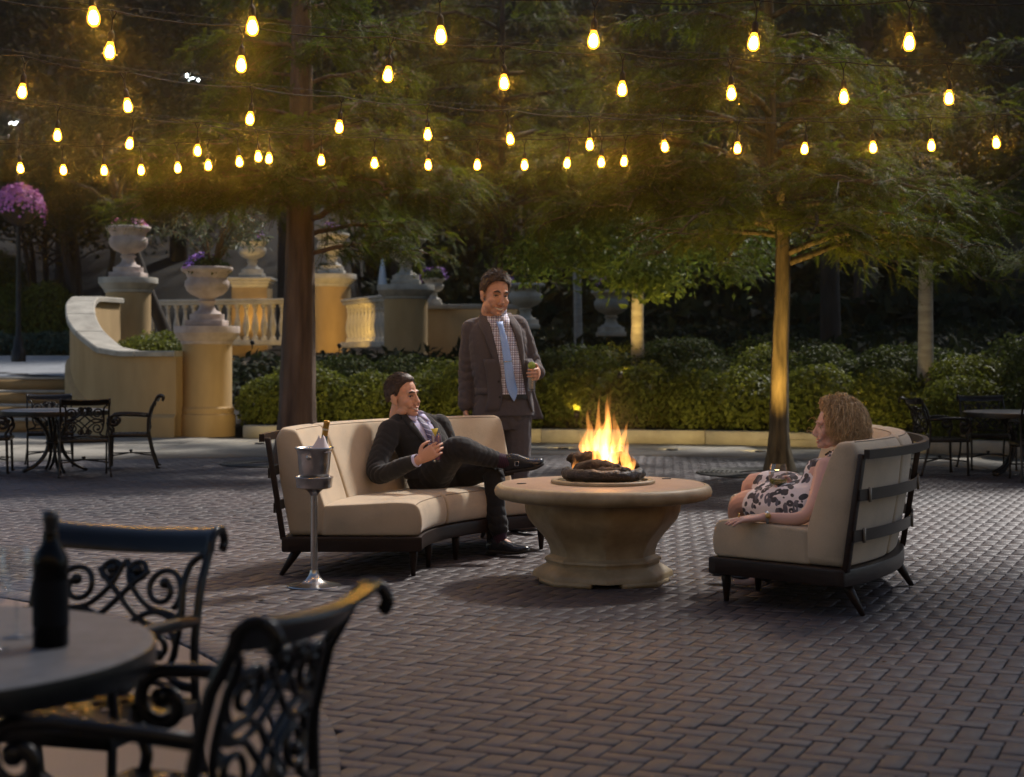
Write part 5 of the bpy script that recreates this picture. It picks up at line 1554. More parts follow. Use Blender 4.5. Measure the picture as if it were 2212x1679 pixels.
def hand(mb, W, d, n, right, sc=1.0, curl=(.5, .5, .5, .5), spread=.0, thumb=(.6, .5)):
    W, d, n = np.array(W, float), nrm(d), np.array(n, float)
    n = nrm(n - d * np.dot(n, d))
    t = np.cross(d, n) if right else np.cross(n, d)
    loft(mb, [W - d * .03 * sc, W, W + d * .03 * sc, W + d * .06 * sc, W + d * .09 * sc, W + d * .098 * sc], t, n,
         np.array([.024, .026, .034, .040, .041, .036]) * sc, np.array([.019, .018, .017, .016, .0135, .010]) * sc, n=14)
    ln = np.array([.072, .082, .076, .060]) * sc
    for i in range(4):
        u = .0315 - .021 * i
        p = W + d * (.090 - .004 * abs(i - 1.2)) * sc + t * u * sc
        dd = nrm(d + t * (1.5 - i) * spread)
        pts = [p - dd * .012 * sc, p]
        a_ = 0
        for k, fr_ in enumerate((.46, .30, .24)):
            a_ += curl[i] * (.8, 1.0, .7)[k]
            p = p + (dd * math.cos(a_) + n * math.sin(a_)) * ln[i] * fr_
            pts.append(p)
        mb.tube(spline(pts, 12), np.linspace(.0092, .0068, 12) * sc, n=9)
        mb.ball(pts[-1], .0067 * sc, n=9, m=6)
    p = W + d * .022 * sc + t * .026 * sc
    pts = [p]
    v = nrm(t * .75 + d * .65 + n * .25); p = p + v * .038 * sc; pts.append(p)
    v = nrm(t * .35 * (1 - thumb[0]) + d * .9 + n * thumb[0]); p = p + v * .034 * sc; pts.append(p)
    v = nrm(d * .9 + n * (thumb[0] + thumb[1]) - t * .3 * thumb[1]); p = p + v * .026 * sc; pts.append(p)
    mb.tube(spline(pts, 12), np.linspace(.0125, .0078, 12) * sc, n=9); mb.ball(pts[-1], .0078 * sc, n=9, m=6)

def frame(face, up=(0, 0, 1), roll=0.0):
    """columns: right, forward, up"""
    f = nrm(np.array(face, float)); u = np.array(up, float)
    r = nrm(np.cross(f, u)); u = np.cross(r, f)
    if roll:
        c_, s_ = math.cos(roll), math.sin(roll)
        r, u = r * c_ + u * s_, u * c_ - r * s_
    return np.stack([r, f, u], 1)

def head_blobs(mb, C, Fm, s, fem=False):
    """union of forms for skull, jaw, nose, brow, ears"""
    X = lambda *p: np.array(C) + Fm @ (np.array(p) * s)
    B = lambda p, r: mb.ball(X(*p), np.array(r) * s, n=20, m=14, M=Fm)
    j = .88 if fem else 1.0
    B((0, -.012, .036), (.0755, .097, .088))
    B((0, .026, -.012), (.066 * (j + .05 if fem else 1), .066, .078))
    B((0, .030, -.060), (.056 * j, .054, .050))
    B((0, .050, -.084), (.040 * j, .038, .034))
    B((0, .078, -.101), (.020 * j, .018, .016))
    for q in (-1, 1):
        B((q * .043 * j, .056, -.030), (.024, .028, .022))
        B((q * .036 * j, .068, -.050), (.020, .020, .019))
        B((q * .045 * j, .015, -.085), (.016, .034, .020))
        mb.ball(X(q * .076, -.012, -.012), np.array((.008, .019, .031)) * s, n=14, m=10, M=Fm)
        mb.ball(X(q * .079, -.020, .004), np.array((.009, .016, .018)) * s, n=12, m=8, M=Fm)
        mb.ball(X(q * .073, -.004, -.036), np.array((.007, .011, .011)) * s, n=12, m=8, M=Fm)
        B((q * .0115, .096, -.046), (.0088, .011, .0085))
        mb.tube([X(q * .010, .0865, .024), X(q * .03, .083, .029), X(q * .05, .066, .022)], np.array([.010, .011, .008]) * s, n=8)
    mb.tube([X(0, .082, .026), X(0, .090, .006), X(0, .099, -.016), X(0, .107, -.035), X(0, .100, -.046)], np.array([.009, .0095, .011, .0145, .009]) * s, n=10)
    mb.tube([X(-.026, .080, -.066), X(0, .0925, -.0665), X(.026, .080, -.066)], .0058 * s, n=8)
    mb.tube([X(-.022, .080, -.080), X(0, .0915, -.083), X(.022, .080, -.080)], .0065 * s, n=8)
    return X

def carve_face(me, C, Fm, s, smile=1.0):
    v = get_co(me)
    L_ = (v - np.array(C)) @ Fm / s
    face = L_[:, 1] > .03
    d = np.zeros_like(v)
    def g_(p, sg, amt):
        w = np.exp(-(((L_ - np.array(p)) / np.array(sg)) ** 2).sum(1)) * face
        return w[:, None] * np.array(amt)
    dd = np.zeros_like(L_)
    for q in (-1, 1):
        dd += g_((q * .031, .084, .004), (.016, .03, .010), (0, -.010, 0))
        dd += g_((q * .040, .070, -.058), (.006, .03, .016), (0, -.004 * smile, 0))
        dd += g_((q * .024, .085, -.052), (.007, .02, .012), (0, -.003 * smile, 0))
    dd += g_((0, .09, -.0735), (.024, .03, .0045), (0, -.007, 0))
    dd += g_((0, .09, -.092), (.02, .03, .006), (0, -.004, 0))
    set_co(me, v + (dd * s) @ Fm.T)

def face_parts(parent, C, Fm, s, me, m_brow, m_lips, fem=False):
    """eyes, brows, lips and teeth laid on the finished face"""
    bvh = bvh_of(me)
    X = lambda *p: np.array(C) + Fm @ (np.array(p) * s)
    def on(x, z, off):
        o_ = X(x, .22, z); h = bvh.ray_cast(Vector(o_), Vector(-Fm[:, 1]), 1.0)
        q = np.array(h[0]) if h[0] is not None else X(x, .085, z)
        return q + Fm[:, 1] * off * s
    def ribbon(pts, w, off, name, m_, n=9, t=.002):
        c = spline([(a_, b_) for a_, b_ in pts], n)
        ww = w * np.sin(np.linspace(.25, math.pi - .25, n)) ** .6
        mb = MB(); mb.rings([[on(c[i, 0], c[i, 1] - ww[i], off), on(c[i, 0], c[i, 1], off * 1.5), on(c[i, 0], c[i, 1] + ww[i], off)] for i in range(n)], closed=False)
        return putmb(mb, name, m_, parent, solid=t * s)
    for q in (-1, 1):
        e = on(q * .031, .002, 0)
        mb = MB(); mb.ball(e - Fm[:, 1] * .0095 * s, .0125 * s, n=16, m=12); ey = putmb(mb, 'eyeball', m_eye, parent)
        mb = MB(); mb.ball(e + Fm[:, 1] * .0015 * s + Fm[:, 2] * .0004, np.array((.0055, .003, .0052)) * s, n=12, m=8, M=Fm); o = mb.build('iris', m_iris, ey)
        ribbon([(q * .018, .004), (q * .031, .0075), (q * .045, .003)], .0016, .003, 'upper_eyelid', m_brow, t=.002)
        ribbon([(q * .019, -.003), (q * .031, -.0065), (q * .044, -.003)], .003, .003, 'lower_eyelid', {1: m_skin1, 2: m_skin2, 3: m_skin3}[parent['_skin']], t=.002)
        ribbon([(q * .014, .024), (q * .030, .031), (q * .050, .024)], .0052 if not fem else .003, .002, 'eyebrow', m_brow)
    ribbon([(-.031, -.0645), (-.014, -.0730), (0, -.0755), (.014, -.0730), (.031, -.0645)], .0098, .0018, 'teeth', m_teeth, n=11)
    ribbon([(-.031, -.0625), (-.014, -.0655), (0, -.0662), (.014, -.0655), (.031, -.0625)], .0026, .003, 'upper_lip', m_lips, n=11)
    ribbon([(-.029, -.0665), (-.014, -.080), (0, -.083), (.014, -.080), (.029, -.0665)], .0042, .0025, 'lower_lip', m_lips, n=11)

def short_hair(parent, C, Fm, s, m_, seed, quiff=.02, part=0.0, front=.082, spiky=False):
    """cap following the skull with swept tufts"""
    g = np.random.default_rng(seed)
    X = lambda p: np.array(C) + (np.asarray(p) * s) @ Fm.T
    def ok(d):
        x, y, z = d[..., 0], d[..., 1], d[..., 2]
        el = np.arctan2(z, np.hypot(x, y)); az = np.abs(np.arctan2(x, y))      # az 0 = front
        line = np.interp(az, [0, .55, .8, 1.1, 1.35, 1.55, 1.8, 2.3, 3.15], [.68, .66, .52, .30, -.28, -.02, -.42, -.62, -.66])
        return el - line
    n = 46
    cap = MB()
    th = np.linspace(0, math.pi * .82, 34); a_ = np.arange(n) * 2 * math.pi / n
    D = np.stack([np.outer(np.sin(th), np.sin(a_)), np.outer(np.sin(th), np.cos(a_)), np.outer(np.cos(th), np.ones(n))], -1)
    k = ok(D)
    thick = np.clip(k * .06, -.012, .0085) + np.where(k > 0, .004, 0)
    top = np.clip(D[..., 2], 0, 1) ** 1.5
    fr_ = np.clip(D[..., 1], 0, 1)
    thick = thick + np.where(k > 0, top * .008 + quiff * top * fr_ * .9 - .002, 0)
    Rr = np.array((.0755, .097, .088)) + thick[..., None]
    Pp = D * Rr + np.array((0, -.012, .036))
    cap.rings([X(Pp[i]) for i in range(len(th))], cap0=False, cap1=False)
    nt = 2600
    d = nrm(g.normal(size=(nt * 3, 3))); d = d[ok(d) > .02][:nt]
    for q in d:
        t_ = np.clip(q[2], 0, 1) ** 1.5
        base = q * (np.array((.0755, .097, .088)) + .005 + .009 * t_ + quiff * t_ * max(q[1], 0) * .9) + np.array((0, -.012, .036))
        sweep = nrm(np.array([q[0] * .3 + g.normal(0, .22) + part, -1.0 + g.normal(0, .2), -.35 * (1 - t_) * 2 + .25 * t_]))
        if spiky: sweep = nrm(np.array([g.normal(0, .4), .5 + g.normal(0, .4), .7 * t_ - .8 * (1 - t_)]))
        sweep = nrm(sweep - q * np.dot(sweep, q) * .85)
        L_ = g.uniform(.016, .042) * (.55 + .8 * t_)
        p = [base, base + sweep * L_ * .5 + q * g.uniform(.001, .006), base + sweep * L_ + q * (g.uniform(-.001, .004) + (.006 if spiky else 0) * t_)]
        cap.tube([X(z_) for z_ in p], np.array([.0020, .0017, .0004]) * s * g.uniform(.7, 1.4), n=4, cap=False, c=np.clip(g.normal(.5, .35), 0, 1))
    return putmb(cap, 'hair', m_, parent)
def shoe(mb, sole, heel, toe, up, L_=.29, w=.05, h=.085):
    """heel/toe are directions; sole = point under the heel end"""
    f = nrm(toe); u = nrm(np.array(up) - f * np.dot(up, f)); r = np.cross(f, u)
    q = np.array([0, .04, .12, .25, .40, .55, .70, .82, .92, .98, 1.0])
    ww = w * np.array([.35, .62, .74, .74, .72, .86, 1.0, .98, .80, .5, .2])
    hh = h * np.array([.55, .85, 1.0, 1.02, .92, .72, .55, .45, .38, .3, .2])
    lift = np.interp(q, [0, .75, 1], [0, 0, .018])
    cen = np.array(sole)[None] + f * (q * L_)[:, None] + u * (hh / 2 + lift)[:, None]
    loft(mb, cen, r, u, ww, hh / 2, n=18, p=2.6)
    return f, u, r
def sole_of(sole, toe, up, L_=.29, w=.05):
    f = nrm(toe); u = nrm(np.array(up) - f * np.dot(up, f)); r = np.cross(f, u)
    q = np.array([0, .04, .12, .25, .40, .55, .70, .82, .92, .98, 1.0])
    ww = w * 1.06 * np.array([.35, .62, .74, .74, .68, .86, 1.0, .98, .80, .5, .2])
    lift = np.interp(q, [0, .75, 1], [0, 0, .018])
    mb = MB()
    R = []
    for i in range(len(q)):
        c = np.array(sole) + f * q[i] * L_ + u * lift[i]
        hl = .0
        R.append([c - r * ww[i] - u * .006, c + r * ww[i] - u * .006, c + r * ww[i] + u * .012, c - r * ww[i] + u * .012])
    mb.rings(R)
    mb.box(np.array(sole) + f * .032 - u * .010, (.06, .056, .02), M=np.stack([f, r, u], 1))
    return mb
# ------------------------------------------------------------------ fabrics of the clothes
def weave(name, c, c2, rough=.85, scale=420, bump=.25, fold=.0):
    m = mat(name, c, c2, scale=scale, rough=rough, bump=bump*2, bscale=16, bdist=.012, spec=.2, sheen=.15)
    return m
m_suitD = weave('charcoal_suit', (.014, .014, .015), (.025, .025, .027))
m_suitB = weave('brown_grey_suit', (.066, .058, .064), (.098, .086, .094))
m_shirtL = mat('lilac_shirt', (.52, .50, .72), (.60, .58, .80), scale=40, rough=.8, bump=.25, bscale=22, bdist=.006)
m_hairD = mat('dark_brown_hair', (.028, .016, .011), (.060, .036, .025), scale=60, rough=.55, stretch=(1, .2, 1), tone=((.45, .45, .45), (1.9, 1.8, 1.7)))
m_shoeB = mat('navy_leather', (.010, .012, .018), (.022, .026, .036), scale=20, rough=.24, spec=.6)
m_shoeT = mat('tan_leather', (.13, .055, .025), (.19, .085, .04), scale=20, rough=.35)
m_solem = mat('shoe_sole', (.012, .009, .007), rough=.7)
m_buck = mat('silver', (.6, .6, .6), rough=.25, metal=1.0)

def stripe_mat(name, base, lines, axis, freq, width, rough=.6):
    """fine diagonal stripes by object position"""
    m, nt, b = M_(name)
    L = nt.links.new
    tc = nt.nodes.new('ShaderNodeTexCoord')
    dp = nt.nodes.new('ShaderNodeVectorMath'); dp.operation = 'DOT_PRODUCT'; dp.inputs[1].default_value = tuple(nrm(np.array(axis, float)) * freq)
    L(tc.outputs['Object'], dp.inputs[0])
    fr_ = nt.nodes.new('ShaderNodeMath'); fr_.operation = 'FRACT'; L(dp.outputs['Value'], fr_.inputs[0])
    lt = nt.nodes.new('ShaderNodeMath'); lt.operation = 'LESS_THAN'; lt.inputs[1].default_value = width; L(fr_.outputs[0], lt.inputs[0])
    mx = nt.nodes.new('ShaderNodeMix'); mx.data_type = 'RGBA'; mx.inputs['A'].default_value = _rgb(base); mx.inputs['B'].default_value = _rgb(lines)
    L(lt.outputs[0], mx.inputs['Factor']); L(mx.outputs['Result'], b.inputs['Base Color'])
    b.inputs['Roughness'].default_value = rough
    return m
def check_mat(name):
    """gingham of navy and rust lines on white"""
    m, nt, b = M_(name)
    L = nt.links.new
    tc = nt.nodes.new('ShaderNodeTexCoord'); sp = nt.nodes.new('ShaderNodeSeparateXYZ'); L(tc.outputs['Object'], sp.inputs[0])
    def line(sock, f, w, ph):
        a_ = nt.nodes.new('ShaderNodeMath'); a_.operation = 'MULTIPLY_ADD'; a_.inputs[1].default_value = f; a_.inputs[2].default_value = ph; L(sock, a_.inputs[0])
        c_ = nt.nodes.new('ShaderNodeMath'); c_.operation = 'FRACT'; L(a_.outputs[0], c_.inputs[0])
        d_ = nt.nodes.new('ShaderNodeMath'); d_.operation = 'LESS_THAN'; d_.inputs[1].default_value = w; L(c_.outputs[0], d_.inputs[0]); return d_.outputs[0]
    F = 1 / .0165
    cur = None
    col = nt.nodes.new('ShaderNodeRGB'); col.outputs[0].default_value = (.78, .82, .95, 1); cur = col.outputs[0]
    for sock in (sp.outputs[0], sp.outputs[2]):
        for f, w, ph, c in ((F, .26, 0.0, (.09, .07, .11)), (F / 2, .10, .3, (.30, .16, .16))):
            mx = nt.nodes.new('ShaderNodeMix'); mx.data_type = 'RGBA'; mx.blend_type = 'MULTIPLY'; mx.inputs['B'].default_value = tuple(k ** .5 for k in c) + (1,)
            L(cur, mx.inputs['A']); L(line(sock, f, w, ph), mx.inputs['Factor']); cur = mx.outputs['Result']
    L(cur, b.inputs['Base Color']); b.inputs['Roughness'].default_value = .8
    return m
m_check = check_mat('checked_shirt')
m_tieB = mat('sky_blue_tie', (.27, .46, .90), (.33, .52, .95), scale=120, rough=.5, sheen=.3)
m_belt = mat('belt_leather', (.008, .007, .007), rough=.4)
MID = lambda a_, b_, t=.5: np.array(a_) * (1 - t) + np.array(b_) * t

# ------------------------------------------------------------------ man on the left sofa
def seated_man():
    t = thing('person', 'man in a charcoal suit and striped tie sitting cross-legged with a drink', 'person', (-.47, 10.3, 0))
    t['_skin'] = 1
    F = nrm(V3(.62, -.78, 0)); Rr = np.cross(F, (0, 0, 1))          # facing, wearer's right (towards the camera)
    pel = V3(-.50, 10.30, .50); neck = V3(-.660, 10.37, .880)
    shR, shL = V3(-.805, 10.235, .775), V3(-.48, 10.475, .80)
    elR, wrR = V3(-.840, 9.99, .535), V3(-.570, 9.815, .630)
    elL, wrL = V3(-.36, 10.58, .56), V3(-.20, 10.46, .53)
    hipR, hipL = V3(-.50, 10.20, .50), V3(-.45, 10.42, .50)
    knR, anR = V3(-.335, 9.93, .685), V3(-.075, 10.10, .605)
    knL, anL = V3(-.125, 10.17, .525), V3(-.085, 10.14, .10)
    C = V3(-.704, 10.325, 1.002); Fm = frame((.86, -.51, .05), roll=math.radians(-3)); s = 1.085
    body = MB()
    head_blobs(body, C, Fm, s)
    limb(body, [C + Fm @ (V3(0, -.03, -.06) * s), C + Fm @ (V3(0, -.045, -.13) * s), neck + V3(0, 0, -.03)], [.056, .056, .066])
    sp = spline([pel + V3(0, 0, -.02), MID(pel, neck, .35) - F * .015, MID(pel, neck, .7), neck - V3(0, 0, .03)], 10)
    loft(body, sp, Rr, F, np.interp(np.linspace(0, 1, 10), [0, .3, .65, .88, 1], [.165, .15, .175, .16, .07]), np.interp(np.linspace(0, 1, 10), [0, .3, .65, .88, 1], [.12, .11, .115, .09, .06]))
    for a_, b_, c_ in ((shR, elR, wrR), (shL, elL, wrL)):
        limb(body, [a_, b_, c_], [.055, .042, .040, .032, .026])
    for a_, b_, c_ in ((hipR, knR, anR), (hipL, knL, anL)):
        limb(body, [a_, MID(a_, b_), b_], [.085, .07, .055]); limb(body, [b_, MID(b_, c_), c_], [.055, .048, .036])
    hand(body, wrR, (.83, -.06, .52), (.18, 1, .05), True, sc=1.12, curl=(.42, .46, .50, .55), thumb=(.5, .4))
    hand(body, wrL, (.9, -.3, -.25), (0, 0, -1), False, curl=(.3, .3, .3, .3))
    limb(body, [anR, anR + V3(.1, 0, -.02)], [.036, .03]); limb(body, [anL, anL + V3(.1, -.03, -.06)], [.036, .03])
    me = remesh(body, .0045, 3, .5)
    carve_face(me, C, Fm, s)
    put(me, 'body', m_skin1, t)
    face_parts(t, C, Fm, s, me, m_hairD, m_lip)
    short_hair(t, C, Fm, s, m_hairD, 3, quiff=.016)
    # shirt under the jacket: collar ring and cuff
    # jacket
    jk = MB()
    k = 14
    sp = spline([pel + V3(0, 0, -.02) - F * .0, MID(pel, neck, .35) - F * .02, MID(pel, neck, .7) - F * .01, neck + V3(0, 0, .004)], k)
    q = np.linspace(0, 1, k)
    loft(jk, sp, Rr, F, np.interp(q, [0, .3, .62, .84, .95, 1], [.20, .185, .205, .195, .12, .075]), np.interp(q, [0, .3, .62, .84, .95, 1], [.150, .138, .142, .12, .088, .066]), n=26)
    limb(jk, [shR + V3(.02, 0, .01), elR, wrR - nrm(wrR - elR) * .055], [.080, .070, .064, .056, .047])
    limb(jk, [shL + V3(-.0, 0, .01), elL, wrL], [.080, .070, .062, .055, .047])
    limb(jk, [neck + Rr * .045 + V3(-.01, 0, -.012), shR + V3(.01, 0, .005)], [.052, .070]); limb(jk, [neck - Rr * .045 + V3(-.01, 0, -.012), shL + V3(0, 0, .005)], [.052, .070])
    jm = remesh(jk, .007, 4, .5)
    wrinkle(jm, .0048, 4, freq=30)
    crease(jm, [(elR + V3(0, -.03, 0), wrR - shR, .12, 26, .010), (MID(shR, elR, .35), elR - shR, .10, 20, .007), (MID(elR, wrR, .6), wrR - elR, .10, 24, .007), (MID(pel, neck, .3) + F * .1, (0, 0, 1), .16, 18, .009), (shL + V3(0, 0, -.1), (0, .3, 1), .12, 18, .008)], 3)
    put(jm, 'jacket', m_suitD, t)
    bvh = bvh_of(jm)
    down = nrm(pel - neck); Fc = nrm(F - down * np.dot(F, down))
    W = Wrap(bvh, neck + V3(0, 0, .0), Rr, down, Fc)
    # v measured from the neck base down the chest
    sh = rows_of([(-.02, -.060, .060), (.05, -.078, .078), (.14, -.070, .074), (.24, -.048, .058), (.34, -.014, .030)], 16)
    putmb(W.strip(sh, .0045, 11), 'shirt', m_shirtL, t)
    tie_m = stripe_mat('striped_tie', (.045, .030, .10), (.62, .58, .80), (.4, -.2, .9), 46, .10)
    putmb(W.strip(rows_of([(.036, -.020, .020), (.065, -.012, .012), (.10, -.022, .022), (.2, -.032, .032), (.32, -.036, .036)], 14), .011, 7, puff=.003), 'tie', tie_m, t)
    for sg in (-1, 1):
        lap = [((sg * .058, -.03), (sg * .096, -.01)), ((sg * .074, .04), (sg * .128, .05)), ((sg * .072, .095), (sg * .136, .095)), ((sg * .068, .12), (sg * .116, .118)), ((sg * .055, .20), (sg * .090, .20)), ((sg * .035, .28), (sg * .055, .28)), ((sg * .012, .35), (sg * .018, .355))]
        putmb(W.strip(lap, .010, 6, puff=.004), 'lapel', m_suitD, t, solid=.004)
        col = MB()
        a_ = [W.pt(sg * .004, .024, .016), W.pt(sg * .060, .088, .015), W.pt(sg * .074, .015, .014), W.pt(sg * .062, -.04, .012)]
        col.add(a_, [(0, 1, 2), (0, 2, 3)]); putmb(col, 'shirt_collar', m_shirtL, t, smooth=False, solid=.004)
    # collar standing round the neck
    nb = C + Fm @ (V3(0, -.045, -.13) * s)
    ax_ = nrm(nb - neck)
    cs = MB(); th = np.linspace(0, 2 * math.pi, 26)
    rr_ = [[neck + Rr * .070 * math.cos(a_) + Fc * (.070 * math.sin(a_) + .004) + ax_ * h_ for a_ in th] for h_ in (-.02, .03, .056)]
    rr_ = [[p + ax_ * (.012 * (1 - math.sin(a_)) if i == 2 else 0) for p, a_ in zip(r_, th)] for i, r_ in enumerate(rr_)]
    cs.rings(rr_, closed=False); putmb(cs, 'collar_band', m_shirtL, t, solid=.004)
    # cuffs
    d_ = nrm(wrR - elR)
    cf = MB(); cf.tube([wrR - d_ * .070, wrR - d_ * .012], [.0405, .0385], n=18, cap=False); putmb(cf, 'cuff', m_shirtL, t, solid=.003)
    # trousers
    tr = MB()
    loft(tr, [pel + V3(0, 0, -.10), pel + V3(0, 0, -.04), pel + V3(0, 0, .05), pel + V3(0, 0, .09)], Rr, F, [.16, .185, .182, .16], [.13, .15, .145, .12], n=22)
    limb(tr, [hipR, MID(hipR, knR) + V3(0, 0, .015), knR, MID(knR, anR), anR - nrm(anR - knR) * .055], [.112, .10, .086, .078, .066, .060])
    limb(tr, [hipL + V3(0, 0, -.01), MID(hipL, knL), knL, MID(knL, anL) + V3(-.005, 0, 0), anL + V3(0, 0, .085)], [.108, .096, .082, .072, .066, .066])
    tm = remesh(tr, .007, 4, .5)
    wrinkle(tm, .0045, 9, freq=28)
    crease(tm, [(knR, anR - hipR, .11, 22, .008), (MID(hipR, knR, .12), knR - hipR, .14, 18, .010), (knL, anL - hipL, .13, 20, .009), (MID(knL, anL, .75), anL - knL, .14, 17, .009), (MID(knR, anR, .7), anR - knR, .10, 22, .007)], 5)
    put(tm, 'trousers', m_suitD, t)
    sk = stripe_mat('striped_socks', (.05, .010, .03), (.012, .008, .02), (1, .2, .3), 80, .45, .9)
    so = MB(); limb(so, [anR - nrm(anR - knR) * .09, anR + V3(.055, .0, -.012)], [.048, .048], k=8); putmb(so, 'sock', sk, t)
    so = MB(); limb(so, [anL + V3(0, 0, .10), anL + V3(.01, 0, -.03)], [.046, .045], k=8); putmb(so, 'sock', sk, t)
    # shoes: the raised one points right, the planted one rests on its sole
    upR = nrm(V3(.10, -.15, 1.0))
    sole = anR + V3(.022, -.005, -.074)
    sm = MB(); shoe(sm, sole, None, V3(.97, .0, .16), upR, L_=.262, w=.048, h=.112); o = putmb(sm, 'shoe', m_shoeB, t)
    o2 = sole_of(sole, V3(.97, .0, .16), upR, L_=.262, w=.048).build('sole', m_solem, o, smooth=False)
    bk = MB(); c_ = anR + V3(.105, -.047, -.015)
    bk.tube([c_ + V3(-.012, 0, -.014), c_ + V3(.012, 0, -.014), c_ + V3(.012, 0, .014), c_ + V3(-.012, 0, .014)], .0022, n=6, loop=True); bk.build('buckle', m_buck, o)
    solL = V3(anL[0] - .075, anL[1] + .02, .024)
    sm = MB(); shoe(sm, solL, None, V3(.93, -.36, 0), (0, 0, 1), L_=.29, w=.046, h=.09); o = putmb(sm, 'shoe', m_shoeB, t)
    sole_of(solL, V3(.93, -.36, 0), (0, 0, 1), L_=.29, w=.046).build('sole', m_solem, o, smooth=False)
    return wrR
wr1 = seated_man()
def tumbler(loc, r, h, label, liquid, level, lid=None, ice=True):
    t = thing('drinking_glass', label, 'glass', loc)
    mb = MB(); mb.lathe([(0, 0), (r * .88, 0), (r * .9, .003), (r, h), (r * .955, h), (r * .86, .014), (0, .012)], n=28, cap=False); mb.build('glass_body', m_glass, t, angle=50)
    mb = MB(); mb.lathe([(0, .014), (r * .85, .015), (r * .94, level), (0, level)], n=24, cap=False); mb.build('drink', liquid, t, angle=50)
    g = np.random.default_rng(2)
    return t
def drink_mat(name, lo, hi, split, h):
    m, nt, b = M_(name)
    L = nt.links.new
    tc = nt.nodes.new('ShaderNodeTexCoord'); sp = nt.nodes.new('ShaderNodeSeparateXYZ'); L(tc.outputs['Object'], sp.inputs[0])
    mr = nt.nodes.new('ShaderNodeMapRange'); mr.inputs[1].default_value = split - h; mr.inputs[2].default_value = split + h; L(sp.outputs[2], mr.inputs[0])
    mx = nt.nodes.new('ShaderNodeMix'); mx.data_type = 'RGBA'; mx.inputs['A'].default_value = _rgb(lo); mx.inputs['B'].default_value = _rgb(hi); L(mr.outputs[0], mx.inputs['Factor'])
    L(mx.outputs['Result'], b.inputs['Base Color']); b.inputs['Roughness'].default_value = .15; b.inputs['Transmission Weight'].default_value = .35
    return m
gl1 = tumbler((-.467, 9.855, .615), .031, .178, 'tall glass of pink and purple drink with a pineapple wedge', drink_mat('berry_drink', (.42, .05, .16), (.50, .36, .62), .115, .05), .165)
mb = MB(); mb.add([(-.026, -.004, .205), (.018, -.004, .208), (.002, -.004, .155), (-.026, .008, .205), (.018, .008, .208), (.002, .008, .155)], [(0, 2, 1), (3, 4, 5), (0, 1, 4, 3), (1, 2, 5, 4), (2, 0, 3, 5)])
o = mb.build('pineapple_wedge', mat('pineapple', (.80, .62, .05), (.88, .74, .18), scale=120, rough=.5), gl1, smooth=False)
o.location = (-.006, -.03, 0)

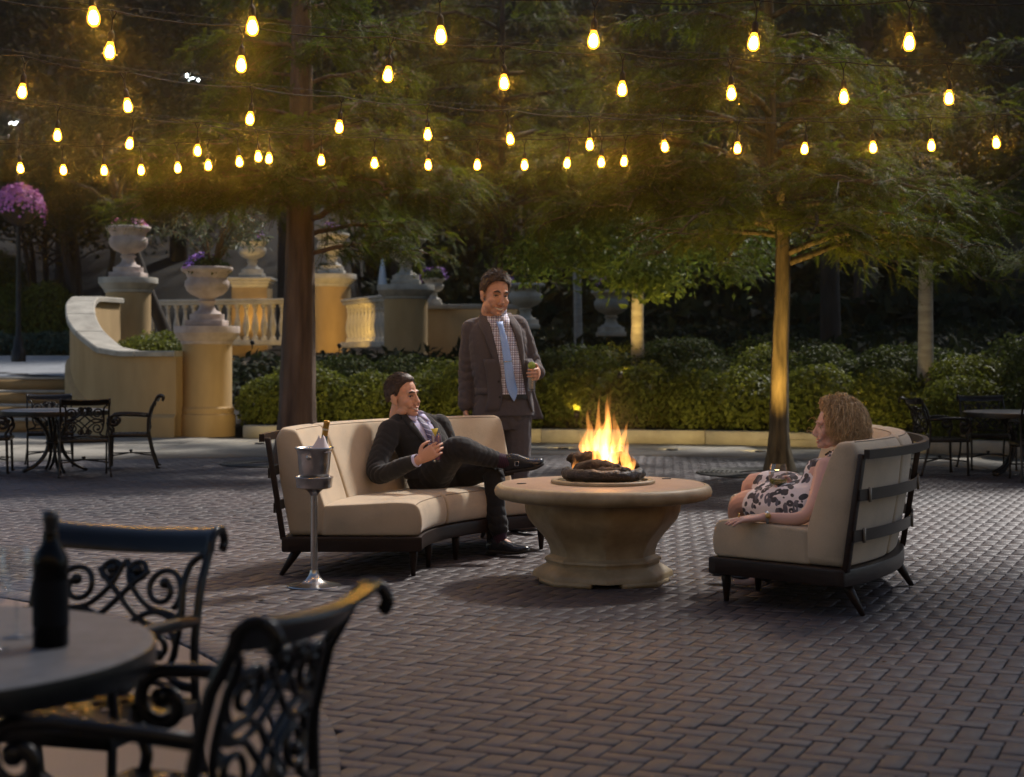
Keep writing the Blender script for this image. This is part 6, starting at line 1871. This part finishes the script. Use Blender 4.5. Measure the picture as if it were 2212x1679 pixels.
# ------------------------------------------------------------------ standing man
def standing_man():
    D = 11.45
    t = thing('person', 'smiling man standing in a brown-grey suit, checked shirt and light blue tie', 'person', (-.06, D, 0))
    t['_skin'] = 2
    F = nrm(V3(.24, -.97, 0)); Rr = np.cross(F, (0, 0, 1))            # wearer's right = image left
    pel = V3(-.065, D, .90); neck = V3(-.120, D + .01, 1.545)
    shR, shL = V3(-.285, D + .01, 1.455), V3(.045, D + .07, 1.475)
    elR, wrR = V3(-.318, D + .02, 1.15), V3(-.33, D - .03, .89)
    elL, wrL = V3(.150, D + .06, 1.185), V3(.185, D - .17, 1.150)
    hipR, hipL = V3(-.150, D, .88), V3(.035, D + .03, .88)
    knR, anR = V3(-.14, D - .01, .49), V3(-.13, D + .03, .09)
    knL, anL = V3(.042, D - .02, .48), V3(.035, D, .09)
    C = V3(-.122, D - .055, 1.700); Fm = frame((.44, -.86, -.14), roll=math.radians(4)); s = 1.20
    body = MB()
    head_blobs(body, C, Fm, s)
    for q_ in (-1, 1):                                            # fuller cheeks
        body.ball(C + Fm @ (V3(q_ * .046, .030, -.058) * s), np.array((.026, .036, .036)) * s, n=16, m=10, M=Fm)
    limb(body, [C + Fm @ (V3(0, -.02, -.06) * s), C + Fm @ (V3(0, -.03, -.11) * s), neck + V3(0, 0, -.05)], [.066, .068, .078])
    sp = spline([pel, MID(pel, neck, .35), MID(pel, neck, .75), neck - V3(0, 0, .05)], 12)
    q = np.linspace(0, 1, 12)
    loft(body, sp, Rr, F, np.interp(q, [0, .3, .7, .9, 1], [.18, .16, .185, .17, .08]), np.interp(q, [0, .3, .7, .9, 1], [.125, .12, .125, .1, .07]))
    for a_, b_, c_ in ((shR, elR, wrR), (shL, elL, wrL)): limb(body, [a_, b_, c_], [.058, .046, .042, .034, .028])
    for a_, b_, c_ in ((hipR, knR, anR), (hipL, knL, anL)):
        limb(body, [a_, MID(a_, b_), b_], [.09, .075, .058]); limb(body, [b_, MID(b_, c_), c_], [.058, .05, .04])
    hand(body, wrR, (0, -.1, -1), (1, 0, 0), True, sc=1.1, curl=(.35, .35, .35, .35))
    hand(body, wrL, (-.1, -1, -.12), (-1, .0, .0), False, sc=1.12, curl=(.62, .65, .68, .72), thumb=(.6, .5))
    limb(body, [anR, anR + V3(.0, -.1, -.04)], [.04, .03]); limb(body, [anL, anL + V3(.05, -.1, -.04)], [.04, .03])
    me = remesh(body, .005, 3, .5)
    carve_face(me, C, Fm, s)
    put(me, 'body', m_skin2, t)
    face_parts(t, C, Fm, s, me, m_hairD, m_lip)
    short_hair(t, C, Fm, s, m_hairD, 8, quiff=.012, spiky=True)
    jk = MB()
    k = 18
    sp = spline([pel + V3(0, 0, -.06), pel + V3(0, 0, .08), MID(pel, neck, .4), MID(pel, neck, .75), neck + V3(0, .012, .022)], k)
    q = np.linspace(0, 1, k)
    loft(jk, sp, Rr, F, np.interp(q, [0, .15, .4, .7, .86, .95, 1], [.222, .216, .200, .218, .205, .13, .088]), np.interp(q, [0, .15, .4, .7, .86, .95, 1], [.160, .155, .146, .156, .132, .098, .074]), n=28)
    limb(jk, [shR + V3(0, 0, .0), elR, wrR + V3(0, 0, .03)], [.082, .074, .066, .062, .055])
    limb(jk, [shL + V3(0, 0, .0), elL, wrL - nrm(wrL - elL) * .03], [.082, .074, .066, .060, .052])
    limb(jk, [neck + Rr * .05 + V3(0, 0, -.045), shR + V3(.01, 0, .025)], [.06, .062]); limb(jk, [neck - Rr * .05 + V3(0, 0, -.045), shL + V3(-.01, 0, .025)], [.06, .062])
    jm = remesh(jk, .007, 4, .5)
    wrinkle(jm, .0048, 14, freq=27)
    crease(jm, [(elR, wrR - shR, .15, 17, .011), (MID(shR, elR, .5), elR - shR, .11, 15, .007), (MID(elR, wrR, .6), wrR - elR, .13, 18, .009), (elL, wrL - shL, .13, 20, .011), (MID(shL, elL, .5), elL - shL, .12, 16, .008), (pel + F * .1 + V3(0, 0, .2), (.25, 0, 1), .15, 12, .007)], 7)
    put(jm, 'jacket', m_suitB, t)
    bvh = bvh_of(jm)
    W = Wrap(bvh, neck, Rr, V3(0.055, 0, -1), F)
    # u>0 is the wearer's right (image left)
    L_ = [(0, .064), (.06, .072), (.12, .066), (.30, .038), (.42, .022), (.52, .018), (.56, .020)]
    R_ = [(0, -.066), (.06, -.084), (.12, -.100), (.30, -.135), (.42, -.148), (.52, -.155), (.56, -.158)]
    lf = lambda v: np.interp(v, [a_ for a_, _ in L_], [b_ for _, b_ in L_]); rf = lambda v: np.interp(v, [a_ for a_, _ in R_], [b_ for _, b_ in R_])
    sm = W.strip([(v, rf(v), lf(v)) for v in np.linspace(-.01, .555, 26)], .006, 15, puff=.006)
    putmb(sm, 'shirt', m_check, t)
    tk = [(.035, -.026, .024), (.085, -.020, .012), (.13, -.034, .014), (.30, -.058, .004), (.45, -.078, -.006), (.545, -.094, -.020), (.60, -.062, -.058)]
    putmb(W.strip(rows_of(tk, 24), .020, 7, puff=.004), 'tie', m_tieB, t, solid=.003)
    a_, b_ = W.pt(-.058, .315, .028), W.pt(.010, .322, .028)
    cl = MB(); cl.tube([a_, b_], .0038, n=6); putmb(cl, 'tie_clip', m_buck, t)
    # belt and trouser front seen between the open panels
    putmb(W.strip([(v, -.172, .012) for v in (.553, .565, .582)], .012, 13, puff=.004), 'belt', m_belt, t)
    for sg, edge in ((1, lf), (-1, rf)):
        lw_ = np.array([(-.03, .046, 0), (.03, .070, 0), (.085, .082, 0), (.10, .060, 0), (.25, .045, 0), (.36, .022, 0), (.43, .004, 0)])
        lap = []
        for v in np.linspace(-.03, .43, 18):
            e = edge(max(v, 0)); lap.append(((e - sg * .004, v), (e + sg * np.interp(v, lw_[:, 0], lw_[:, 1]), v + .0)))
        putmb(W.strip(lap, .014, 6, puff=.005), 'lapel', m_suitB, t, solid=.004)
        # open front panel below the lapel, the wearer's left one swinging out
        pan = []
        for v in np.linspace(.30, .735, 14):
            e = edge(v) - (sg * .0) + (-.055 * max(0, v - .55) / .18 if sg < 0 else .05 * max(0, v - .58) / .15)
            pan.append(((e, v), (e + sg * .10, v)))
        putmb(W.strip(pan, .013, 7, puff=.006), 'jacket_front', m_suitB, t, solid=.004)
        cpt = [W.pt(sg * .004 - .004, .030, .022), W.pt(sg * .058, .098, .018), W.pt(sg * .080, .025, .016), W.pt(sg * .074, -.05, .014)]
        col = MB(); col.add(cpt, [(0, 1, 2), (0, 2, 3)]); putmb(col, 'shirt_collar', m_check, t, smooth=False, solid=.005)
    for v in (.46, .57):
        c_ = W.pt(lf(v) + .022, v, .018); mb = MB(); mb.ball(c_, (.009, .004, .009), n=12, m=6); putmb(mb, 'button', m_solem, t)
    putmb(W.strip([(v, .115, .185) for v in (.505, .53, .555)], .009, 7), 'pocket_flap', m_suitB, t, solid=.006)
    cs = MB(); th = np.linspace(0, 2 * math.pi, 26)
    rr_ = [[neck + Rr * .080 * math.cos(a_) + F * (.080 * math.sin(a_) + .002) + V3(0, 0, h_ + .026 * (1 - math.sin(a_)) * (i == 2)) for a_ in th] for i, h_ in enumerate((-.02, .038, .066))]
    cs.rings(rr_, closed=False); putmb(cs, 'collar_band', m_check, t, solid=.004)
    d_ = nrm(wrL - elL); cf = MB(); cf.tube([wrL - d_ * .05, wrL - d_ * .012], [.044, .042], n=16, cap=False); putmb(cf, 'cuff', m_check, t, solid=.003)
    tr = MB()
    loft(tr, [pel + V3(0, 0, -.16), pel + V3(0, 0, -.07), pel + V3(0, 0, .06), pel + V3(0, 0, .12)], Rr, F, [.17, .198, .188, .178], [.125, .146, .138, .130], n=22)
    limb(tr, [hipR + V3(.0, 0, -.02), MID(hipR, knR), knR, MID(knR, anR), anR + V3(0, 0, .02)], [.116, .104, .09, .082, .078, .076])
    limb(tr, [hipL + V3(.0, 0, -.02), MID(hipL, knL), knL, MID(knL, anL), anL + V3(0, 0, .02)], [.116, .106, .092, .082, .078, .076])
    tm = remesh(tr, .007, 3, .5)
    wrinkle(tm, .0045, 19, freq=26)
    crease(tm, [(knL, (0, 0, 1), .15, 13, .009), (hipL + V3(0, -.1, -.05), (.5, 0, 1), .15, 13, .009), (anL + V3(0, 0, .12), (0, 0, 1), .13, 16, .010), (knR, (0, 0, 1), .15, 13, .009)], 8)
    put(tm, 'trousers', m_suitB, t)
    for a_, dr in ((anL, V3(.55, -.83, 0)), (anR, V3(.1, -1, 0))):
        sl = V3(a_[0] - dr[0] * .07, a_[1] - dr[1] * .07, .024)
        sm = MB(); shoe(sm, sl, None, dr, (0, 0, 1), L_=.30, w=.05, h=.09); o = putmb(sm, 'shoe', m_shoeT, t)
        sole_of(sl, dr, (0, 0, 1), L_=.30, w=.05).build('sole', m_solem, o, smooth=False)
standing_man()
gl2 = tumbler((.138, 11.185, 1.022), .030, .188, 'tall clear drink with a lime slice in the standing man\'s hand', drink_mat('clear_drink', (.42, .44, .46), (.62, .66, .64), .06, .05), .165)
mb = MB()
aa = np.linspace(0, 2 * math.pi, 18, endpoint=False)
mb.rings([[(.027 * math.cos(a_), y_, .178 + .027 * math.sin(a_)) for a_ in aa] for y_ in (-.034, -.028)]); mb.build('lime_slice', mat('lime', (.22, .36, .04), (.42, .52, .12), scale=60, rough=.5), gl2, smooth=False)

# ------------------------------------------------------------------ woman on the right sofa
def dress_mat():
    """white cloth printed with dark leaf shapes"""
    m, nt, b = M_('leaf_print')
    L = nt.links.new
    tc = nt.nodes.new('ShaderNodeTexCoord')
    cur = None
    base = nt.nodes.new('ShaderNodeRGB'); base.outputs[0].default_value = (.80, .75, .77, 1); cur = base.outputs[0]
    for k, (rot, sc, th) in enumerate((((.3, .5, .7), (8, 22, 22), .40), ((1.1, -.6, -.5), (22, 8, 22), .38), ((.2, 1.2, 2.1), (20, 20, 8), .34))):
        mp = nt.nodes.new('ShaderNodeMapping'); mp.inputs['Rotation'].default_value = rot; mp.inputs['Scale'].default_value = sc; mp.inputs['Location'].default_value = (k * 3.1, k, 0)
        L(tc.outputs['Object'], mp.inputs[0])
        vo = nt.nodes.new('ShaderNodeTexVoronoi'); vo.inputs['Scale'].default_value = 1.0; L(mp.outputs[0], vo.inputs['Vector'])
        lt = nt.nodes.new('ShaderNodeMath'); lt.operation = 'LESS_THAN'; lt.inputs[1].default_value = th; L(vo.outputs['Distance'], lt.inputs[0])
        vein = nt.nodes.new('ShaderNodeMath'); vein.operation = 'GREATER_THAN'; vein.inputs[1].default_value = .10; L(vo.outputs['Distance'], vein.inputs[0])
        an = nt.nodes.new('ShaderNodeMath'); an.operation = 'MULTIPLY'; L(lt.outputs[0], an.inputs[0]); L(vein.outputs[0], an.inputs[1])
        mx = nt.nodes.new('ShaderNodeMix'); mx.data_type = 'RGBA'; mx.inputs['B'].default_value = ((.035, .04, .055, 1), (.05, .05, .06, 1), (.12, .12, .15, 1))[k]
        L(cur, mx.inputs['A']); L(an.outputs[0], mx.inputs['Factor']); cur = mx.outputs['Result']
    L(cur, b.inputs['Base Color']); b.inputs['Roughness'].default_value = .8
    return m
m_dress = dress_mat()
m_curl = mat('blond_curls', (.50, .35, .19), (.74, .56, .34), scale=40, rough=.5, tone=((.55, .5, .45), (1.3, 1.25, 1.15)))
def seated_woman():
    t = thing('person', 'woman with curly blond hair in a leaf-print dress holding a glass of white wine', 'person', (1.56, 8.42, 0))
    t['_skin'] = 3
    F = nrm(V3(-.93, .36, 0)); Rr = np.cross(F, (0, 0, 1))             # her right is the far side
    pel = V3(1.57, 8.42, .49); neck = V3(1.735, 8.42, .755)
    shL, shR = V3(1.612, 8.215, .700), V3(1.73, 8.58, .71)
    elL, wrL = V3(1.485, 8.055, .468), V3(1.265, 8.08, .452)
    elR, wrR = V3(1.63, 8.70, .55), V3(1.505, 8.52, .575)
    hipL, hipR = V3(1.575, 8.34, .49), V3(1.60, 8.52, .50)
    knL, anL = V3(1.240, 8.72, .452), V3(1.38, 8.74, .09)
    knR, anR = V3(1.325, 8.80, .560), V3(1.30, 8.86, .16)
    C = V3(1.700, 8.435, .895); Fm = frame((-.985, .12, -.03), roll=math.radians(2)); s = .96
    body = MB()
    head_blobs(body, C, Fm, s, fem=True)
    limb(body, [C + Fm @ (V3(0, -.03, -.06) * s), C + Fm @ (V3(0, -.045, -.12) * s), neck + V3(.01, 0, -.02)], [.044, .043, .05])
    sp = spline([pel + V3(0, 0, -.03), MID(pel, neck, .4) + F * .01, MID(pel, neck, .75) + F * .02, neck - V3(0, 0, .02)], 10)
    q = np.linspace(0, 1, 10)
    loft(body, sp, Rr, F, np.interp(q, [0, .35, .7, .9, 1], [.16, .125, .145, .13, .05]), np.interp(q, [0, .35, .7, .9, 1], [.115, .10, .115, .08, .05]))
    for a_, b_, c_ in ((shL, elL, wrL), (shR, elR, wrR)): limb(body, [a_, b_, c_], [.050, .041, .036, .033, .024])
    limb(body, [neck + V3(0, -.04, -.04), shL], [.04, .048]); limb(body, [neck + V3(0, .04, -.04), shR], [.04, .048])
    limb(body, [hipL, knL, anL], [.088, .072, .054, .056, .034]); limb(body, [hipR, MID(hipR, knR) + V3(0, -.01, .01), knR, MID(knR, anR) + V3(.02, -.01, 0), anR], [.088, .074, .055, .056, .034])
    hand(body, wrL, (-1, .02, -.10), (0, 0.05, -1), False, sc=1.08, curl=(.10, .12, .14, .2), spread=.10, thumb=(.15, .1))
    hand(body, wrR, (-.92, -.28, -.05), (-.25, -1, 0), True, sc=.95, curl=(.55, .6, .65, .7), thumb=(.6, .5))
    for a_ in (anL, anR): limb(body, [a_, a_ + V3(-.06, .03, -.05), a_ + V3(-.14, .06, -.06)], [.034, .034, .022])
    me = remesh(body, .0045, 3, .5)
    carve_face(me, C, Fm, s)
    put(me, 'body', m_skin3, t)
    face_parts(t, C, Fm, s, me, m_curl, m_lip3, fem=True)
    # dress: bodice and a full gathered skirt over the thighs
    dr = MB()
    sp = spline([pel + V3(0, 0, -.03), MID(pel, neck, .4) + F * .01, MID(pel, neck, .72) + F * .02, MID(pel, neck, .88) + F * .012, neck - V3(0, 0, .03)], 12)
    q = np.linspace(0, 1, 12)
    loft(dr, sp, Rr, F, np.interp(q, [0, .35, .7, .88, 1], [.178, .132, .140, .112, .07]), np.interp(q, [0, .35, .7, .88, 1], [.132, .112, .128, .095, .066]), n=24)
    limb(dr, [neck + V3(0, -.03, -.035), MID(neck, shL, .5) + V3(.0, 0, -.012)], [.048, .044]); limb(dr, [neck + V3(0, .04, -.04), shR + V3(0, -.03, 0)], [.05, .05])
    limb(dr, [hipL + V3(0, .0, .0), MID(hipL, knL, .40) + V3(0, -.02, .01), MID(hipL, knL, .70)], [.118, .112, .100])
    limb(dr, [hipR, MID(hipR, knR, .40) + V3(0, 0, .012), MID(hipR, knR, .72) + V3(0, 0, .005)], [.116, .110, .096])
    limb(dr, [MID(hipL, hipR, .5) + V3(-.06, .08, .0), MID(knL, knR, .5) + V3(.10, -.16, -.005)], [.11, .095])
    dm = remesh(dr, .006, 3, .5)
    wrinkle(dm, .005, 24, freq=38, mask=lambda v: np.where(v[:, 2] < .62, 1.0, .35))
    put(dm, 'dress', m_dress, t)
    # curls: springy strands over the skull, falling to the shoulders
    g = np.random.default_rng(12)
    hm = MB()
    X = lambda p: np.array(C) + (np.asarray(p) * s) @ Fm.T
    cap = MB()
    th = np.linspace(0, math.pi * .80, 22); a_ = np.arange(36) * 2 * math.pi / 36
    Dd = np.stack([np.outer(np.sin(th), np.sin(a_)), np.outer(np.sin(th), np.cos(a_)), np.outer(np.cos(th), np.ones(36))], -1)
    az = np.abs(np.arctan2(Dd[..., 0], Dd[..., 1])); el = np.arctan2(Dd[..., 2], np.hypot(Dd[..., 0], Dd[..., 1]))
    kk = el - np.interp(az, [0, .5, .9, 1.3, 1.8, 3.15], [.72, .62, .25, -.45, -.8, -.9])
    R0 = np.array((.0755, .097, .088)) + (np.clip(kk * .08, -.012, .016))[..., None]
    for i in range(0): pass
    hm.rings([X(Dd[i] * R0[i] + np.array((0, -.012, .036))) for i in range(len(th))], cap0=False, cap1=False, c=.15)
    n_c = 2800
    cnt = 0
    while cnt < n_c:
        d = nrm(g.normal(size=3))
        azz = abs(math.atan2(d[0], d[1])); ell = math.atan2(d[2], math.hypot(d[0], d[1]))
        if ell < np.interp(azz, [0, .5, .9, 1.3, 1.8, 3.15], [.70, .58, .2, -.35, -.7, -.8]): continue
        cnt += 1
        root = d * np.array((.078, .099, .092)) + np.array((0, -.012, .036))
        out = nrm(np.array([d[0] * 1.0, d[1] * .7 - .35, d[2] * .5]))
        L_ = g.uniform(.10, .18) * (1.0 if ell < .4 else 1.15)
        vol = g.uniform(.35, 1.0)
        end = root + out * .058 * vol + np.array([d[0] * .02, -.035 * vol, -L_ * (.75 + .25 * (1 - vol))])
        mid = root + out * .058 * vol + np.array([0, -.012, .012 - .02 * (1 - vol)])
        end[2] = max(end[2], -.135 - .02 * g.uniform())
        if end[1] > .02 and abs(end[0]) < .07: end[1] = .02 - g.uniform(0, .03)
        c = spline([root, mid, MID(mid, end, .55) + out * .012, end], 18)
        w = g.uniform(.007, .014); f_ = g.uniform(2.4, 4.6) * 2 * math.pi; ph = g.uniform(0, 6.28)
        qq = np.linspace(0, 1, 18)
        e1 = nrm(np.cross(end - root, g.normal(size=3))); e2 = nrm(np.cross(end - root, e1))
        c = c + (w * qq ** .5 * np.cos(f_ * qq + ph))[:, None] * e1 + (w * qq ** .5 * np.sin(f_ * qq + ph))[:, None] * e2
        hm.tube(X(c), np.interp(qq, [0, .6, 1], [.0013, .0016, .0004]) * s * g.uniform(.6, 1.5), n=3, cap=False, c=np.clip(g.normal(.5, .25), 0, 1))
    for k in range(90):
        d = nrm(g.normal(size=3)); d[2] = abs(d[2]) * .8 - .2; d[1] = d[1] * .8 - .3; d = nrm(d)
        r0 = d * np.array((.12, .135, .12)) + np.array((0, -.03, .01)); qq = np.linspace(0, 1, 12); e1 = nrm(np.cross(d, g.normal(size=3)))
        c = r0 + np.outer(qq * .045, d) + np.outer(.012 * np.sin(qq * g.uniform(5, 9) + g.uniform(0, 6)), e1) + np.outer(qq ** 2 * -.025, (0, 0, 1))
        hm.tube(X(c), np.full(12, .0009), n=3, cap=False, c=g.uniform(.3, 1))
    putmb(hm, 'hair', m_curl, t)
    # watch, ring
    d_ = nrm(wrL - elL)
    wp = wrL - d_ * .025
    mb = MB(); mb.tube([wp - d_ * .008, wp + d_ * .008], [.0315, .0305], n=20, cap=False); wa = putmb(mb, 'watch', mat('steel_band', (.5, .52, .55), rough=.3, metal=1.0), t, solid=.003)
    mb = MB(); c_ = wp + V3(.0, -.031, .010); mb.tube([c_, c_ + V3(0, -.007, .002)], .014, n=18); mb.build('dial', mat('gold_dial', (.7, .42, .12), rough=.3, metal=.6), wa)
    fp = wrL + V3(-.118, -.004, .012)
    mb = MB(); mb.tube([fp + V3(-.003, 0, 0), fp + V3(.003, 0, 0)], .0108, n=14, cap=False); putmb(mb, 'ring', mat('gold', (.8, .5, .15), rough=.25, metal=1.0), t, solid=.002)
    # necklace of dark beads along the neckline
    mb = MB()
    for k in range(9):
        q_ = k / 8; p = neck + F * (.05 + .03 * math.sin(q_ * math.pi)) + Rr * (.06 - .12 * q_) + V3(0, 0, .012 - .02 * math.sin(q_ * math.pi)); mb.ball(p, .0055, n=8, m=6)
    putmb(mb, 'necklace', m_iris, t)
    for a_ in (anL, anR):
        sl = a_ + V3(.035, -.01, -.052); dr_ = V3(-.9, .4, 0) if a_ is anL else V3(-.85, .3, -.35)
        sm = MB(); shoe(sm, sl, None, dr_, (0, 0, 1), L_=.235, w=.040, h=.055); putmb(sm, 'shoe', m_shoeB, t)
seated_woman()
for o in bpy.data.objects:
    if '_skin' in o.keys(): del o['_skin']
m_wine = mat('white_wine', (.50, .46, .10), rough=.1); m_wine.node_tree.nodes['Principled BSDF'].inputs['Transmission Weight'].default_value = .75
wg = wine_glass('wine_glass', (1.412, 8.475, .44), 'stemmed glass of white wine in the woman\'s hand', None, m_wine, .135, sc=1.32, rz=(0, 0))
# ------------------------------------------------------------------ thin added volume imitating lens bloom round the bulbs
BLOOM_DENSITY, HG = 0.0032, 0.98
hm_ = bpy.data.materials.new('bloom_volume'); hm_.use_nodes = True
nt_ = hm_.node_tree; nt_.nodes.remove(nt_.nodes['Principled BSDF'])
pv = nt_.nodes.new('ShaderNodeVolumePrincipled'); pv.inputs['Density'].default_value = BLOOM_DENSITY; pv.inputs['Anisotropy'].default_value = HG; pv.inputs['Color'].default_value = (.95, .93, .9, 1)
nt_.links.new(pv.outputs[0], nt_.nodes['Material Output'].inputs['Volume'])
mb = MB(); mb.box((0, 46, 13.5), (150, 130, 30)); hz = mb.build('bloom_volume', hm_, smooth=False); tag(hz, 'thin added volume imitating the glow round the bulbs', kind='stuff')
